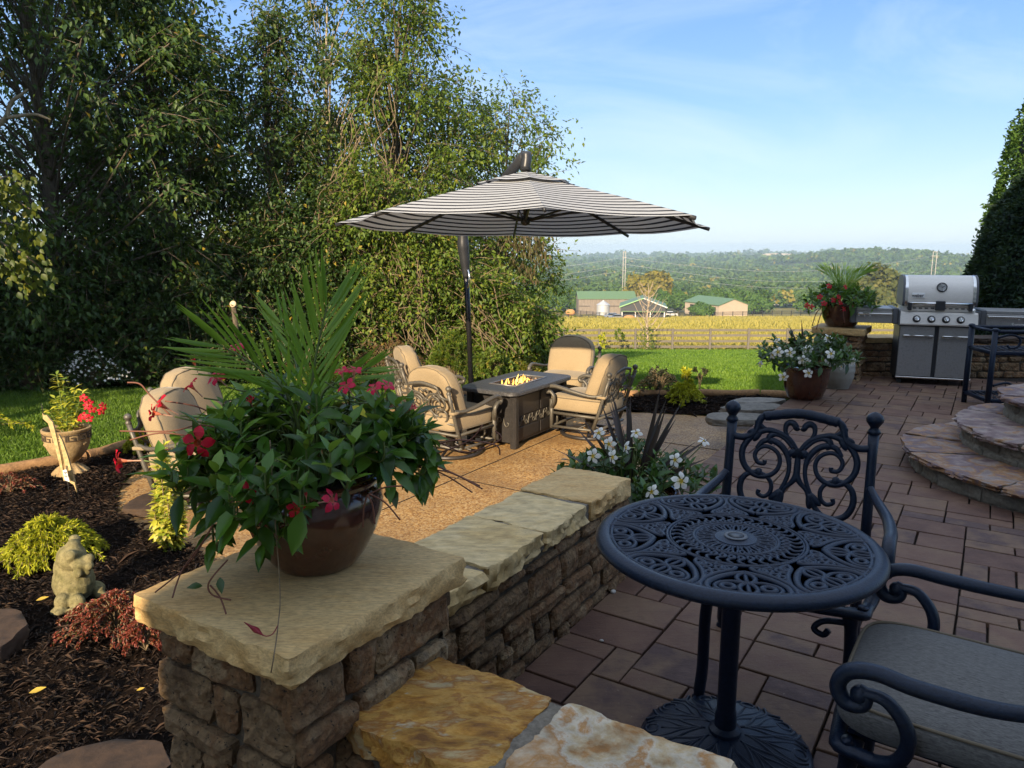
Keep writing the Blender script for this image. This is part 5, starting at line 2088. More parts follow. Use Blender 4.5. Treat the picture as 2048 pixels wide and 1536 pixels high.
# --- the big foreground plant
def big_plant():
    o = Vector((-.528, 1.915, .752))
    t = thing('potted_plant', 'glossy brown pot on the near pier with a palm frond and red trumpet flowers', 'potted plant', o)
    pot_mesh([(0, .0), (.104, .0), (.11, .006), (.132, .035), (.163, .095), (.181, .15), (.183, .178), (.175, .21), (.169, .222), (.178, .23), (.182, .241), (.176, .248), (.164, .246), (.158, .234), (.156, .215)], 'pot', M['glazed_pot'], t, 64)
    s = MB()
    s.lathe([(0, .222), (.16, .212)], 30)
    s.build('soil', M['soil'], t)
    g = random.Random(12)
    V1, st, tips = shoots(g, 128, (0, 0, .235), .34, .185, -.02, .083, .44, 4)
    # trailing shoots at the left front and over the rim
    extra = []
    stems = st
    for k, (dx, dy, dz) in enumerate([(-.21, -.13, .1), (-.06, -.22, .13), (-.0, -.23, .18), (-.12, -.2, .2), (-.25, -.05, .17), (-.29, .04, .2), (.22, -.12, .25), (.26, -.04, .24), (.28, .05, .24), (.3, -.03, .26)]):
        sp = spline([(0, 0, .26), (dx * .6, dy * .6, .3), (dx, dy, dz + .1), (dx * 1.04, dy * 1.08, dz)], 5)
        stems.tube(sp, .0028, 4, cap=False)
        P, D, N, L_, rr = [], [], [], [], []
        for i in range(4, len(sp)):
            ax = (sp[i] - sp[i - 1]).normalized()
            s1 = ax.orthogonal().normalized()
            s2 = ax.cross(s1)
            a = g.uniform(0, 6)
            for h in (0, math.pi):
                d = s1 * math.cos(a + h) + s2 * math.sin(a + h) + ax * .6
                P.append(tuple(sp[i]))
                D.append(tuple(d))
                N.append((g.uniform(-.3, .3), -.5, 1))
                L_.append(g.uniform(.055, .085))
                rr.append(g.random() * .7)
        L_ = np.array(L_)
        extra.append(rich_leaf(np.array(P), np.array(D), np.array(N), L_, L_ * .42, np.array(rr)))
    V, F_, r = merge_np([V1] + extra)
    obj('foliage', np_mesh(V, F_, r, True), M['leaf_mand'], t)
    stems.build('stems', M['green_stem'], t)
    # palm
    zb = .3

    def W3(px, py, dep):
        return at_d(px, py, dep) - o
    fr = [([(0.0, .0, .22), tuple(W3(622, 800, 1.93)), tuple(W3(634, 700, 1.95)), tuple(W3(655, 610, 1.97))], 18, .2, .0108, .6, 0),
          ([(-.01, .0, .22), tuple(W3(580, 800, 1.9)), tuple(W3(515, 735, 1.88)), tuple(W3(440, 690, 1.86))], 16, .17, .0098, .62, .35),
          ([(0.0, .02, .22), tuple(W3(600, 780, 2.02)), tuple(W3(585, 700, 2.08)), tuple(W3(560, 640, 2.12))], 12, .14, .009, .5, .1),
          ([(.01, .01, .22), tuple(W3(640, 800, 1.9)), tuple(W3(690, 760, 1.92)), tuple(W3(740, 735, 1.95))], 11, .1, .009, .6, .3)]
    for i, (path, n, L, w, sp_, dr) in enumerate(fr):
        parts = []
        sm = MB()
        frond(parts, sm, path, n, L, w, g, sp_, dr)
        V, F_, r = merge_np(parts)
        fo = obj('palm_frond', np_mesh(V, F_, r, True), M['leaf_palm'], t)
        sm.build('rachis', M['green_stem'], fo)
    # flowers where the photo shows them: pixel, depth, facing, size, opening
    fl = [((395, 886), 1.72, (-.1, -1, .15), .062, 1, 'fl_red'), ((236, 922), 1.8, (-1, -.25, .05), .055, .8, 'fl_red'), ((318, 808), 1.85, (-.7, -.4, .6), .055, .7, 'fl_red'),
          ((306, 826), 1.86, (-1, -.1, .2), .05, .6, 'fl_red'), ((380, 770), 1.95, (-.6, -.2, .75), .045, .8, 'fl_red'), ((388, 724), 1.96, (-.3, 0, 1), .03, .15, 'fl_red'),
          ((432, 754), 1.95, (-.3, -.6, .6), .048, .9, 'fl_pink'), ((472, 695), 2.0, (-.2, -.4, .8), .044, .8, 'fl_pink'), ((682, 742), 1.95, (-.1, -.3, .9), .042, .7, 'fl_pink'),
          ((708, 740), 1.97, (.1, -.2, .95), .045, .7, 'fl_pink'), ((692, 772), 1.93, (-.3, -.5, .7), .045, .9, 'fl_pink'), ((748, 776), 1.95, (-.3, -.4, .75), .044, .8, 'fl_pink'),
          ((774, 770), 1.97, (.3, -.3, .8), .042, .8, 'fl_pink'), ((664, 1000), 1.66, (.85, -.4, .3), .05, .9, 'fl_pink'), ((592, 1018), 1.65, (.3, -.9, .1), .042, .8, 'fl_red'),
          ((490, 988), 1.66, (-.2, -1, .0), .048, .9, 'fl_red'), ((612, 990), 1.67, (0, -.2, 1), .02, .1, 'fl_pink'), ((825, 815), 1.95, (.6, -.2, .5), .032, .3, 'fl_pink'), ((500, 800), 1.92, (.0, -.5, .7), .035, .4, 'fl_red')]
    for i, (p, dep, d, s_, op, mt) in enumerate(fl):
        P = at_d(p[0], p[1], dep - (.07 if dep > 1.9 else .03)) - o
        add_flower(t, P, d, s_ * 1.0, M[mt], 100 + i, op)
        root = Vector((P.x * .5, P.y * .5, max(P.z - .03, .2)))
        base = P - Vector(d).normalized() * s_ * 1.05
        stx = MB()
        stx.tube(spline([root, (root + base) / 2 + Vector((0, 0, -.01)), base], 5), .0022, 5)
        stx.build('flower_stalk', M['green_stem'], t)
    # dry seed pods and hanging vines
    pods = [([(445, 1010), (420, 1060), (375, 1130), (310, 1185)], 1.75), ([(440, 1020), (415, 1070), (365, 1140), (345, 1195)], 1.74),
            ([(455, 1120), (418, 1165), (425, 1190), (462, 1200)], 1.6), ([(420, 1170), (440, 1195), (452, 1228)], 1.6),
            ([(735, 990), (728, 1015), (726, 1055)], 1.68), ([(735, 990), (745, 1010), (750, 1048)], 1.68), ([(738, 988), (770, 1005), (800, 1040)], 1.7), ([(735, 990), (770, 975), (805, 972)], 1.72),
            ([(840, 930), (890, 950), (945, 985)], 1.9), ([(840, 935), (900, 945), (965, 978)], 1.9), ([(838, 925), (880, 935), (960, 972)], 1.92),
            ([(450, 860), (400, 850), (340, 862), (240, 862)], 1.85), ([(450, 865), (390, 872), (320, 866), (260, 880)], 1.85), ([(430, 830), (390, 812), (330, 802)], 1.88),
            ([(340, 830), (300, 790), (280, 768), (255, 765)], 1.9), ([(860, 890), (920, 880), (990, 890), (1000, 910)], 1.95), ([(860, 880), (930, 905), (1000, 880), (990, 862)], 1.97), ([(855, 900), (880, 905), (940, 880), (965, 850)], 1.95),
            ([(400, 950), (370, 1000), (330, 930)], 1.8), ([(385, 930), (340, 900), (320, 905)], 1.8)]
    for i, (px, dep) in enumerate(pods):
        mb = MB()
        if px[0][0] > 835:
            px = [(770, 895)] + px
        pts = [at_d(x, y, dep) - o for x, y in px]
        if i in (0, 1, 2, 3):
            for j, q in enumerate(pts):
                if q.z < .02:
                    pts[j] = at_z(px[j][0], px[j][1], .77) - o
        mb.tube(spline(pts, 6), .0021, 5)
        mb.build('seed_pod', M['dry_stem'], t)
    # one thin vine trailing down the front of the cap, with a bud
    mb = MB()
    pts = [at_d(540, 880, 1.66), at_d(548, 1010, 1.66), at_d(560, 1180, 1.63), at_z(556, 1250, .762), at_z(548, 1310, .762), at_d(542, 1345, 1.418)]
    mb.tube(spline([p - o for p in pts], 6), .0014, 5)
    mb.build('vine', M['vine_wood'], t)
    mb = MB()
    pts = [at_z(x, y, .768) - o for x, y in ((555, 1252), (545, 1268), (530, 1272), (515, 1262), (500, 1252), (488, 1244))]
    mb.tube(spline(pts, 5), [.0012] * 12 + [.002, .003, .0045, .006, .0065, .006, .005, .004, .003, .0025, .002, .0015, .001, .0006], 6)
    mb.build('bud', M['fl_bud'], t)
    # a yellow leaf and a few trailing leaves by the rim
    y = MB()
    V, F_, r = rich_leaf(np.array([tuple(at_d(705, 812, 1.85) - o), tuple(at_z(405, 1172, .79) - o), tuple(at_z(440, 1155, .81) - o)]), np.array([(.5, -.3, -.2), (-.5, -.2, .1), (.2, -.5, -.4)]), np.array([(0, -.6, 1.)] * 3), np.array([.05, .035, .04]), np.array([.025, .02, .02]), np.array([1., .3, .4]))
    obj('yellowed_leaf', np_mesh(V[:15], F_[:8], r[:8], True), M['leaf_gold'], t)
    obj('trailing_leaf', np_mesh(V[15:30], F_[:8], r[8:16], True), M['leaf_white'], t)
    obj('trailing_leaf', np_mesh(V[30:], F_[:8], r[16:], True), M['leaf_white'], t)


M['fl_bud'] = mat_flat('flower_bud', (.22, .012, .025), .5)
big_plant()


def cordyline(parent, c, n, L, g, tilt=.5):
    P, D, N, Ls, rr = [], [], [], [], []
    for i in range(n):
        w = g.uniform(0, 6.28)
        el = g.uniform(.05, tilt * 2)
        d = Vector((math.cos(w) * math.sin(el), math.sin(w) * math.sin(el), math.cos(el)))
        P.append(tuple(Vector(c) + Vector((math.cos(w), math.sin(w), 0)) * .02))
        D.append(tuple(d))
        N.append((-d.x * .6 + g.uniform(-.4, .4), -d.y - .6, .9))
        Ls.append(L * g.uniform(.7, 1.1))
        rr.append(g.random())
    Ls = np.array(Ls)
    V, F_, r = rich_leaf(np.array(P), np.array(D), np.array(N), Ls, .031, np.array(rr), .12)
    obj('cordyline_blades', np_mesh(V, F_, r, True), M['leaf_cordy'], parent)


def white_pot(label, o, prof, n, spread, rise, zlow, seed, fl, L=.085, cn=22, cl=.5, ell=(1, 1)):
    t = thing('potted_plant', label, 'potted plant', o)
    pot_mesh(prof, 'pot', M['glazed_pot'], t, 48)
    zr = prof[-1][1]
    s = MB()
    s.lathe([(0, zr), (prof[-1][0] + .003, zr - .01)], 24)
    s.build('soil', M['soil'], t)
    g = random.Random(seed)
    V1, st, tips = shoots(g, n, (0, 0, zr), spread, rise, zlow, L, .42, 4, 0, ell)
    V, F_, r = V1
    obj('foliage', np_mesh(V, F_, r, True), M['leaf_white'], t)
    st.build('stems', M['green_stem'], t)
    if cn:
        cordyline(t, (0, .03, zr), cn, cl, g)
    for i, (px, py, dep, d, s_) in enumerate(fl):
        P = at_d(px, py, dep) - Vector(o)
        add_flower(t, P, d, s_, M['fl_white'], seed * 10 + i, 1.0)
        base = P - Vector(d).normalized() * s_ * .95
        b = MB()
        b.tube(spline([Vector((P.x * .55, P.y * .55, zr + .06)), (base + Vector((P.x * .55, P.y * .55, zr + .06))) / 2 + Vector((0, 0, .015)), base], 5), .003, 5)
        b.build('flower_stalk', M['green_stem'], t)
    return t


# white mandevilla with cordyline behind the seat wall
o = Vector((.66, 3.92, -.01))
t = white_pot('brown pot of white flowers with dark spiky cordyline blades, between seat wall and table', o,
              [(0, 0), (.15, 0), (.17, .02), (.2, .14), (.225, .27), (.245, .28), (.245, .3), (.225, .3), (.215, .27)],
              95, .42, .2, .02, 31,
              [(1350, 878 + 42, 3.75, (-.6, -.7, .4), .064), (1197, 866, 3.9, (-.5, -.6, .6), .06), (1218, 888, 3.8, (-.6, -.7, .2), .064), (1186, 912, 3.7, (-.5, -.8, .3), .064), (1225, 914, 3.65, (-.8, -.5, .1), .06),
               (1252, 895, 3.8, (-.9, -.3, .1), .056), (1272, 866, 3.95, (-.3, -.5, .8), .056), (1362, 962, 3.5, (.15, -.95, .35), .074), (1303, 984, 3.5, (-.7, -.6, .4), .064), (1408, 882, 4.0, (.3, -.4, .8), .056)],
              .09, 24, .55, (1, 1))
# brown pot with white flowers at the terrace edge
o = Vector((3.14, 7.9, 0))
white_pot('wide brown pot with round white flowers at the terrace edge near the far pier', o,
          [(0, 0), (.16, 0), (.175, .01), (.21, .1), (.235, .22), (.24, .31), (.262, .33), (.262, .35), (.24, .35), (.23, .32)],
          120, .46, .32, .02, 41,
          [(1612, 700, 7.7, (-.5, -.8, .3), .085), (1580, 705, 7.6, (-.3, -.9, .3), .09), (1556, 704, 7.6, (-.6, -.7, .3), .09), (1662, 707, 7.5, (.2, -.9, .3), .095), (1605, 720, 7.5, (-.3, -.9, .2), .085), (1614, 724, 7.5, (.0, -1, .2), .08),
           (1655, 676, 7.8, (.1, -.7, .6), .095), (1618, 698, 7.6, (-.3, -.8, .5), .07), (1707, 722, 7.7, (.6, -.7, .2), .085), (1617, 746, 7.45, (0, -.9, .2), .085), (1567, 754, 7.5, (-.2, -.9, -.1), .085), (1520, 728, 7.8, (-.9, -.3, .2), .06), (1554, 680, 7.9, (-.6, -.3, .7), .06), (1683, 733, 7.6, (.5, -.8, .1), .06), (1545, 710, 7.7, (-.8, -.5, .1), .07)],
          .1, 12, .5, (1.08, 1))

# far pier pot: palm and red flowers
o = Vector((4.1, 9.22, .632))
t = thing('potted_plant', 'brown pot with small palm and red flowers on the distant pier by the grill', 'potted plant', o)
pot_mesh([(0, 0), (.17, 0), (.2, .03), (.25, .13), (.27, .24), (.275, .3), (.29, .31), (.29, .335), (.265, .335), (.255, .3)], 'pot', M['glazed_pot'], t, 40)
g = random.Random(77)
V1, st, tips = shoots(g, 90, (0, 0, .31), .5, .24, -.14, .11, .42, 4)
V, F_, r = V1
obj('foliage', np_mesh(V, F_, r, True), M['leaf_mand'], t)
st.build('stems', M['green_stem'], t)
for i in range(7):
    w = i * .9 + .3
    parts, sm = [], MB()
    dx, dy = math.cos(w) * .2, math.sin(w) * .16
    frond(parts, sm, [(0, 0, .3), (dx * .3, dy * .3, .5), (dx * .8, dy * .8, .68), (dx * 1.5, dy * 1.5, .78)], 14, .2, .011, g, .5, .2)
    V, F_, r = merge_np(parts)
    obj('palm_frond', np_mesh(V, F_, r, True), M['leaf_palm'], t)
for i, (px, py) in enumerate([(1612, 605), (1622, 608), (1674, 592), (1690, 597), (1686, 585), (1702, 562), (1720, 607), (1642, 585), (1664, 560), (1652, 600), (1698, 612)]):
    P = at_d(px, py, 8.85) - o
    add_flower(t, P, ((px - 1666) / 60, -.8, .4), .068, M['fl_red'], 300 + i, 1)
for i, pts in enumerate([[(-.28, -.1, .3), (-.36, -.15, .15), (-.42, -.2, -.02)], [(-.3, -.1, .3), (-.4, -.12, .2), (-.46, -.15, .02)], [(-.1, -.28, .3), (-.12, -.33, .2), (-.1, -.34, .08)], [(.05, -.3, .28), (.08, -.34, .15)]]):
    b = MB()
    b.tube(spline(pts, 4), .006, 5)
    b.build('seed_pod', M['dry_stem'], t)

t.scale = (.88, .88, .88)
t.location.x -= .05
# grey ceramic jar behind the brown pot
j = MB()
jc = at_z(1690, 782, 0)
prof = [(0, 0), (.11, 0), (.125, .02), (.155, .1), (.17, .2), (.165, .28), (.135, .36), (.1, .4), (.09, .42), (.1, .44), (.085, .44), (.075, .4)]
prof = [(p.x + (.003 * (k % 4 < 2) if .06 < p.y < .33 else 0), p.y) for k, p in enumerate(spline(prof, 5))]
j.lathe(prof, 32, (jc.x, jc.y + .2, 0))
tagit(j.build('ceramic_jar', M['grey_ceramic'], None), 'ribbed grey ceramic jar standing behind the wide brown pot', 'jar')

# ------------------------------------------------------------------ mulch bed pieces
# Greek key urn with red flowers
def urn():
    c = at_z(142, 945, MZ + .01)
    t = thing('garden_urn', 'carved stone urn with Greek key band and a red flowering plant at the lawn edge', 'urn', c)
    b = MB()
    b.lathe([(.02, .1), (.05, .09), (.06, .11), (.1, .14), (.15, .2), (.178, .27), (.184, .31), (.186, .32), (.188, .385), (.198, .395), (.2, .415), (.185, .42), (.165, .4), (.16, .34)], 40)
    b.build('bowl', M['urn_stone'], t, sharp=40)
    f = MB()
    n = 48
    prof = [(.145, 0), (.145, .015), (.11, .05), (.06, .085), (.05, .1)]
    vs, fs = [], []
    for ra, z in prof:
        for k in range(n):
            w = 2 * math.pi * k / n
            q = ra * (1 + (.06 if k % 4 < 2 else -.03) * (ra > .06))
            vs.append((q * math.cos(w), q * math.sin(w), z))
    for i in range(len(prof) - 1):
        for k in range(n):
            fs.append((i * n + k, i * n + (k + 1) % n, (i + 1) * n + (k + 1) % n, (i + 1) * n + k))
    f.add(vs, fs)
    f.build('fluted_foot', M['urn_stone'], t, smooth=False)
    k = MB()
    m = 12
    for i in range(m):
        w0 = 2 * math.pi * i / m
        for (a0, a1, z0, z1) in ((0, .85, .376, .383), (0, .12, .33, .383), (0, .62, .326, .333), (.5, .62, .333, .36), (.3, .62, .353, .36), (.85, .97, .326, .383)):
            k.box((-.5, 0, 0), (.5, 1, 1), M=Matrix.Rotation(w0 + (a0 + a1) / 2 * 2 * math.pi / m, 4, 'Z') @ Matrix.Translation((.19, 0, z0)) @ Matrix.Scale(.008, 4, (1, 0, 0)) @ Matrix.Translation((0, -(a1 - a0) / 2 * 2 * math.pi / m * .19, 0)) @ Matrix.Scale((a1 - a0) * 2 * math.pi / m * .19, 4, (0, 1, 0)) @ Matrix.Scale(z1 - z0, 4, (0, 0, 1)))
    k.build('key_band', M['urn_dark'], t, smooth=False)
    gr = MB()
    g = random.Random(9)
    for cl in range(6):
        w0 = cl * math.pi / 3 - 1.2
        for i in range(14):
            w = w0 + g.uniform(-.16, .16)
            z = g.uniform(.2, .29)
            ra = .115 + (z - .16) * .5
            gr.ball((ra * math.cos(w), ra * math.sin(w), z), .013, None, None, 6)
    gr.build('grape_relief', M['urn_stone'], t)
    P, D, N, Ls, rr = [], [], [], [], []
    st = MB()
    for i, (dx, dy, h) in enumerate([(-.03, 0, .52), (.0, .03, .46), (.12, 0, .4), (.2, -.04, .36), (.06, -.05, .3), (-.08, .02, .3), (-.12, -.02, .2), (.15, .05, .25)]):
        sp = spline([(dx * .2, dy * .2, .36), (dx * .6, dy * .6, .36 + h * .55), (dx, dy, .38 + h)], 8)
        st.tube(sp, .005, 5)
        for q in range(2, len(sp)):
            for s in range(3):
                w = g.uniform(0, 6.28)
                P.append(tuple(sp[q]))
                D.append((math.cos(w), math.sin(w), g.uniform(-.2, 1)))
                N.append((math.cos(w) * g.uniform(-.5, .8), math.sin(w) * g.uniform(-.5, .8), 1))
                Ls.append(g.uniform(.06, .09))
                rr.append(g.uniform(0.1, .75))
    V, F_, r = rich_leaf(np.array(P), np.array(D), np.array(N), np.array(Ls), .026, np.array(rr), .3)
    obj('foliage', np_mesh(V, F_, r, True), M['leaf_varieg'], t)
    st.build('stems', M['green_stem'], t)
    for i, (px, py) in enumerate([(166, 796), (178, 806), (174, 812), (184, 818), (206, 812), (203, 822), (166, 832), (178, 836), (160, 836)]):
        p = at_d(px, py, c.y - .12) - c
        add_flower(t, p, ((px - 168) / 30, -.8, .3), .062, M['fl_red'], 500 + i, 1)


M['urn_dark'] = mat_flat('urn_dark', (.07, .05, .03), .95)
urn()


# bird shaped wooden garden stake
def stake():
    c = at_z(140, 1003, MZ)
    t = thing('garden_stake', 'slender pale wooden garden stake on a thin rod in front of the urn', 'garden stake', c)
    rod = MB()
    rod.tube([(0, 0, -.02), (0, 0, .3)], .004, 6)
    rod.build('rod', M['dark_metal'], t)
    s = .00455

    def pl(pts, y0, y1):
        b = MB()
        b.prism([((x - 140) * s, (1003 - y) * s * 1.04) for x, y in pts], y0, y1, M=Matrix.Rotation(math.pi / 2, 4, 'X'))
        return b
    A = [(110, 848), (112, 852), (117, 852), (126, 864), (129, 885), (133, 920), (136, 965), (134, 966), (125, 905), (118, 866), (110, 858)]
    pl(A, -.008, .008).build('left_wing', M['stake_wood'], t, smooth=False)
    Bp = [(131, 886), (136, 896), (143, 925), (150, 968), (152, 988), (148, 974), (138, 968), (134, 930)]
    pl(Bp, -.03, -.012).build('right_wing', M['stake_wood'], t, smooth=False)
    tg = pl([(137.5, 946), (144, 944), (147.5, 966), (139.5, 963)], .0305, .033)
    to = tg.build('tag', M['white_paint'], t, smooth=False)
    ink = MB()
    for k in range(3):
        for q in range(2):
            x = 139.3 + k * 1.9 + q * .5
            ink.box(((x - 140) * s, -.0345, (1003 - 951 - q * 6 - (k % 2) * 2) * s * 1.04), ((x + 1.1 - 140) * s, -.0335, (1003 - 948.5 - q * 6) * s * 1.04))
    ink.build('tag_print', M['black_paint'], to, smooth=False)
    sp = MB()
    sp.tube([((110.5 - 140) * s, 0, (1003 - 850) * s * 1.04), ((109 - 140) * s, 0, (1003 - 832) * s * 1.04)], [.004, .0015], 6)
    sp.build('beak', M['dark_metal'], t)


stake()


def blob_mesh(balls, vox=.012):
    """fuses ellipsoids into one skin"""
    mb = MB()
    for c, rx, ry, rz in balls:
        mb.ball(c, rx, ry, rz, 16)
    me = mb.mesh()
    ob = bpy.data.objects.new('tmp', me)
    COL.objects.link(ob)
    m = ob.modifiers.new('r', 'REMESH')
    m.mode = 'VOXEL'
    m.voxel_size = vox
    s = ob.modifiers.new('s', 'SMOOTH')
    s.iterations = 2
    dg = bpy.context.evaluated_depsgraph_get()
    out = bpy.data.meshes.new_from_object(ob.evaluated_get(dg))
    bpy.data.objects.remove(ob)
    out.polygons.foreach_set('use_smooth', [True] * len(out.polygons))
    for n_ in ('rnd',):
        if n_ in out.attributes:
            out.attributes.remove(out.attributes[n_])
    a = out.attributes.new('rnd', 'FLOAT', 'FACE')
    a.data.foreach_set('value', [.5] * len(out.polygons))
    return out


c = at_z(152, 1202, MZ)
st_b = [((0, 0, .13), .125, .115, .135), ((-.015, 0, .22), .095, .09, .1), ((.02, -.02, .3), .088, .085, .085), ((.03, -.01, .36), .045, .05, .05), ((.065, -.075, .335), .036, .036, .036), ((.0, .045, .385), .036, .034, .034),
        ((.095, -.04, .275), .055, .06, .04), ((.1, -.08, .225), .03, .025, .03), ((.115, -.03, .22), .034, .03, .03), ((.09, -.1, .05), .055, .04, .05), ((.135, -.13, .018), .05, .026, .022), ((.105, -.155, .018), .045, .022, .02), ((.02, -.13, .06), .045, .05, .055), ((.04, -.18, .02), .03, .045, .022), ((.0, -.17, .02), .022, .04, .02), ((.08, .08, .05), .06, .05, .05), ((.13, .06, .02), .045, .03, .02),
        ((.14, -.02, .3), .03, .03, .03), ((.15, -.04, .26), .028, .028, .026)]
so_ = obj('garden_statue', blob_mesh(st_b, .0075), M['statue'])
so_.location = c
so_.rotation_euler = (0, 0, -.15)
so_.scale = (.93, .93, .93)
tagit(so_, 'mossy grey concrete frog statue sitting in the mulch, facing right', 'statue')


# shrubs -------------------------------------------------------------
def sprig_shrub(name, label, cat, c, n, rx, ry, h, leafL, leafW, mat, seed, per=26, droop=.3, up=1.0, group=None, shape=1.0, base=.0):
    """fine sprays arching out from a base"""
    g = np.random.default_rng(seed)
    t = thing(name, label, cat, c, 0, group)
    P, D, N = [], [], []
    st = MB()
    for i in range(n):
        w = g.uniform(0, 2 * np.pi)
        q = np.sqrt(g.uniform(0, 1)) * g.uniform(.75, 1.1)
        tip = np.array([np.cos(w) * rx * q, np.sin(w) * ry * q, base + h * (1 - .75 * q ** 2) * g.uniform(.75, 1.08) * up])
        mid = np.array([tip[0] * .45, tip[1] * .45, tip[2] * .8 + .05 * h])
        sp = spline([(0, 0, 0), tuple(mid), tuple(tip), (tip[0] * 1.12, tip[1] * 1.12, tip[2] - droop * h * .35)], 5)
        st.tube(sp, .003, 3, cap=False)
        a = np.array([tuple(v) for v in sp])
        k = per
        f = g.uniform(.35, 1, k) * (len(a) - 1.01)
        i0 = f.astype(int)
        b = a[i0] + (a[i0 + 1] - a[i0]) * (f - i0)[:, None]
        ax = unit(a[i0 + 1] - a[i0])
        P.append(b)
        D.append(ax + g.normal(0, .55, (k, 3)) + np.array([0, 0, .1]))
        N.append(g.normal(0, .5, (k, 3)) + np.array([0, 0, 1]))
    P, D, N = np.concatenate(P), np.concatenate(D), np.concatenate(N)
    m = len(P)
    L = leafL * g.uniform(.6, 1.25, m)
    V, F_, r = leaf_cloud(P, D, N, L, leafW * g.uniform(.7, 1.2, m), np.clip(g.normal(.5, .25, m), 0, 1), .2)
    obj('foliage', np_mesh(V, F_, r), mat, t)
    st.build('branches', M['vine_wood'], t)
    return t


c = at_z(105, 1120, MZ)
sprig_shrub('conifer_shrub', 'mounded golden threadleaf conifer shrub beside the frog statue', 'shrub', c, 260, .3, .27, .28, .036, .009, M['leaf_gold'], 5, 52, .55)
c = at_z(282, 905, MZ)
sprig_shrub('conifer_shrub', 'small golden conifer shrub at the left arm of the paired patio chairs', 'shrub', c, 80, .15, .15, .22, .04, .008, M['leaf_gold'], 6, 40, .4)
c = at_z(235, 1262, MZ)
sprig_shrub('barberry_shrub', 'low red and green barberry shrub spreading beside the frog statue', 'shrub', c, 150, .3, .24, .2, .02, .011, M['leaf_barb'], 7, 42, .3)
c = at_z(292, 1300, MZ)
sprig_shrub('barberry_shrub', 'pinkish red barberry tuft under the left corner of the pier cap', 'shrub', c, 45, .12, .1, .16, .02, .013, M['leaf_barb'], 8, 34, .3)
c = at_z(20, 985, MZ)
sprig_shrub('barberry_shrub', 'low reddish seedling shrub at the left frame edge in front of the edging timber', 'shrub', c, 50, .25, .2, .16, .025, .012, M['leaf_barb'], 9, 24, .3)
c = at_z(5, 870, -.4)
sprig_shrub('fern_plant', 'yellow green fern spray reaching in from the left frame edge', 'fern', c + Vector((-.35, 0, 0)), 26, .6, .4, .3, .05, .012, M['leaf_gold'], 10, 60, .6)

# variegated upright shrub
c = at_z(342, 1098, MZ)
t = thing('variegated_shrub', 'upright yellow and green variegated euonymus shrub left of the pier', 'shrub', c)
g = random.Random(21)
P, D, N, Ls, rr = [], [], [], [], []
st = MB()
for i in range(20):
    w = g.uniform(0, 6.28)
    ra = g.uniform(.0, .13)
    h = g.uniform(.3, .74) * (1 - .5 * (ra / .13) ** 2)
    sp = spline([(math.cos(w) * ra * .4, math.sin(w) * ra * .4, 0), (math.cos(w) * ra, math.sin(w) * ra, h * .5), (math.cos(w) * ra * 1.1, math.sin(w) * ra * 1.1, h)], 10)
    st.tube(sp, .004, 4)
    for q in range(2, len(sp)):
        for s in range(4):
            a = s * math.pi / 2 + q * .8 + g.uniform(-.3, .3)
            P.append(tuple(sp[q]))
            D.append((math.cos(a), math.sin(a), g.uniform(-.5, .9) + .4 * (q > len(sp) - 3)))
            N.append((math.cos(a) * g.uniform(-.2, .9), math.sin(a) * g.uniform(-.2, .9), .8))
            Ls.append(g.uniform(.045, .07))
            rr.append(min(1, max(0, g.gauss(.58, .27))))
Ls = np.array(Ls)
V, F_, r = rich_leaf(np.array(P), np.array(D), np.array(N), Ls, Ls * .5, np.array(rr), .25)
obj('foliage', np_mesh(V, F_, r, True), M['leaf_varieg'], t)
st.build('branches', M['vine_wood'], t)

# right bed shrubs
c = at_z(1368, 808, MZ)
sprig_shrub('euonymus_shrub', 'bright yellow shrub standing in the right mulch bed', 'shrub', c, 120, .22, .22, .3, .045, .024, M['leaf_gold'], 31, 26, .1)
c2 = c + Vector((.03, .05, .2))
sprig_shrub('euonymus_shrub', 'tall yellow shoots rising from the yellow shrub in the right bed', 'shrub', Vector((c2.x, c2.y, MZ)), 14, .08, .08, .55, .05, .024, M['leaf_gold'], 32, 30, -.1)
c = at_z(1318, 790, MZ)
sprig_shrub('dark_shrub', 'small dark leaved shrub left of the yellow shrub', 'shrub', c, 90, .3, .22, .38, .035, .018, M['leaf_darkpurple'], 33, 24, .1)
c = at_z(1398, 790, MZ)
sprig_shrub('young_shrub', 'thin dark leafy shoots right of the yellow shrub', 'shrub', c, 5, .09, .06, .56, .065, .026, M['leaf_darkpurple'], 34, 22, -.1)

# fallen leaves on the mulch
fallen = [((58, 1386), 'fl', 'yellow fallen leaf low on the mulch left of the pier', .07), ((72, 1201), 'fl', 'yellow fallen leaf on the mulch left of the frog statue', .065), ((273, 1381), 'fl', 'small orange fallen leaf on the mulch near the pier', .035)]
for (p, _, lab, L) in fallen:
    q = at_z(p[0], p[1], MZ + .035)
    V, F_, r = rich_leaf(np.array([tuple(q)]), np.array([(1, .5, .02)]), np.array([(.1, -.2, 1.)]), np.array([L]), np.array([L * .5]), np.array([1.]), -.15)
    tagit(obj('fallen_leaf', np_mesh(V, F_, r, True), M['leaf_fallen'] if 'leaf_fallen' in M else M.setdefault('leaf_fallen', mat_leaf('leaf_fallen', [(.4, .27, .03), (.55, .38, .06)], .6, .2))), lab, 'leaf')

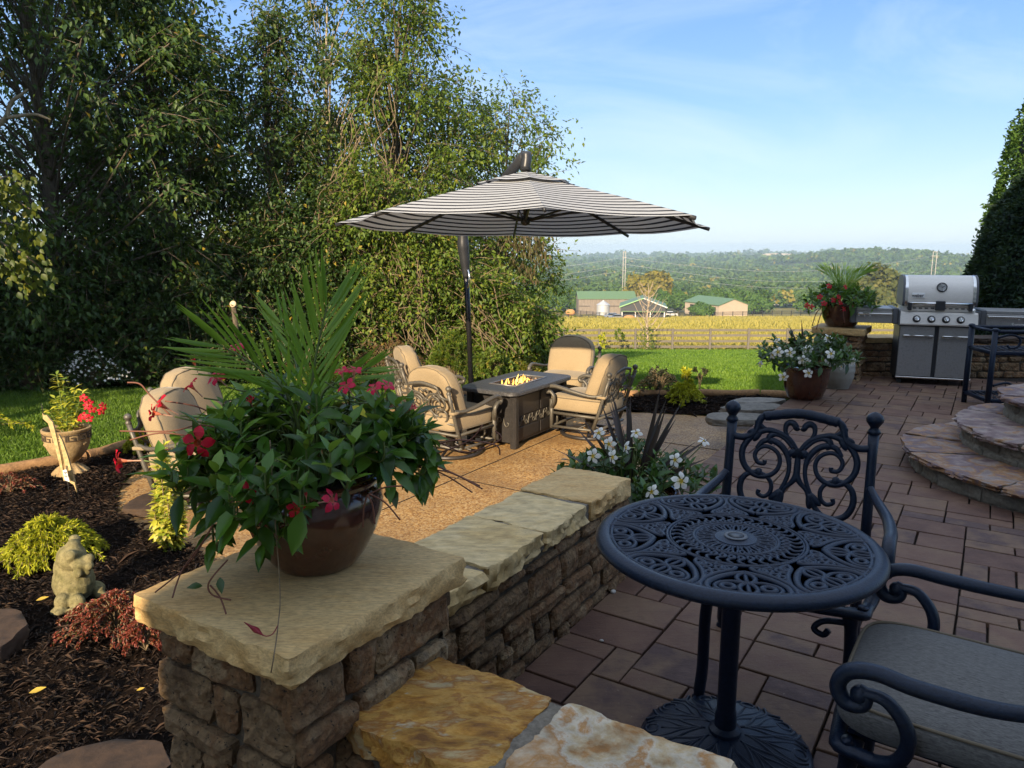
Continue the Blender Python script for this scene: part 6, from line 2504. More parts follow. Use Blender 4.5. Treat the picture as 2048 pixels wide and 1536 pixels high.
for px, py, r_, lab in [(1226, 1186, .012, 'small pale pebble on the pavers at the far foot of the seat wall'), (1203, 1283, .007, 'tiny pale pebble on the pavers midway along the seat wall')]:
    q = at_z(px, py, 0)
    m_ = MB()
    m_.ball((0, 0, 0), r_ * 1.3, r_, r_ * .75, 10)
    o_ = m_.build('pebble', M['concrete'], None)
    o_.location = (q.x, q.y, r_ * .6)
    o_.rotation_euler = (0, 0, px)
    tagit(o_, lab, 'pebble')
q = at_z(1435, 1222, .012)
V, F_, r = rich_leaf(np.array([tuple(q)]), np.array([(1, -.4, .02)]), np.array([(.1, -.2, 1.)]), np.array([.06]), np.array([.02]), np.array([1.]), -.15)
tagit(obj('fallen_leaf', np_mesh(V, F_, r, True), M['leaf_fallen']), 'pale fallen leaf on the pavers under the round table', 'leaf')
# ------------------------------------------------------------------ trees
def tree_parts(seed, H_, env, nclump, per, L, W, clump_r, trunk_r, t0=.15, twig=.35, lean=(0, 0), droop=.35, flat=1.0, hue=(.45, .22)):
    """trunk with limbs reaching every clump, leaves along twigs; env(t) -> (rx, ry)"""
    g = np.random.default_rng(seed)
    tr = MB()
    k = 8
    tp = []
    for i in range(k + 1):
        f = i / k
        tp.append(Vector((lean[0] * f ** 1.5 + .12 * math.sin(seed + f * 5) * f, lean[1] * f ** 1.5 + .12 * math.cos(seed * 1.7 + f * 4) * f, H_ * .93 * f)))
    tr.tube(tp, [trunk_r * (1 - .85 * i / k) * (1.25 if i == 0 else 1) for i in range(k + 1)], 8)
    P, D, N, R_ = [], [], [], []
    for c in range(nclump):
        t = t0 + (1 - t0) * (c + g.random()) / nclump
        rx, ry = env(t)
        w = g.uniform(0, 2 * np.pi)
        q = g.uniform(.1, 1) ** .45
        bi = min(k, t * k * .98)
        b0 = tp[int(bi)].lerp(tp[min(k, int(bi) + 1)], bi - int(bi))
        ctr = np.array([b0.x + np.cos(w) * rx * q, b0.y + np.sin(w) * ry * q, H_ * t])
        bj = max(0.4, (t - .12 - .1 * g.random()) * k)
        br = tp[int(bj)].lerp(tp[min(k, int(bj) + 1)], bj - int(bj))
        mid = Vector(((br.x + ctr[0]) / 2, (br.y + ctr[1]) / 2, (br.z + ctr[2]) / 2 + .08 * H_ * g.uniform(-.2, .6)))
        sp = spline([br, mid, tuple(ctr)], 4)
        r0 = trunk_r * .2 * (1 - t * .6)
        tr.tube(sp, [r0 * (1 - .8 * i / len(sp)) + .004 for i in range(len(sp))], 4, cap=False)
        nt = max(3, int(per / 6.5))
        out = np.array([np.cos(w), np.sin(w), .15])
        hue_c = g.normal(0, .1)
        for s in range(nt):
            dv = g.normal(0, 1, 3)
            dv[2] *= flat
            dv = dv / np.linalg.norm(dv) + out * .35
            ln = clump_r * g.uniform(.5, 1.25)
            a = ctr + g.normal(0, clump_r * .25, 3)
            e = a + dv * ln + np.array([0, 0, -droop * ln * .4])
            if g.random() < twig:
                tr.tube([tuple(a), tuple((a + e) / 2 + np.array([0, 0, .05 * ln])), tuple(e)], [.008, .006, .002], 3, cap=False)
            m = 12
            f = g.uniform(.1, 1.05, m)[:, None]
            P.append(a + (e - a) * f + g.normal(0, .035 + clump_r * .06, (m, 3)))
            D.append(dv * .5 + g.normal(0, .5, (m, 3)) + np.array([0, 0, -droop]))
            N.append(g.normal(0, .45, (m, 3)) + np.array([0, -.2, 1]))
            R_.append(np.clip(g.normal(hue[0] + hue_c, hue[1], m), 0, 1))
    P, D, N, R_ = np.concatenate(P), np.concatenate(D), np.concatenate(N), np.concatenate(R_)
    m = len(P)
    Ls = L * g.uniform(.65, 1.3, m)
    V, F_, r = leaf_cloud(P, D, N, Ls, W * Ls / L, R_, .12)
    return tr, (V, F_, r)


def tree(name, label, x, d, H_, env, nclump, per, L, W, clump_r, trunk_r, mat, seed, group='trees of the wood beside the lawn', bark='bark', cat='tree', **kw):
    t = thing(name, label, cat, (x, d, tz(x, d) - .03), 0, group)
    tr, (V, F_, r) = tree_parts(seed, H_, env, nclump, per, L, W, clump_r, trunk_r, **kw)
    tr.build('trunk', M[bark], t)
    obj('crown', np_mesh(V, F_, r), M[mat], t)
    return t


def E(rx, ry, lo=.0, top=.15, bulge=.55):
    """envelope: widest at bulge, lo = share of width kept at the foot"""
    def f(t):
        if t < bulge:
            s = lo + (1 - lo) * math.sin(math.pi / 2 * t / bulge)
        else:
            s = top + (1 - top) * math.cos(math.pi / 2 * (t - bulge) / (1 - bulge))
        return rx * s, ry * s
    return f


def top_h(px_y, d, x):
    return (EYE - d * (ray(0, px_y)[2] / ray(0, px_y)[1])) - tz(x, d)


def xat(px, d, y=500):
    f = ray(px, y)
    return f[0] * d / f[1]


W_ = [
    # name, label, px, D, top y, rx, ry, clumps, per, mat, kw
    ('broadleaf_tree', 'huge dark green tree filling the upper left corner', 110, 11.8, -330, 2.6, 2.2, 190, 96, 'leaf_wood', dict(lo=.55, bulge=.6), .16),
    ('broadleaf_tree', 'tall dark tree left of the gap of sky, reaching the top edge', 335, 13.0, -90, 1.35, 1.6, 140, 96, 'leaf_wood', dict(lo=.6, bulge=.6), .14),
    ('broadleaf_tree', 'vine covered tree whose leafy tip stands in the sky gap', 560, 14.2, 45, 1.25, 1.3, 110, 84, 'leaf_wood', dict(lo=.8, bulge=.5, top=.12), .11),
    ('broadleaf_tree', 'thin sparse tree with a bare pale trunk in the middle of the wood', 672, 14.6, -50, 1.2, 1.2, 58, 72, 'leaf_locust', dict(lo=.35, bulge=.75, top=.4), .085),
    ('broadleaf_tree', 'tall yellow green tree with feathery leaves right of the bare trunk', 800, 14.8, -40, 1.35, 1.3, 125, 84, 'leaf_wood_sunlit', dict(lo=.7, bulge=.5, top=.3), .12),
    ('broadleaf_tree', 'bright leafy tree behind the left tip of the umbrella', 890, 16.0, 165, 1.3, 1.4, 95, 84, 'leaf_wood_sunlit', dict(lo=.7, bulge=.55, top=.3), .11),
    ('broadleaf_tree', 'loose light tree rising directly behind the umbrella mast', 1005, 17.5, 205, 1.35, 1.4, 80, 72, 'leaf_wood_sunlit', dict(lo=.55, bulge=.72, top=.45), .1),
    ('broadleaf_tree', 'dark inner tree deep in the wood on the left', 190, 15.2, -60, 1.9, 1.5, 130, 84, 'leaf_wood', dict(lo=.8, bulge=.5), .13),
    ('broadleaf_tree', 'dark inner tree deep in the wood behind the palm frond', 480, 16.6, 215, 2.2, 1.4, 95, 84, 'leaf_wood', dict(lo=.9, bulge=.4, top=.3), .12),
    ('broadleaf_tree', 'inner tree of mixed green behind the sparse bare trunk', 720, 17.0, 215, 2.1, 1.4, 90, 84, 'leaf_wood', dict(lo=.9, bulge=.4, top=.3), .12),
]
for i, (nm, lab, px, d, ty, rx, ry, nc, per, mt, e, tr_) in enumerate(W_):
    x = xat(px, d)
    H_ = top_h(ty, d, x)
    tree(nm, lab, x, d, H_, E(rx, ry, **e), nc, per, .115 if i < 2 else .1, .05, .6 if 'sparse' not in lab else .42, tr_, mt, 100 + i * 7, t0=.06 if i not in (3, 6) else .3, twig=.4, bark='pale_bark' if 'pale trunk' in lab else 'bark')

# under-storey: shrubs and vine curtains along the foot of the wood
U_ = [
    ('dark thicket bush at the left frame edge below the big tree', -20, 11.4, 560, 1.5, 'leaf_wood'),
    ('dark thicket bush behind the white flowered bush on the left', 130, 11.8, 520, 1.5, 'leaf_wood'),
    ('dark thicket bush below the tall dark tree, left of the sawn stub', 300, 12.2, 500, 1.5, 'leaf_wood'),
    ('dark thicket bush around the sawn branch stub', 440, 12.9, 470, 1.3, 'leaf_wood'),
    ('tall vine thicket behind the palm frond', 560, 13.3, 400, 1.2, 'leaf_wood'),
    ('vine thicket below the sparse bare trunk', 665, 13.4, 385, 1.15, 'leaf_wood'),
    ('sunlit vine thicket under the left tip of the umbrella', 760, 13.3, 350, 1.1, 'leaf_wood_sunlit'),
    ('sunlit vine thicket left of the umbrella pole', 850, 13.6, 400, 1.1, 'leaf_wood_sunlit'),
    ('sunlit thicket right of the umbrella pole', 960, 14.2, 525, .95, 'leaf_wood_sunlit'),
    ('low sunlit bush at the right end of the wood, above the armchair', 1035, 14.0, 605, .75, 'leaf_wood_sunlit'),
]
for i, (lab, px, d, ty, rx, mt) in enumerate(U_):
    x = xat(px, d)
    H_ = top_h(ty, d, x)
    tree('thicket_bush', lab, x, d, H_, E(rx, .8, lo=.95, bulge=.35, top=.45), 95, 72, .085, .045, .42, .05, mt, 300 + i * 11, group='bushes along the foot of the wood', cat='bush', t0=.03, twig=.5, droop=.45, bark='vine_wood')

# low border plants at the lawn edge
c = Vector((xat(160, 11.0), 11.0, -.47))
t = sprig_shrub('flowering_bush', 'white flowered bush at the far left edge of the lawn', 'bush', c, 110, .55, .3, .5, .05, .024, M['leaf_wood'], 61, 22, .2)
g = np.random.default_rng(3)
m = 260
w = g.uniform(0, 6.28, m)
q = np.sqrt(g.random(m))
P = np.stack([np.cos(w) * .6 * q, np.sin(w) * .33 * q - .05, .52 * (1 - .75 * q * q) * g.uniform(.7, 1.1, m) + .03], 1)
V, F_, r = leaf_cloud(P, g.normal(0, 1, (m, 3)), g.normal(0, .6, (m, 3)) + np.array([0, -.6, .8]), .045, .04, np.full(m, .75))
obj('blossoms', np_mesh(V, F_, r), M['fl_white'], t)
c = Vector((xat(902, 11.6), 11.6, tz(0, 11.6)))
sprig_shrub('conifer_shrub', 'feathery bright green shrub just left of the umbrella pole foot', 'bush', c, 120, .4, .35, .78, .09, .014, M['leaf_wood_sunlit'], 62, 40, -.2)
c = Vector((xat(985, 11.6), 11.6, tz(0, 11.6)))
sprig_shrub('border_shrub', 'rounded green shrub right of the umbrella pole foot', 'bush', c, 120, .45, .35, .62, .06, .03, M['leaf_wood_sunlit'], 63, 30, .2)
c = Vector((xat(1045, 11.9), 11.9, tz(0, 11.9)))
sprig_shrub('border_shrub', 'loose shrub with browning leaves behind the far armchair', 'bush', c, 90, .5, .35, .5, .055, .03, M['leaf_yellow'], 64, 26, .2)
c = Vector((xat(640, 11.4), 11.4, tz(0, 11.4)))
sprig_shrub('border_shrub', 'low bright green shrub at the lawn edge behind the pink flowers', 'bush', c, 90, .55, .3, .4, .06, .03, M['leaf_wood_sunlit'], 65, 24, .2)
c = Vector((xat(770, 12.3), 12.3, tz(0, 12.3)))
sprig_shrub('dead_brush', 'rusty brown dead brush at the foot of the sunlit thicket', 'brush', c, 80, .7, .35, .85, .06, .018, M['leaf_brown'], 66, 16, .1)
c = Vector((xat(250, 11.5), 11.5, -.47))
sprig_shrub('border_shrub', 'dark leafy shrub at the lawn edge right of the white flowered bush', 'bush', c, 100, .7, .35, .55, .07, .03, M['leaf_wood'], 67, 24, .2)
c = Vector((xat(30, 10.8), 10.8, -.47))
sprig_shrub('border_shrub', 'dark leafy shrub at the left frame edge of the lawn', 'bush', c, 110, .8, .35, .6, .07, .03, M['leaf_wood'], 68, 24, .2)

# hanging vines: pale strands in front of the thickets
def vine(label, px0, y0, px1, y1, d, n, seed):
    g = random.Random(seed)
    mb = MB()
    for i in range(n):
        a = at_d(px0 + g.uniform(-35, 35), y0 + g.uniform(-25, 25), d + g.uniform(-.2, .3))
        b = at_d(px1 + g.uniform(-40, 40), y1 + g.uniform(-20, 20), d + g.uniform(-.3, .2))
        m = [a.lerp(b, f) + Vector((g.uniform(-.22, .22), g.uniform(-.1, .1), g.uniform(-.15, .15))) for f in (.25, .5, .75)]
        mb.tube(spline([a] + m + [b], 5), g.uniform(.004, .009), 4, cap=False)
    return tagit(mb.build('vine_stems', M['vine_wood'], None), label, 'vine', 'bare vines hanging in the wood')


vine('bundle of bare vine stems at the foot of the thicket left of the umbrella pole', 815, 520, 850, 700, 12.75, 16, 1)
vine('bare vine strands hanging beside the sparse pale trunk', 690, 250, 655, 440, 13.1, 6, 2)
vine('bare vine strands hanging beneath the left tip of the umbrella', 770, 150, 745, 400, 13.3, 5, 3)
vine('tangle of pale twigs right of the umbrella pole', 905, 560, 1010, 700, 13.2, 18, 4)
vine('bare vine strands climbing behind the palm frond', 480, 520, 510, 700, 12.6, 7, 5)

# pale crooked dead limb at upper left
mb = MB()
pts = [at_d(x, y, 10.6) for x, y in ((12, 236), (40, 232), (72, 229), (102, 240))]
mb.tube(spline(pts, 5), [.03, .03, .029, .028, .028, .027, .026, .025, .024, .023, .022, .02, .018, .015, .012, .01], 6)
pts = [at_d(x, y, 10.6) for x, y in ((14, 234), (22, 205), (42, 190), (56, 178))]
mb.tube(spline(pts, 5), [.03, .03, .029, .028, .028, .027, .026, .025, .024, .023, .022, .02, .018, .015, .012, .01], 6)
mb.tube([at_d(12, 236, 10.6), at_d(-60, 300, 11.0), at_d(-130, 520, 11.6)], [.034, .05, .07], 6)
tagit(mb.build('dead_limb', M['pale_bark'], None), 'pale crooked forked dead limb at the upper left frame edge', 'branch')

# sawn branch stub with a pale cut end
mb = MB()
a, b = at_d(474, 668, 11.9), at_d(466, 608, 11.6)
foot = Vector((a.x + .15, 12.2, tz(a.x, 12.2) - .05))
stub = thing('cut_branch', 'upright sawn branch stub with a pale round cut end in the dark thicket', 'branch', foot)
mb.tube([Vector((0, 0, 0)), a - foot, b - foot], [.05, .04, .036], 8)
mb.build('limb', M['bark'], stub)
mb = MB()
dv = (Vector((-.1, -.9, .35))).normalized()
mb.lathe([(0, .012), (.05, .01), (.05, -.01)], 14, M=Matrix.Translation(b - foot) @ dv.to_track_quat('Z', 'Y').to_matrix().to_4x4())
mb.build('cut_face', M['cut_wood'] if 'cut_wood' in M else M.setdefault('cut_wood', mat_flat('cut_wood', (.62, .5, .33), .8)), stub)

# near yellowing branch coming in at the left edge
t = thing('overhanging_branch', 'near branch with yellowing heart shaped leaves hanging in at the left frame edge', 'branch', at_d(-120, 470, 6.6))
o = t.location.copy()
g = random.Random(8)
br = MB()
P, D, N, Ls, rr = [], [], [], [], []
for ends in (((-120, 470), (0, 560), (70, 600), (125, 650)), ((-120, 470), (-20, 500), (50, 520), (110, 545)), ((-120, 470), (-30, 540), (20, 610), (60, 640)), ((-120, 470), (-40, 430), (30, 440), (80, 470)), ((-120, 470), (-30, 590), (30, 640), (90, 690)), ((-120, 470), (-20, 400), (20, 380), (60, 400))):
    pts = [at_d(x * .75, y * .72 + 80, 6.6 + g.uniform(-.25, .25)) - o for x, y in ends]
    sp = spline(pts, 8)
    br.tube(sp, [.012 * (1 - .8 * i / len(sp)) + .002 for i in range(len(sp))], 5)
    for i in range(4, len(sp)):
        for k in range(4):
            P.append(tuple(sp[i] + Vector((g.uniform(-.1, .1), g.uniform(-.1, .1), g.uniform(-.08, .06)))))
            D.append((g.uniform(-.6, .8), g.uniform(-.6, .3), -.8))
            N.append((g.uniform(-.5, .5), -1, .5))
            Ls.append(g.uniform(.045, .075))
            rr.append(min(1, max(0, g.gauss(.22, .28))))
Ls = np.array(Ls)
V, F_, r = rich_leaf(np.array(P), np.array(D), np.array(N), Ls, Ls * .75, np.array(rr), .2)
obj('leaves', np_mesh(V, F_, r, True), M['leaf_yellow'], t)
br.build('limb', M['bark'], t)

# drooping bronze spray at the right side of the wood
t = thing('weeping_branch', 'drooping branch with bronze leaves below the umbrella rim, right of its pole', 'branch', at_d(985, 480, 15.5))
o = t.location.copy()
br = MB()
P, D = [], []
for ends in (((960, 470), (1010, 480), (1050, 495), (1085, 515)), ((960, 470), (1000, 500), (1040, 530), (1060, 548)), ((960, 470), (990, 520), (1010, 550), (1020, 575)), ((960, 470), (1020, 470), (1065, 478), (1080, 492)), ((960, 470), (985, 500), (990, 540), (985, 570))):
    pts = [at_d(x, y, 15.5 + g.uniform(-.3, .3)) - o for x, y in ends]
    sp = spline(pts, 8)
    br.tube(sp, .006, 4)
    for p in sp[4:]:
        for k in range(7):
            P.append(tuple(p + Vector((g.uniform(-.16, .16), g.uniform(-.2, .2), g.uniform(-.15, .1)))))
            D.append((g.uniform(-.3, .5), g.uniform(-.4, .3), -1))
gg = np.random.default_rng(4)
V, F_, r = leaf_cloud(np.array(P), np.array(D), gg.normal(0, .5, (len(P), 3)) + np.array([0, -.8, .4]), .13, .042, gg.random(len(P)))
obj('leaves', np_mesh(V, F_, r), M['leaf_bronze'] if 'leaf_bronze' in M else M.setdefault('leaf_bronze', mat_leaf('leaf_bronze', [(.05, .045, .02), (.1, .07, .03), (.09, .1, .03)], .6, .3)), t)
br.build('limb', M['bark'], t)

# tall clipped evergreens on the right
def evergreen(name, label, x, d, H_, rad, mat, seed, n):
    t = thing(name, label, 'evergreen', (x, d, -.25 if d < 13 else -.9), 0, 'columnar evergreens at the right edge')
    g = np.random.default_rng(seed)
    z = g.uniform(0, 1, n) ** .85
    w = g.uniform(0, 2 * np.pi, n)
    prof = np.interp(z, [0, .12, .35, .6, .8, .93, 1], [.82, .97, 1, .86, .58, .28, .03])
    lump = 1 + .025 * np.sin(5 * w + 9 * z) + .03 * np.sin(11 * w - 23 * z) + .03 * np.sin(17 * w + 31 * z) + g.normal(0, .018, n)
    rr = rad * prof * lump
    P = np.stack([np.cos(w) * rr, np.sin(w) * rr, z * H_], 1)
    D = np.stack([np.cos(w), np.sin(w), np.full(n, .35)], 1) * .6 + g.normal(0, .45, (n, 3))
    N = np.stack([np.cos(w), np.sin(w), np.full(n, .6)], 1) + g.normal(0, .5, (n, 3))
    V, F_, r = leaf_cloud(P, D, N, .085 * g.uniform(.6, 1.3, n), .042, np.clip(g.normal(.45, .25, n), 0, 1), .15)
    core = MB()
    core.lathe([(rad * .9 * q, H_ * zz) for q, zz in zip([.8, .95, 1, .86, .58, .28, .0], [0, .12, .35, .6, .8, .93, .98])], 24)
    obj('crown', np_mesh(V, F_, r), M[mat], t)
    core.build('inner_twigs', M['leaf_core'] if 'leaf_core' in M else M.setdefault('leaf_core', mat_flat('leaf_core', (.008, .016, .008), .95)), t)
    return t


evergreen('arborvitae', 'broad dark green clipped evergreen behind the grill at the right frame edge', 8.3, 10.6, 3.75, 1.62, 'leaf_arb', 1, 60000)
evergreen('arborvitae', 'taller evergreen tip coloured as if catching the sun behind the dark one', 9.85, 12.6, 6.15, 1.75, 'leaf_arb_lit', 2, 42000)
# ------------------------------------------------------------------ fence, sapling
def fence():
    t = thing('board_fence', 'weathered four board paddock fence between the lawn and the golden field', 'fence')
    xs = []
    x = -3.6
    pts = []
    while x < 34:
        d = fence_d(x)
        pts.append(Vector((x, d, tz(x, d))))
        x += 2.33
    for i, p in enumerate(pts):
        b = MB()
        b.box((p.x - .07, p.y - .06, p.z - .2), (p.x + .07, p.y + .06, p.z + 1.4), .01)
        b.build('post', M['rail_wood'], t, smooth=False)
    for i in range(len(pts) - 1):
        a, b = pts[i], pts[i + 1]
        for h in (.22, .58, .94, 1.28):
            r_ = MB()
            o1, o2 = random.uniform(-.02, .02), random.uniform(-.02, .02)
            A, B = a + Vector((0, .08, h + o1)), b + Vector((0, .08, h + o2))
            vs = []
            for q in (A, B):
                vs += [q + Vector((0, -.018, -.075)), q + Vector((0, .018, -.075)), q + Vector((0, .018, .075)), q + Vector((0, -.018, .075))]
            r_.add(vs, [(0, 1, 5, 4), (1, 2, 6, 5), (2, 3, 7, 6), (3, 0, 4, 7), (3, 2, 1, 0), (4, 5, 6, 7)], random.random())
            r_.build('rail', M['rail_wood'], t, smooth=False)


fence()


def sapling():
    d = 46.0
    x = xat(1293, d, 700)
    z = tz(x, d)
    t = thing('bare_sapling', 'slim leafless sapling with pale upswept branches just before the board fence', 'tree', (x, d, z))
    Hs = (EYE - d * (ray(0, 556)[2] / ray(0, 556)[1])) - z
    g = random.Random(5)
    mb = MB()
    tp = [Vector((.05 * math.sin(i * 1.3), 0, Hs * .93 * i / 8)) for i in range(9)]
    mb.tube(tp, [.1, .085, .075, .065, .055, .045, .032, .022, .01], 7)
    for i in range(26):
        f = .22 + .68 * i / 26
        b0 = tp[0].lerp(tp[-1], f)
        w = i * 2.4 + g.uniform(-.3, .3)
        L = Hs * (.42 - .3 * f) * g.uniform(.8, 1.15)
        dx, dy = math.cos(w), math.sin(w) * .8
        e = b0 + Vector((dx * L * .72, dy * L * .72, L * .85))
        m = b0 + Vector((dx * L * .42, dy * L * .42, L * .32))
        sp = spline([b0, m, e], 5)
        mb.tube(sp, [.022 * (1 - f * .4) * (1 - .75 * k / len(sp)) + .006 for k in range(len(sp))], 5, cap=False)
        for q in range(4):
            k = g.randint(3, len(sp) - 1)
            p = sp[k]
            e2 = p + Vector((dx * .25 + g.uniform(-.3, .3), g.uniform(-.3, .3), g.uniform(.25, .6))) * L * .4
            mb.tube([p, (p + e2) / 2 + Vector((g.uniform(-.04, .04), 0, .03)), e2], [.009, .007, .004], 4, cap=False)
    mb.build('trunk', M['sap_bark'], t)
    gg = np.random.default_rng(6)
    n = 260
    P = np.stack([gg.normal(0, .28, n), gg.normal(0, .28, n), gg.uniform(.1, 1.5, n)], 1)
    V, F_, r = leaf_cloud(P, gg.normal(0, 1, (n, 3)), gg.normal(0, .4, (n, 3)) + np.array([0, 0, 1]), .16, .08, gg.random(n))
    obj('basal_leaves', np_mesh(V, F_, r), M['leaf_wood_sunlit'], t)


M['sap_bark'] = mat_flat('sapling_bark', (.36, .28, .2), .9)
sapling()
for i, (px, lab, s_) in enumerate([(1238, 'leafy green weed standing at the fence left of the bare sapling', 1.0), (1203, 'yellow leaved weed at the fence foot behind the far armchair', .8)]):
    d = 47
    x = xat(px, d, 700)
    sprig_shrub('tall_weed', lab, 'weed', Vector((x, d, tz(x, d))), 10, .35 * s_, .35 * s_, 1.35 * s_, .2, .08, M['leaf_wood_sunlit' if i == 0 else 'leaf_gold'], 80 + i, 16, .1)

# ------------------------------------------------------------------ farm buildings
def gable(name, label, cat, px0, px1, ybase, D, yeave, yridge, depth, ridge_along, wall, roof, rz=0., over=.5):
    """building whose front edge runs px0..px1; returns thing and its dims"""
    s = D / ray(0, ybase)[1] / FPX
    x0, x1 = xat(px0, D, ybase), xat(px1, D, ybase)
    W = x1 - x0
    zb = EYE - D * ray(0, ybase)[2] / ray(0, ybase)[1]
    ze = EYE - D * ray(0, yeave)[2] / ray(0, yeave)[1] - zb
    zr = EYE - D * ray(0, yridge)[2] / ray(0, yridge)[1] - zb
    t = thing(name, label, cat, (x0, D, zb), rz)
    w = MB()
    if ridge_along == 'x':
        zr = zr + .0
        vs = [(0, 0, -1), (W, 0, -1), (W, depth, -1), (0, depth, -1), (0, 0, ze), (W, 0, ze), (W, depth, ze), (0, depth, ze), (0, depth / 2, zr), (W, depth / 2, zr)]
        w.add(vs, [(0, 1, 5, 4), (2, 3, 7, 6), (3, 0, 4, 8, 7), (1, 2, 6, 9, 5)])
        r = MB()
        for y0, y1, z0, z1 in ((-over, depth / 2, ze - over * (zr - ze) / (depth / 2), zr), (depth + over, depth / 2, ze - over * (zr - ze) / (depth / 2), zr)):
            r.add([(-over, y0, z0 + .06), (W + over, y0, z0 + .06), (W + over, y1, z1 + .06), (-over, y1, z1 + .06), (-over, y0, z0 + .26), (W + over, y0, z0 + .26), (W + over, y1, z1 + .26), (-over, y1, z1 + .26)], [(0, 1, 2, 3), (7, 6, 5, 4), (0, 4, 5, 1), (1, 5, 6, 2), (3, 7, 4, 0), (2, 6, 7, 3)])
    else:
        vs = [(0, 0, -1), (W, 0, -1), (W, depth, -1), (0, depth, -1), (0, 0, ze), (W, 0, ze), (W, depth, ze), (0, depth, ze), (W / 2, 0, zr), (W / 2, depth, zr)]
        w.add(vs, [(0, 1, 5, 8, 4), (2, 3, 7, 9, 6), (3, 0, 4, 7), (1, 2, 6, 5)])
        r = MB()
        k = (zr - ze) / (W / 2)
        for xa, xb, za in ((-over, W / 2, ze - over * k), (W + over, W / 2, ze - over * k)):
            r.add([(xa, -over, za + .06), (xa, depth + over, za + .06), (xb, depth + over, zr + .06), (xb, -over, zr + .06), (xa, -over, za + .3), (xa, depth + over, za + .3), (xb, depth + over, zr + .3), (xb, -over, zr + .3)], [(0, 1, 2, 3), (7, 6, 5, 4), (0, 4, 5, 1), (1, 5, 6, 2), (3, 7, 4, 0), (2, 6, 7, 3)])
    w.build('wall', M[wall], t, smooth=False)
    r.build('roof', M[roof], t, smooth=False)
    return t, W, ze, zr


t, W, ze, zr = gable('old_barn', 'old grey board barn with a long green metal roof', 'barn', 1157, 1270, 628, 330, 597.5, 585, 13, 'x', 'old_board', 'green_roof')
for x0, x1, z0, z1 in ((W * .2, W * .32, 0, ze * .55), (W * .74, W * .8, ze * .55, ze * .97), (W * .35, W * .4, ze * .6, ze * .95)):
    d = MB()
    d.box((x0, -.12, z0), (x1, -.02, z1))
    d.build('door', M['old_board'], t, smooth=False)
d = MB()
d.box((.2, -.1, ze * .5), (W - .2, -.02, ze * .5 + .25))
d.build('band_board', M['dark_open'], t, smooth=False)

# grain bin
D = 312
c = Vector((xat(1206, D, 627), D, EYE - D * ray(0, 629)[2] / ray(0, 629)[1]))
t = thing('grain_bin', 'round silver grain bin with a conical roof before the old barn', 'silo', c)
s = MB()
s.lathe([(2.65, -1), (2.65, 1.2), (2.69, 1.22), (2.65, 1.24), (2.65, 2.6), (2.69, 2.62), (2.65, 2.64), (2.65, 4.1)], 28)
s.build('wall', M['galvanised'], t, sharp=30)
s = MB()
s.lathe([(2.85, 4.05), (.35, 5.7), (.3, 5.95), (0, 6.0)], 28)
s.build('roof', M['galvanised'], t, sharp=30)

# open front barn
t, W, ze, zr = gable('open_barn', 'dark open fronted barn with bright green roof edge behind the bare sapling', 'barn', 1241, 1329, 638, 255, 613, 597, 16, 'y', 'dark_wall' if 'dark_wall' in M else 'grill_dark', 'green_roof', R(-9))
f = MB()
f.box((.3, -2.2, ze * .62), (W - .3, -.02, ze * .62 + .2))
f.build('canopy', M['green_roof'], t, smooth=False)
for x in (.5, W * .33, W * .66, W - .5):
    p = MB()
    p.box((x - .12, -2.1, -.6), (x + .12, -1.9, ze * .62))
    p.build('post', M['white_paint'], t, smooth=False)
for s_ in (0, 1):
    p = MB()
    A, B = Vector((-.5 if not s_ else W + .5, -.6, ze - .25)), Vector((W / 2, -.6, zr + .12))
    p.tube([A, B], .16, 4)
    p.build('fascia', M['white_paint'] if s_ else M['fascia_green'] if 'fascia_green' in M else M.setdefault('fascia_green', mat_flat('fascia_green', (.3, .5, .22), .5)), t, smooth=False)
p = MB()
p.box((-.1, 0.1, -.6), (-.02, 15.9, ze * .96))
p.build('side_wall', M['teal_wall'], t, smooth=False)

# beige shed: gable toward us, long side to the left
t, W, ze, zr = gable('metal_shed', 'beige metal shed with green roof, right of the barns', 'shed', 1437, 1506, 632, 296, 611, 599.5, 24, 'y', 'beige_wall', 'green_roof', R(20))
for y0, y1 in ((2, 6), (8, 12), (15, 20)):
    p = MB()
    p.box((-.12, y0, -.5), (-.02, y1, ze * .8))
    p.build('door', M['dark_open'], t, smooth=False)


def car(label, px, py, D, rz, mat, name='parked_car'):
    x = xat(px, D, py)
    t = thing(name, label, 'car', (x, D, EYE - D * ray(0, py)[2] / ray(0, py)[1]), rz, 'cars at the farm and on the road')
    b = MB()
    pr_ = [(-2.3, .35), (-2.3, .85), (-1.9, 1.0), (-1.2, 1.05), (-.7, 1.1), (2.1, 1.1), (2.25, .9), (2.25, .35)]
    b.prism(pr_, -.88, .88, M=Matrix.Rotation(math.pi / 2, 4, 'X'))
    b.build('body', M[mat], t, smooth=False)
    b = MB()
    b.prism([(-1.05, 1.06), (-.45, 1.62), (1.7, 1.66), (2.08, 1.1)], -.78, .78, M=Matrix.Rotation(math.pi / 2, 4, 'X'))
    b.build('cabin_glass', M['car_glass'], t, smooth=False)
    b = MB()
    b.box((-.5, -.8, 1.61), (1.75, .8, 1.72), .04)
    b.build('roof', M[mat], t, smooth=False)
    for x in (-1.45, 1.4):
        for y in (-.85, .85):
            w = MB()
            w.tube([(x, y - .1, .34), (x, y + .1, .34)], .35, 12)
            w.build('wheel', M['rubber'], t, smooth=False)
    return t


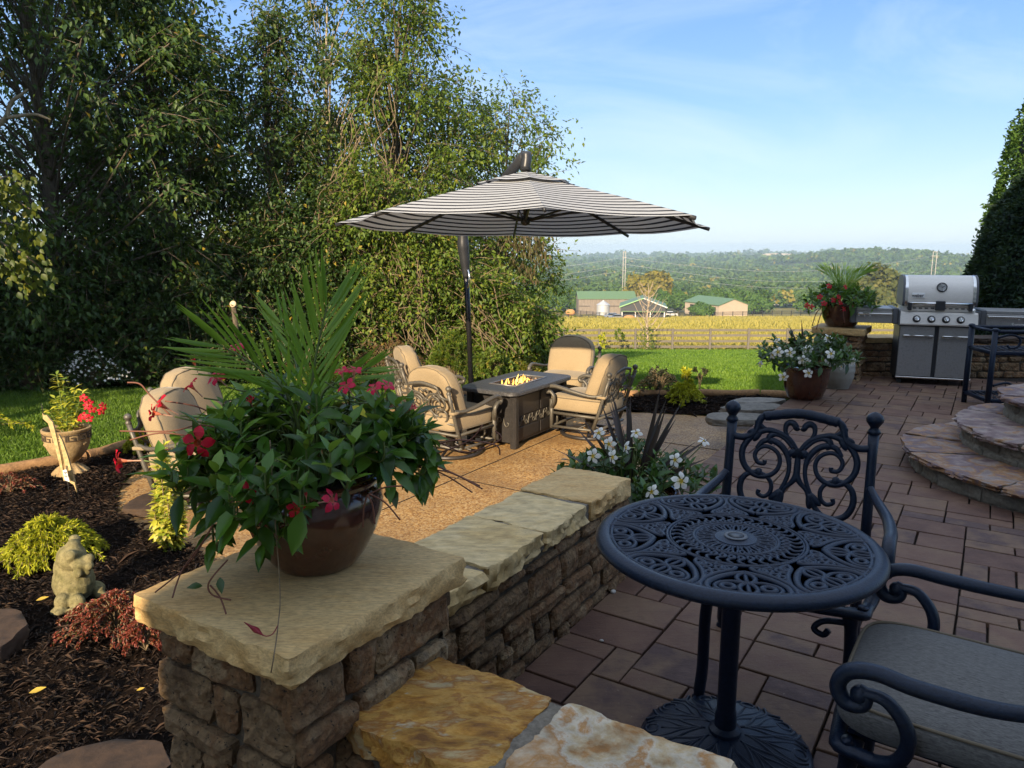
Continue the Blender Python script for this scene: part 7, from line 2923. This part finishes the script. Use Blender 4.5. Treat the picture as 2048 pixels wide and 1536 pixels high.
car('silver hatchback parked nose left by the open barn', 1231, 639, 249, .25, 'car_silver')
car('silver car half hidden behind the hatchback at the open barn', 1222, 636, 258, .2, 'car_silver')
car('white pickup parked right of the open barn', 1343, 632, 285, 3.0, 'car_white')
car('white car on the distant road, left of the other', 1549, 604.2, 472, 0, 'car_white')
car('second white car on the distant road, nearer the palm pot', 1561, 603.4, 474, 0, 'car_white')

for px, py, D, rx, lab in [(1258, 638, 247, 2.2, 'orange brown hay pile in front of the open barn'), (1141, 625, 300, 2.0, 'orange hay pile left of the old barn'), (1157, 643, 240, 1.2, 'reddish heap at the field edge left of the parked cars')]:
    c = Vector((xat(px, D, py), D, EYE - D * ray(0, py)[2] / ray(0, py)[1]))
    m = MB()
    m.ball((0, 0, 0), rx, rx * .7, 1.3, 14)
    me = m.mesh()
    for v in me.vertices:
        v.co *= 1 + .14 * fbm(v.co.x, v.co.y, v.co.z, 3)
    o = obj('hay_pile', me, M['hay'])
    o.location = c
    tagit(o, lab, 'hay pile')


def paddock(label, pts, h, n, mat):
    t = thing('paddock_fence', label, 'fence')
    for k in range(len(pts) - 1):
        (p0, y0, d0), (p1, y1, d1) = pts[k], pts[k + 1]
        A = Vector((xat(p0, d0, y0), d0, EYE - d0 * ray(0, y0)[2] / ray(0, y0)[1]))
        B = Vector((xat(p1, d1, y1), d1, EYE - d1 * ray(0, y1)[2] / ray(0, y1)[1]))
        for i in range(n + 1):
            q = A.lerp(B, i / n)
            b = MB()
            b.box((q.x - .12, q.y - .12, q.z - 1), (q.x + .12, q.y + .12, q.z + h))
            b.build('post', mat, t, smooth=False)
        for z in (.45, .95, 1.4):
            b = MB()
            b.tube([A + Vector((0, -.1, z)), B + Vector((0, -.1, z))], .08, 4)
            b.build('rail', mat, t, smooth=False)


paddock('black board paddock fence left of the parked cars', [(1100, 634, 275), (1192, 641, 245)], 1.6, 7, M['black_paint'])
paddock('black board fence in front of the grain bin', [(1150, 628, 300), (1212, 634, 268)], 1.6, 5, M['black_paint'])
paddock('black board fence running right from the open barn past the beige shed', [(1330, 635, 272), (1425, 632, 286), (1620, 628, 300)], 1.6, 10, M['black_paint'])

# road with bridge parapet, far right
r_ = MB()
xa, xb, D = xat(1525, 478, 603), xat(1640, 478, 603), 478
z = EYE - D * ray(0, 604.5)[2] / ray(0, 604.5)[1]
r_.box((xa, D - 8, z - 1.2), (xb, D + 10, z))
tagit(r_.build('road', M['concrete'], None, smooth=False), None, None, None, 'structure')

# transmission poles
def hpole(label, px, ybase, ytop, D, gap):
    t = thing('power_pole', label, 'power pole', (xat(px, D, ybase), D, EYE - D * ray(0, ybase)[2] / ray(0, ybase)[1]), 0, 'power poles in the valley')
    h = D * (ray(0, ybase)[2] / ray(0, ybase)[1] - ray(0, ytop)[2] / ray(0, ytop)[1])
    for s in (-1, 1):
        p = MB()
        p.tube([(s * gap / 2, 0, -8), (s * gap / 2, 0, h)], [.27, .22], 8)
        p.build('pole', M['pole_wood'], t)
    b = MB()
    b.box((-gap * .9, -.15, h * .86), (gap * .9, .15, h * .86 + .35))
    b.build('crossarm', M['pole_wood'], t, smooth=False)
    b = MB()
    b.box((-gap * .5, -.15, h - .4), (gap * .5, .15, h))
    b.build('top_brace', M['pole_wood'], t, smooth=False)
    return t


hpole('twin wooden power pole standing behind the barns', 1247, 590, 503, 430, 1.3)
hpole('twin wooden power pole with crossarm just above the grill lid', 1864, 570, 503, 520, 2.6)
for i, (y0, y1, dz) in enumerate([(560, 528, 0), (569, 541, 0), (540, 515, 0)]):
    w_ = MB()
    A, B = at_d(1000, y0, 400), at_d(1247, y1, 430)
    Cc = at_d(1864, y1 - 2 + 14 * (i != 2), 520)
    w_.tube([A.lerp(B, k / 8) - Vector((0, 0, 3 * math.sin(math.pi * k / 8) * .5)) for k in range(9)], .05, 4)
    w_.tube([B.lerp(Cc, k / 12) - Vector((0, 0, 9 * math.sin(math.pi * k / 12))) for k in range(13)], .05, 4)
    tagit(w_.build('power_line', M['wire'], None), ['middle thin power line sagging over the valley', 'lowest thin power line sagging over the valley', 'topmost thin power line sagging over the valley'][i], 'power line', 'power lines over the valley')

# ------------------------------------------------------------------ valley trees
def far_crown(n, rx, ry, rz, size, g, cz=None):
    u = g.normal(0, 1, (n, 3))
    u = unit(u)
    u[:, 2] = np.abs(u[:, 2]) * 1.0 - .25 * (g.random(n) < .25)
    lump = 1 + .16 * np.sin(4 * u[:, :1] + 7 * u[:, 2:3] + g.uniform(0, 6)) + g.normal(0, .06, (n, 1))
    P = u * np.array([rx, ry, rz]) * lump
    N = u + g.normal(0, .5, (n, 3))
    D = np.cross(N, g.normal(0, 1, (n, 3)))
    return P, D, N


def round_tree(label, px, ybase, ytop, D, wpx, mat, seed, n=500, name='round_tree', trunk=True, group='rounded trees in the valley'):
    x = xat(px, D, ybase)
    zb = EYE - D * ray(0, ybase)[2] / ray(0, ybase)[1]
    h = D * (ray(0, ybase)[2] / ray(0, ybase)[1] - ray(0, ytop)[2] / ray(0, ytop)[1])
    rx = wpx / 2 * D / FPX
    t = thing(name, label, 'tree', (x, D, zb), 0, group)
    g = np.random.default_rng(seed)
    P, Dd, N = far_crown(n, rx, rx * .9, h * .62, 1, g)
    P[:, 2] += h * .36
    V, F_, r = leaf_cloud(P, Dd, N, rx * .2 * g.uniform(.6, 1.3, n), rx * .15, np.clip(g.normal(.45, .22, n), 0, 1), .1)
    obj('crown', np_mesh(V, F_, r), M[mat], t)
    b = MB()
    b.tube([(0, 0, -1), (0, 0, h * .5)], [.35, .2], 6)
    for k in range(3):
        b.tube([(0, 0, h * .3), (rx * .5 * math.cos(k * 2.1), rx * .5 * math.sin(k * 2.1), h * .6)], [.16, .08], 4)
    b.build('trunk', M['bark'], t)
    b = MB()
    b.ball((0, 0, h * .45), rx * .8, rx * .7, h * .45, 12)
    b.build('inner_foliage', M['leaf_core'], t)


RT = [('rounded green tree, fourth to the left of the old barn', 1062, 624, 582, 342, 40, 'leaf_row'), ('rounded green tree, third to the left of the old barn', 1092, 625, 580, 345, 38, 'leaf_row'), ('rounded green tree, second to the left of the old barn', 1122, 626, 577, 348, 38, 'leaf_row'), ('rounded green tree touching the left end of the old barn', 1148, 627, 579, 350, 34, 'leaf_row'),
      ('big round orange green tree behind the bare sapling', 1298, 612, 548, 370, 92, 'leaf_olive'), ('rounded green tree just right of the open barn', 1325, 622, 581, 345, 44, 'leaf_row'), ('second rounded green tree right of the open barn', 1356, 622, 580, 347, 40, 'leaf_row'),
      ('small round tree between open barn and beige shed', 1395, 620, 588, 350, 40, 'leaf_row'), ('low leafy bush at the left end of the beige shed', 1402, 634, 607, 285, 44, 'leaf_row'), ('rounded green tree behind the left half of the beige shed', 1430, 618, 580, 350, 44, 'leaf_row'), ('rounded green tree behind the ridge of the beige shed', 1468, 618, 581, 352, 44, 'leaf_row'), ('rounded green tree right behind the beige shed', 1512, 630, 583, 335, 56, 'leaf_row'),
      ('dark rounded tree left of the far palm pot', 1618, 626, 590, 335, 48, 'leaf_row'), ('large olive green tree between the palm pot and the grill', 1752, 640, 541, 250, 105, 'leaf_olive_dark'), ('rounded green tree right of the far palm pot', 1700, 634, 584, 280, 70, 'leaf_row'),
      ('rounded green tree behind the left grill shelf', 1790, 640, 560, 262, 60, 'leaf_row')]
M['leaf_olive_dark'] = mat_leaf('leaf_olive_dark', [(.04, .055, .012), (.08, .095, .02), (.14, .13, .03)], .8, .25)
for i, a in enumerate(RT):
    round_tree(*a, seed=900 + i, n=2600)

# far woods: one mass
def far_woods():
    g = np.random.default_rng(44)
    out = []

    def zone(d0, d1, spacing, q, rad, leaf, keep=1.0):
        area = .5 * .95 * (d1 ** 2 - d0 ** 2)
        n = int(area / spacing ** 2 * keep)
        d = np.sqrt(g.uniform(d0 ** 2, d1 ** 2, n))
        x = d * g.uniform(-.2, .75, n)
        clear = np.sin(x * .011 + 2) * np.sin(d * .007 + x * .002)
        k = clear > -.75
        x, d = x[k], d[k]
        n = len(x)
        z = terrain(x, d)
        R0 = rad * g.uniform(.6, 1.25, n)
        u = unit(g.normal(0, 1, (n, q, 3)))
        u[:, :, 2] = np.abs(u[:, :, 2])
        P = np.stack([x, d, z], 1)[:, None, :] + u * np.stack([R0, R0, R0 * .95], 1)[:, None, :]
        P[:, :, 2] += (R0 * .55)[:, None]
        N = u + g.normal(0, .45, u.shape)
        D = np.cross(N, g.normal(0, 1, u.shape))
        hue = np.clip(g.normal(.45, .22, n)[:, None] + g.normal(0, .12, (n, q)), 0, 1)
        L = leaf * g.uniform(.6, 1.3, (n, q)) * (R0 / rad)[:, None]
        out.append(leaf_cloud(P.reshape(-1, 3), D.reshape(-1, 3), N.reshape(-1, 3), L.ravel(), L.ravel() * .8, hue.ravel(), .1))
    zone(405, 470, 9, 70, 5.5, 2.2, .9)
    zone(490, 900, 9.5, 42, 6.0, 3.2, .95)
    zone(900, 1700, 13, 24, 8.0, 5.5)
    zone(1700, 3400, 22, 14, 12, 10)
    V, F_, r = merge_np(out)
    o = obj('distant_woods', np_mesh(V, F_, r), M['leaf_far'])
    tagit(o, 'rolling mass of distant woodland filling the valley below the horizon', 'woods', None, 'stuff')


far_woods()
# bare quarry slope on the far ridge
q = MB()
pts = [at_d(x, y, 2720) for x, y in ((1520, 511), (1532, 507), (1560, 506.5), (1585, 508), (1600, 512), (1570, 513), (1540, 513))]
q.add([tuple(p) for p in pts] + [tuple(p + Vector((0, 160, -10))) for p in pts], [tuple(range(6, -1, -1))] + [(i, (i + 1) % 7, 7 + (i + 1) % 7, 7 + i) for i in range(7)])
tagit(q.build('bare_slope', M['beige_wall'], None, smooth=False), None, None, None, 'structure')

# haze
hz = MB()
hz.box((-4200, -60, -75), (4200, 4600, 17.5))
nt_ = NT('haze_air')
v = nt_.n('VolumePrincipled')
v.inputs['Color'].default_value = (.6, .8, 1, 1)
v.inputs['Density'].default_value = HAZE
nt_.l(v.outputs[0], nt_.out.inputs['Volume'])
tagit(hz.build('haze', nt_.m, None, smooth=False), 'thin bluish haze over the valley', 'haze', None, 'stuff')

# ------------------------------------------------------------------ the house behind the viewer (shades the terrace)
def house():
    t = thing('brick_house', 'two storey house behind the viewpoint whose shadow covers the terrace', 'house', (0, 0, 0))
    y0, y1 = -4.0, -14.0
    prof = [(-2.75, -.6), (-2.75, 5.1), (-1.1, 5.1), (-1.09, 6.4), (.2, 6.4), (5.2, 10.4), (11, 6.2), (16, 6.2), (16, -.6)]
    w = MB()
    n = len(prof)
    w.add([(x, y, z) for y in (y0, y1) for x, z in prof], [tuple(range(n)), tuple(reversed(range(n, 2 * n)))] + [((i + 1) % n, i, n + i, n + (i + 1) % n) for i in range(n)])
    w.build('wall', M['siding'], t, smooth=False)
    r = MB()
    for (xa, za), (xb, zb) in zip(prof[1:-2], prof[2:-1]):
        r.add([(xa, y0 + .4, za + .02), (xb, y0 + .4, zb + .02), (xb, y1, zb + .02), (xa, y1, za + .02), (xa, y0 + .4, za + .22), (xb, y0 + .4, zb + .22), (xb, y1, zb + .22), (xa, y1, za + .22)], [(0, 3, 2, 1), (4, 5, 6, 7), (0, 1, 5, 4), (1, 2, 6, 5), (2, 3, 7, 6), (3, 0, 4, 7)])
    r.build('roof', M['shingle'], t, smooth=False)
    for x, z in ((0, 1), (3.4, 1), (7, 1), (0, 3.9), (3.4, 3.9), (7, 3.9)):
        f = MB()
        f.box((x - .6, y0 + .002, z - .1), (x + .6, y0 + .05, z + 1.5), .01)
        fo = f.build('window', M['white_paint'], t, smooth=False)
        p = MB()
        p.box((x - .5, y0 + .05, z), (x + .5, y0 + .06, z + 1.4))
        p.build('pane', M['car_glass'], fo, smooth=False)


house()
# the wood carries on behind the viewpoint on the left
for i, (x, d, h) in enumerate([(-11.5, 1.5, 11), (-14.5, -3.0, 13), (-12.5, 6.0, 12), (-17, 2.0, 13)]):
    tree('broadleaf_tree', ['large tree left of the viewpoint, second from the house', 'large tree left of the viewpoint, closest to the house', 'large tree left of the viewpoint, nearest the visible wood', 'large tree left of the viewpoint, behind the row'][i], x, d, h, E(2.6, 2.6, lo=.5, bulge=.55), 150, 80, .34, .2, 1.0, .16, 'leaf_wood', 700 + i, twig=0)
# ------------------------------------------------------------------ camera, sky, sun
cam = bpy.data.cameras.new('camera')
co_ = bpy.data.objects.new('camera', cam)
COL.objects.link(co_)
co_.location = (0, 0, EYE)
co_.rotation_euler = (math.pi / 2 - PITCH, 0, 0)
cam.sensor_width = 36
cam.lens = FPX / 2048 * 36
cam.clip_start = .05
cam.clip_end = 20000
sc.camera = co_

SUN_H, SUN_E = R(18), R(21)
w = bpy.data.worlds.new('World')
sc.world = w
w.use_nodes = True
nt = w.node_tree
nt.nodes.clear()
out = nt.nodes.new('ShaderNodeOutputWorld')
bg = nt.nodes.new('ShaderNodeBackground')
sky = nt.nodes.new('ShaderNodeTexSky')
sky.sky_type = 'NISHITA'
sky.sun_disc = False
sky.sun_elevation = SUN_E
sky.sun_rotation = math.pi + SUN_H
sky.air_density = 1.0
sky.dust_density = .6
sky.ozone_density = 1.6
tc = nt.nodes.new('ShaderNodeTexCoord')
mp = nt.nodes.new('ShaderNodeMapping')
mp.inputs['Scale'].default_value = (1.1, .8, 3.2)
mp.inputs['Rotation'].default_value = (0, .35, .5)
nz = nt.nodes.new('ShaderNodeTexNoise')
nz.inputs['Scale'].default_value = 2.2
nz.inputs['Detail'].default_value = 8
nz.inputs['Roughness'].default_value = .62
nz.inputs['Distortion'].default_value = .9
rp = nt.nodes.new('ShaderNodeValToRGB')
rp.color_ramp.elements[0].position = .47
rp.color_ramp.elements[0].color = (0, 0, 0, 1)
rp.color_ramp.elements[1].position = .8
rp.color_ramp.elements[1].color = (.36, .36, .36, 1)
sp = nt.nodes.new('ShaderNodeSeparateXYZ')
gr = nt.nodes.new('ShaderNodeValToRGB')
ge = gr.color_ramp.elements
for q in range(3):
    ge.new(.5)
for e_, (po, c_) in zip(ge, [(0, (2.75, 3.5, 4.2)), (.06, (2.4, 3.35, 4.4)), (.17, (1.35, 2.5, 4.6)), (.33, (.65, 1.65, 4.3)), (.62, (4.0, 4.6, 5.6))]):  # last stop: brighter zenith added above the frame to raise fill light
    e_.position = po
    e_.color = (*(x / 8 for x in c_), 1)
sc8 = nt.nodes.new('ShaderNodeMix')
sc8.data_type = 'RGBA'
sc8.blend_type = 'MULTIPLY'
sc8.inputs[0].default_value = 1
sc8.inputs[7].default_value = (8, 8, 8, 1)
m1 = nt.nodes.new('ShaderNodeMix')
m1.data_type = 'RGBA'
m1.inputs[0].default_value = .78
mx = nt.nodes.new('ShaderNodeMix')
mx.data_type = 'RGBA'
mx.inputs[7].default_value = (4.6, 5.1, 5.6, 1)
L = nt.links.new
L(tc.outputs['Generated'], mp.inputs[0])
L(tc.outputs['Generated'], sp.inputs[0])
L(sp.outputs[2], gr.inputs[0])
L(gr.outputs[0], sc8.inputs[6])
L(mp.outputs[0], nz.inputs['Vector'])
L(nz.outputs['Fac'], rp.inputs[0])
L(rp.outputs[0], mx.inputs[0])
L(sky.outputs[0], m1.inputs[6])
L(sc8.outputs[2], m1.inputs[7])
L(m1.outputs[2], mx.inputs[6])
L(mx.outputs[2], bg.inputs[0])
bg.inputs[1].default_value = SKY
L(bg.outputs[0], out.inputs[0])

sl = bpy.data.lights.new('sun', 'SUN')
sl.energy = SUN
sl.angle = R(.6)
sl.color = (1, .8, .55)
so = bpy.data.objects.new('sun', sl)
COL.objects.link(so)
d = Vector((math.sin(SUN_H) * math.cos(SUN_E), math.cos(SUN_H) * math.cos(SUN_E), -math.sin(SUN_E)))
so.rotation_euler = d.to_track_quat('-Z', 'Y').to_euler()
so.location = (-10, -30, 20)

sc.view_settings.view_transform = 'Standard'
sc.view_settings.look = 'None'
sc.view_settings.exposure = EXPO
sc.view_settings.gamma = 1
sc.view_settings.use_curve_mapping = False
sc.cycles.use_denoising = True
sc.cycles.max_bounces = 6
sc.cycles.diffuse_bounces = 3
sc.cycles.glossy_bounces = 3
sc.cycles.transmission_bounces = 4
sc.cycles.transparent_max_bounces = 6
sc.cycles.volume_bounces = 0
sc.cycles.caustics_reflective = False
sc.cycles.caustics_refractive = False
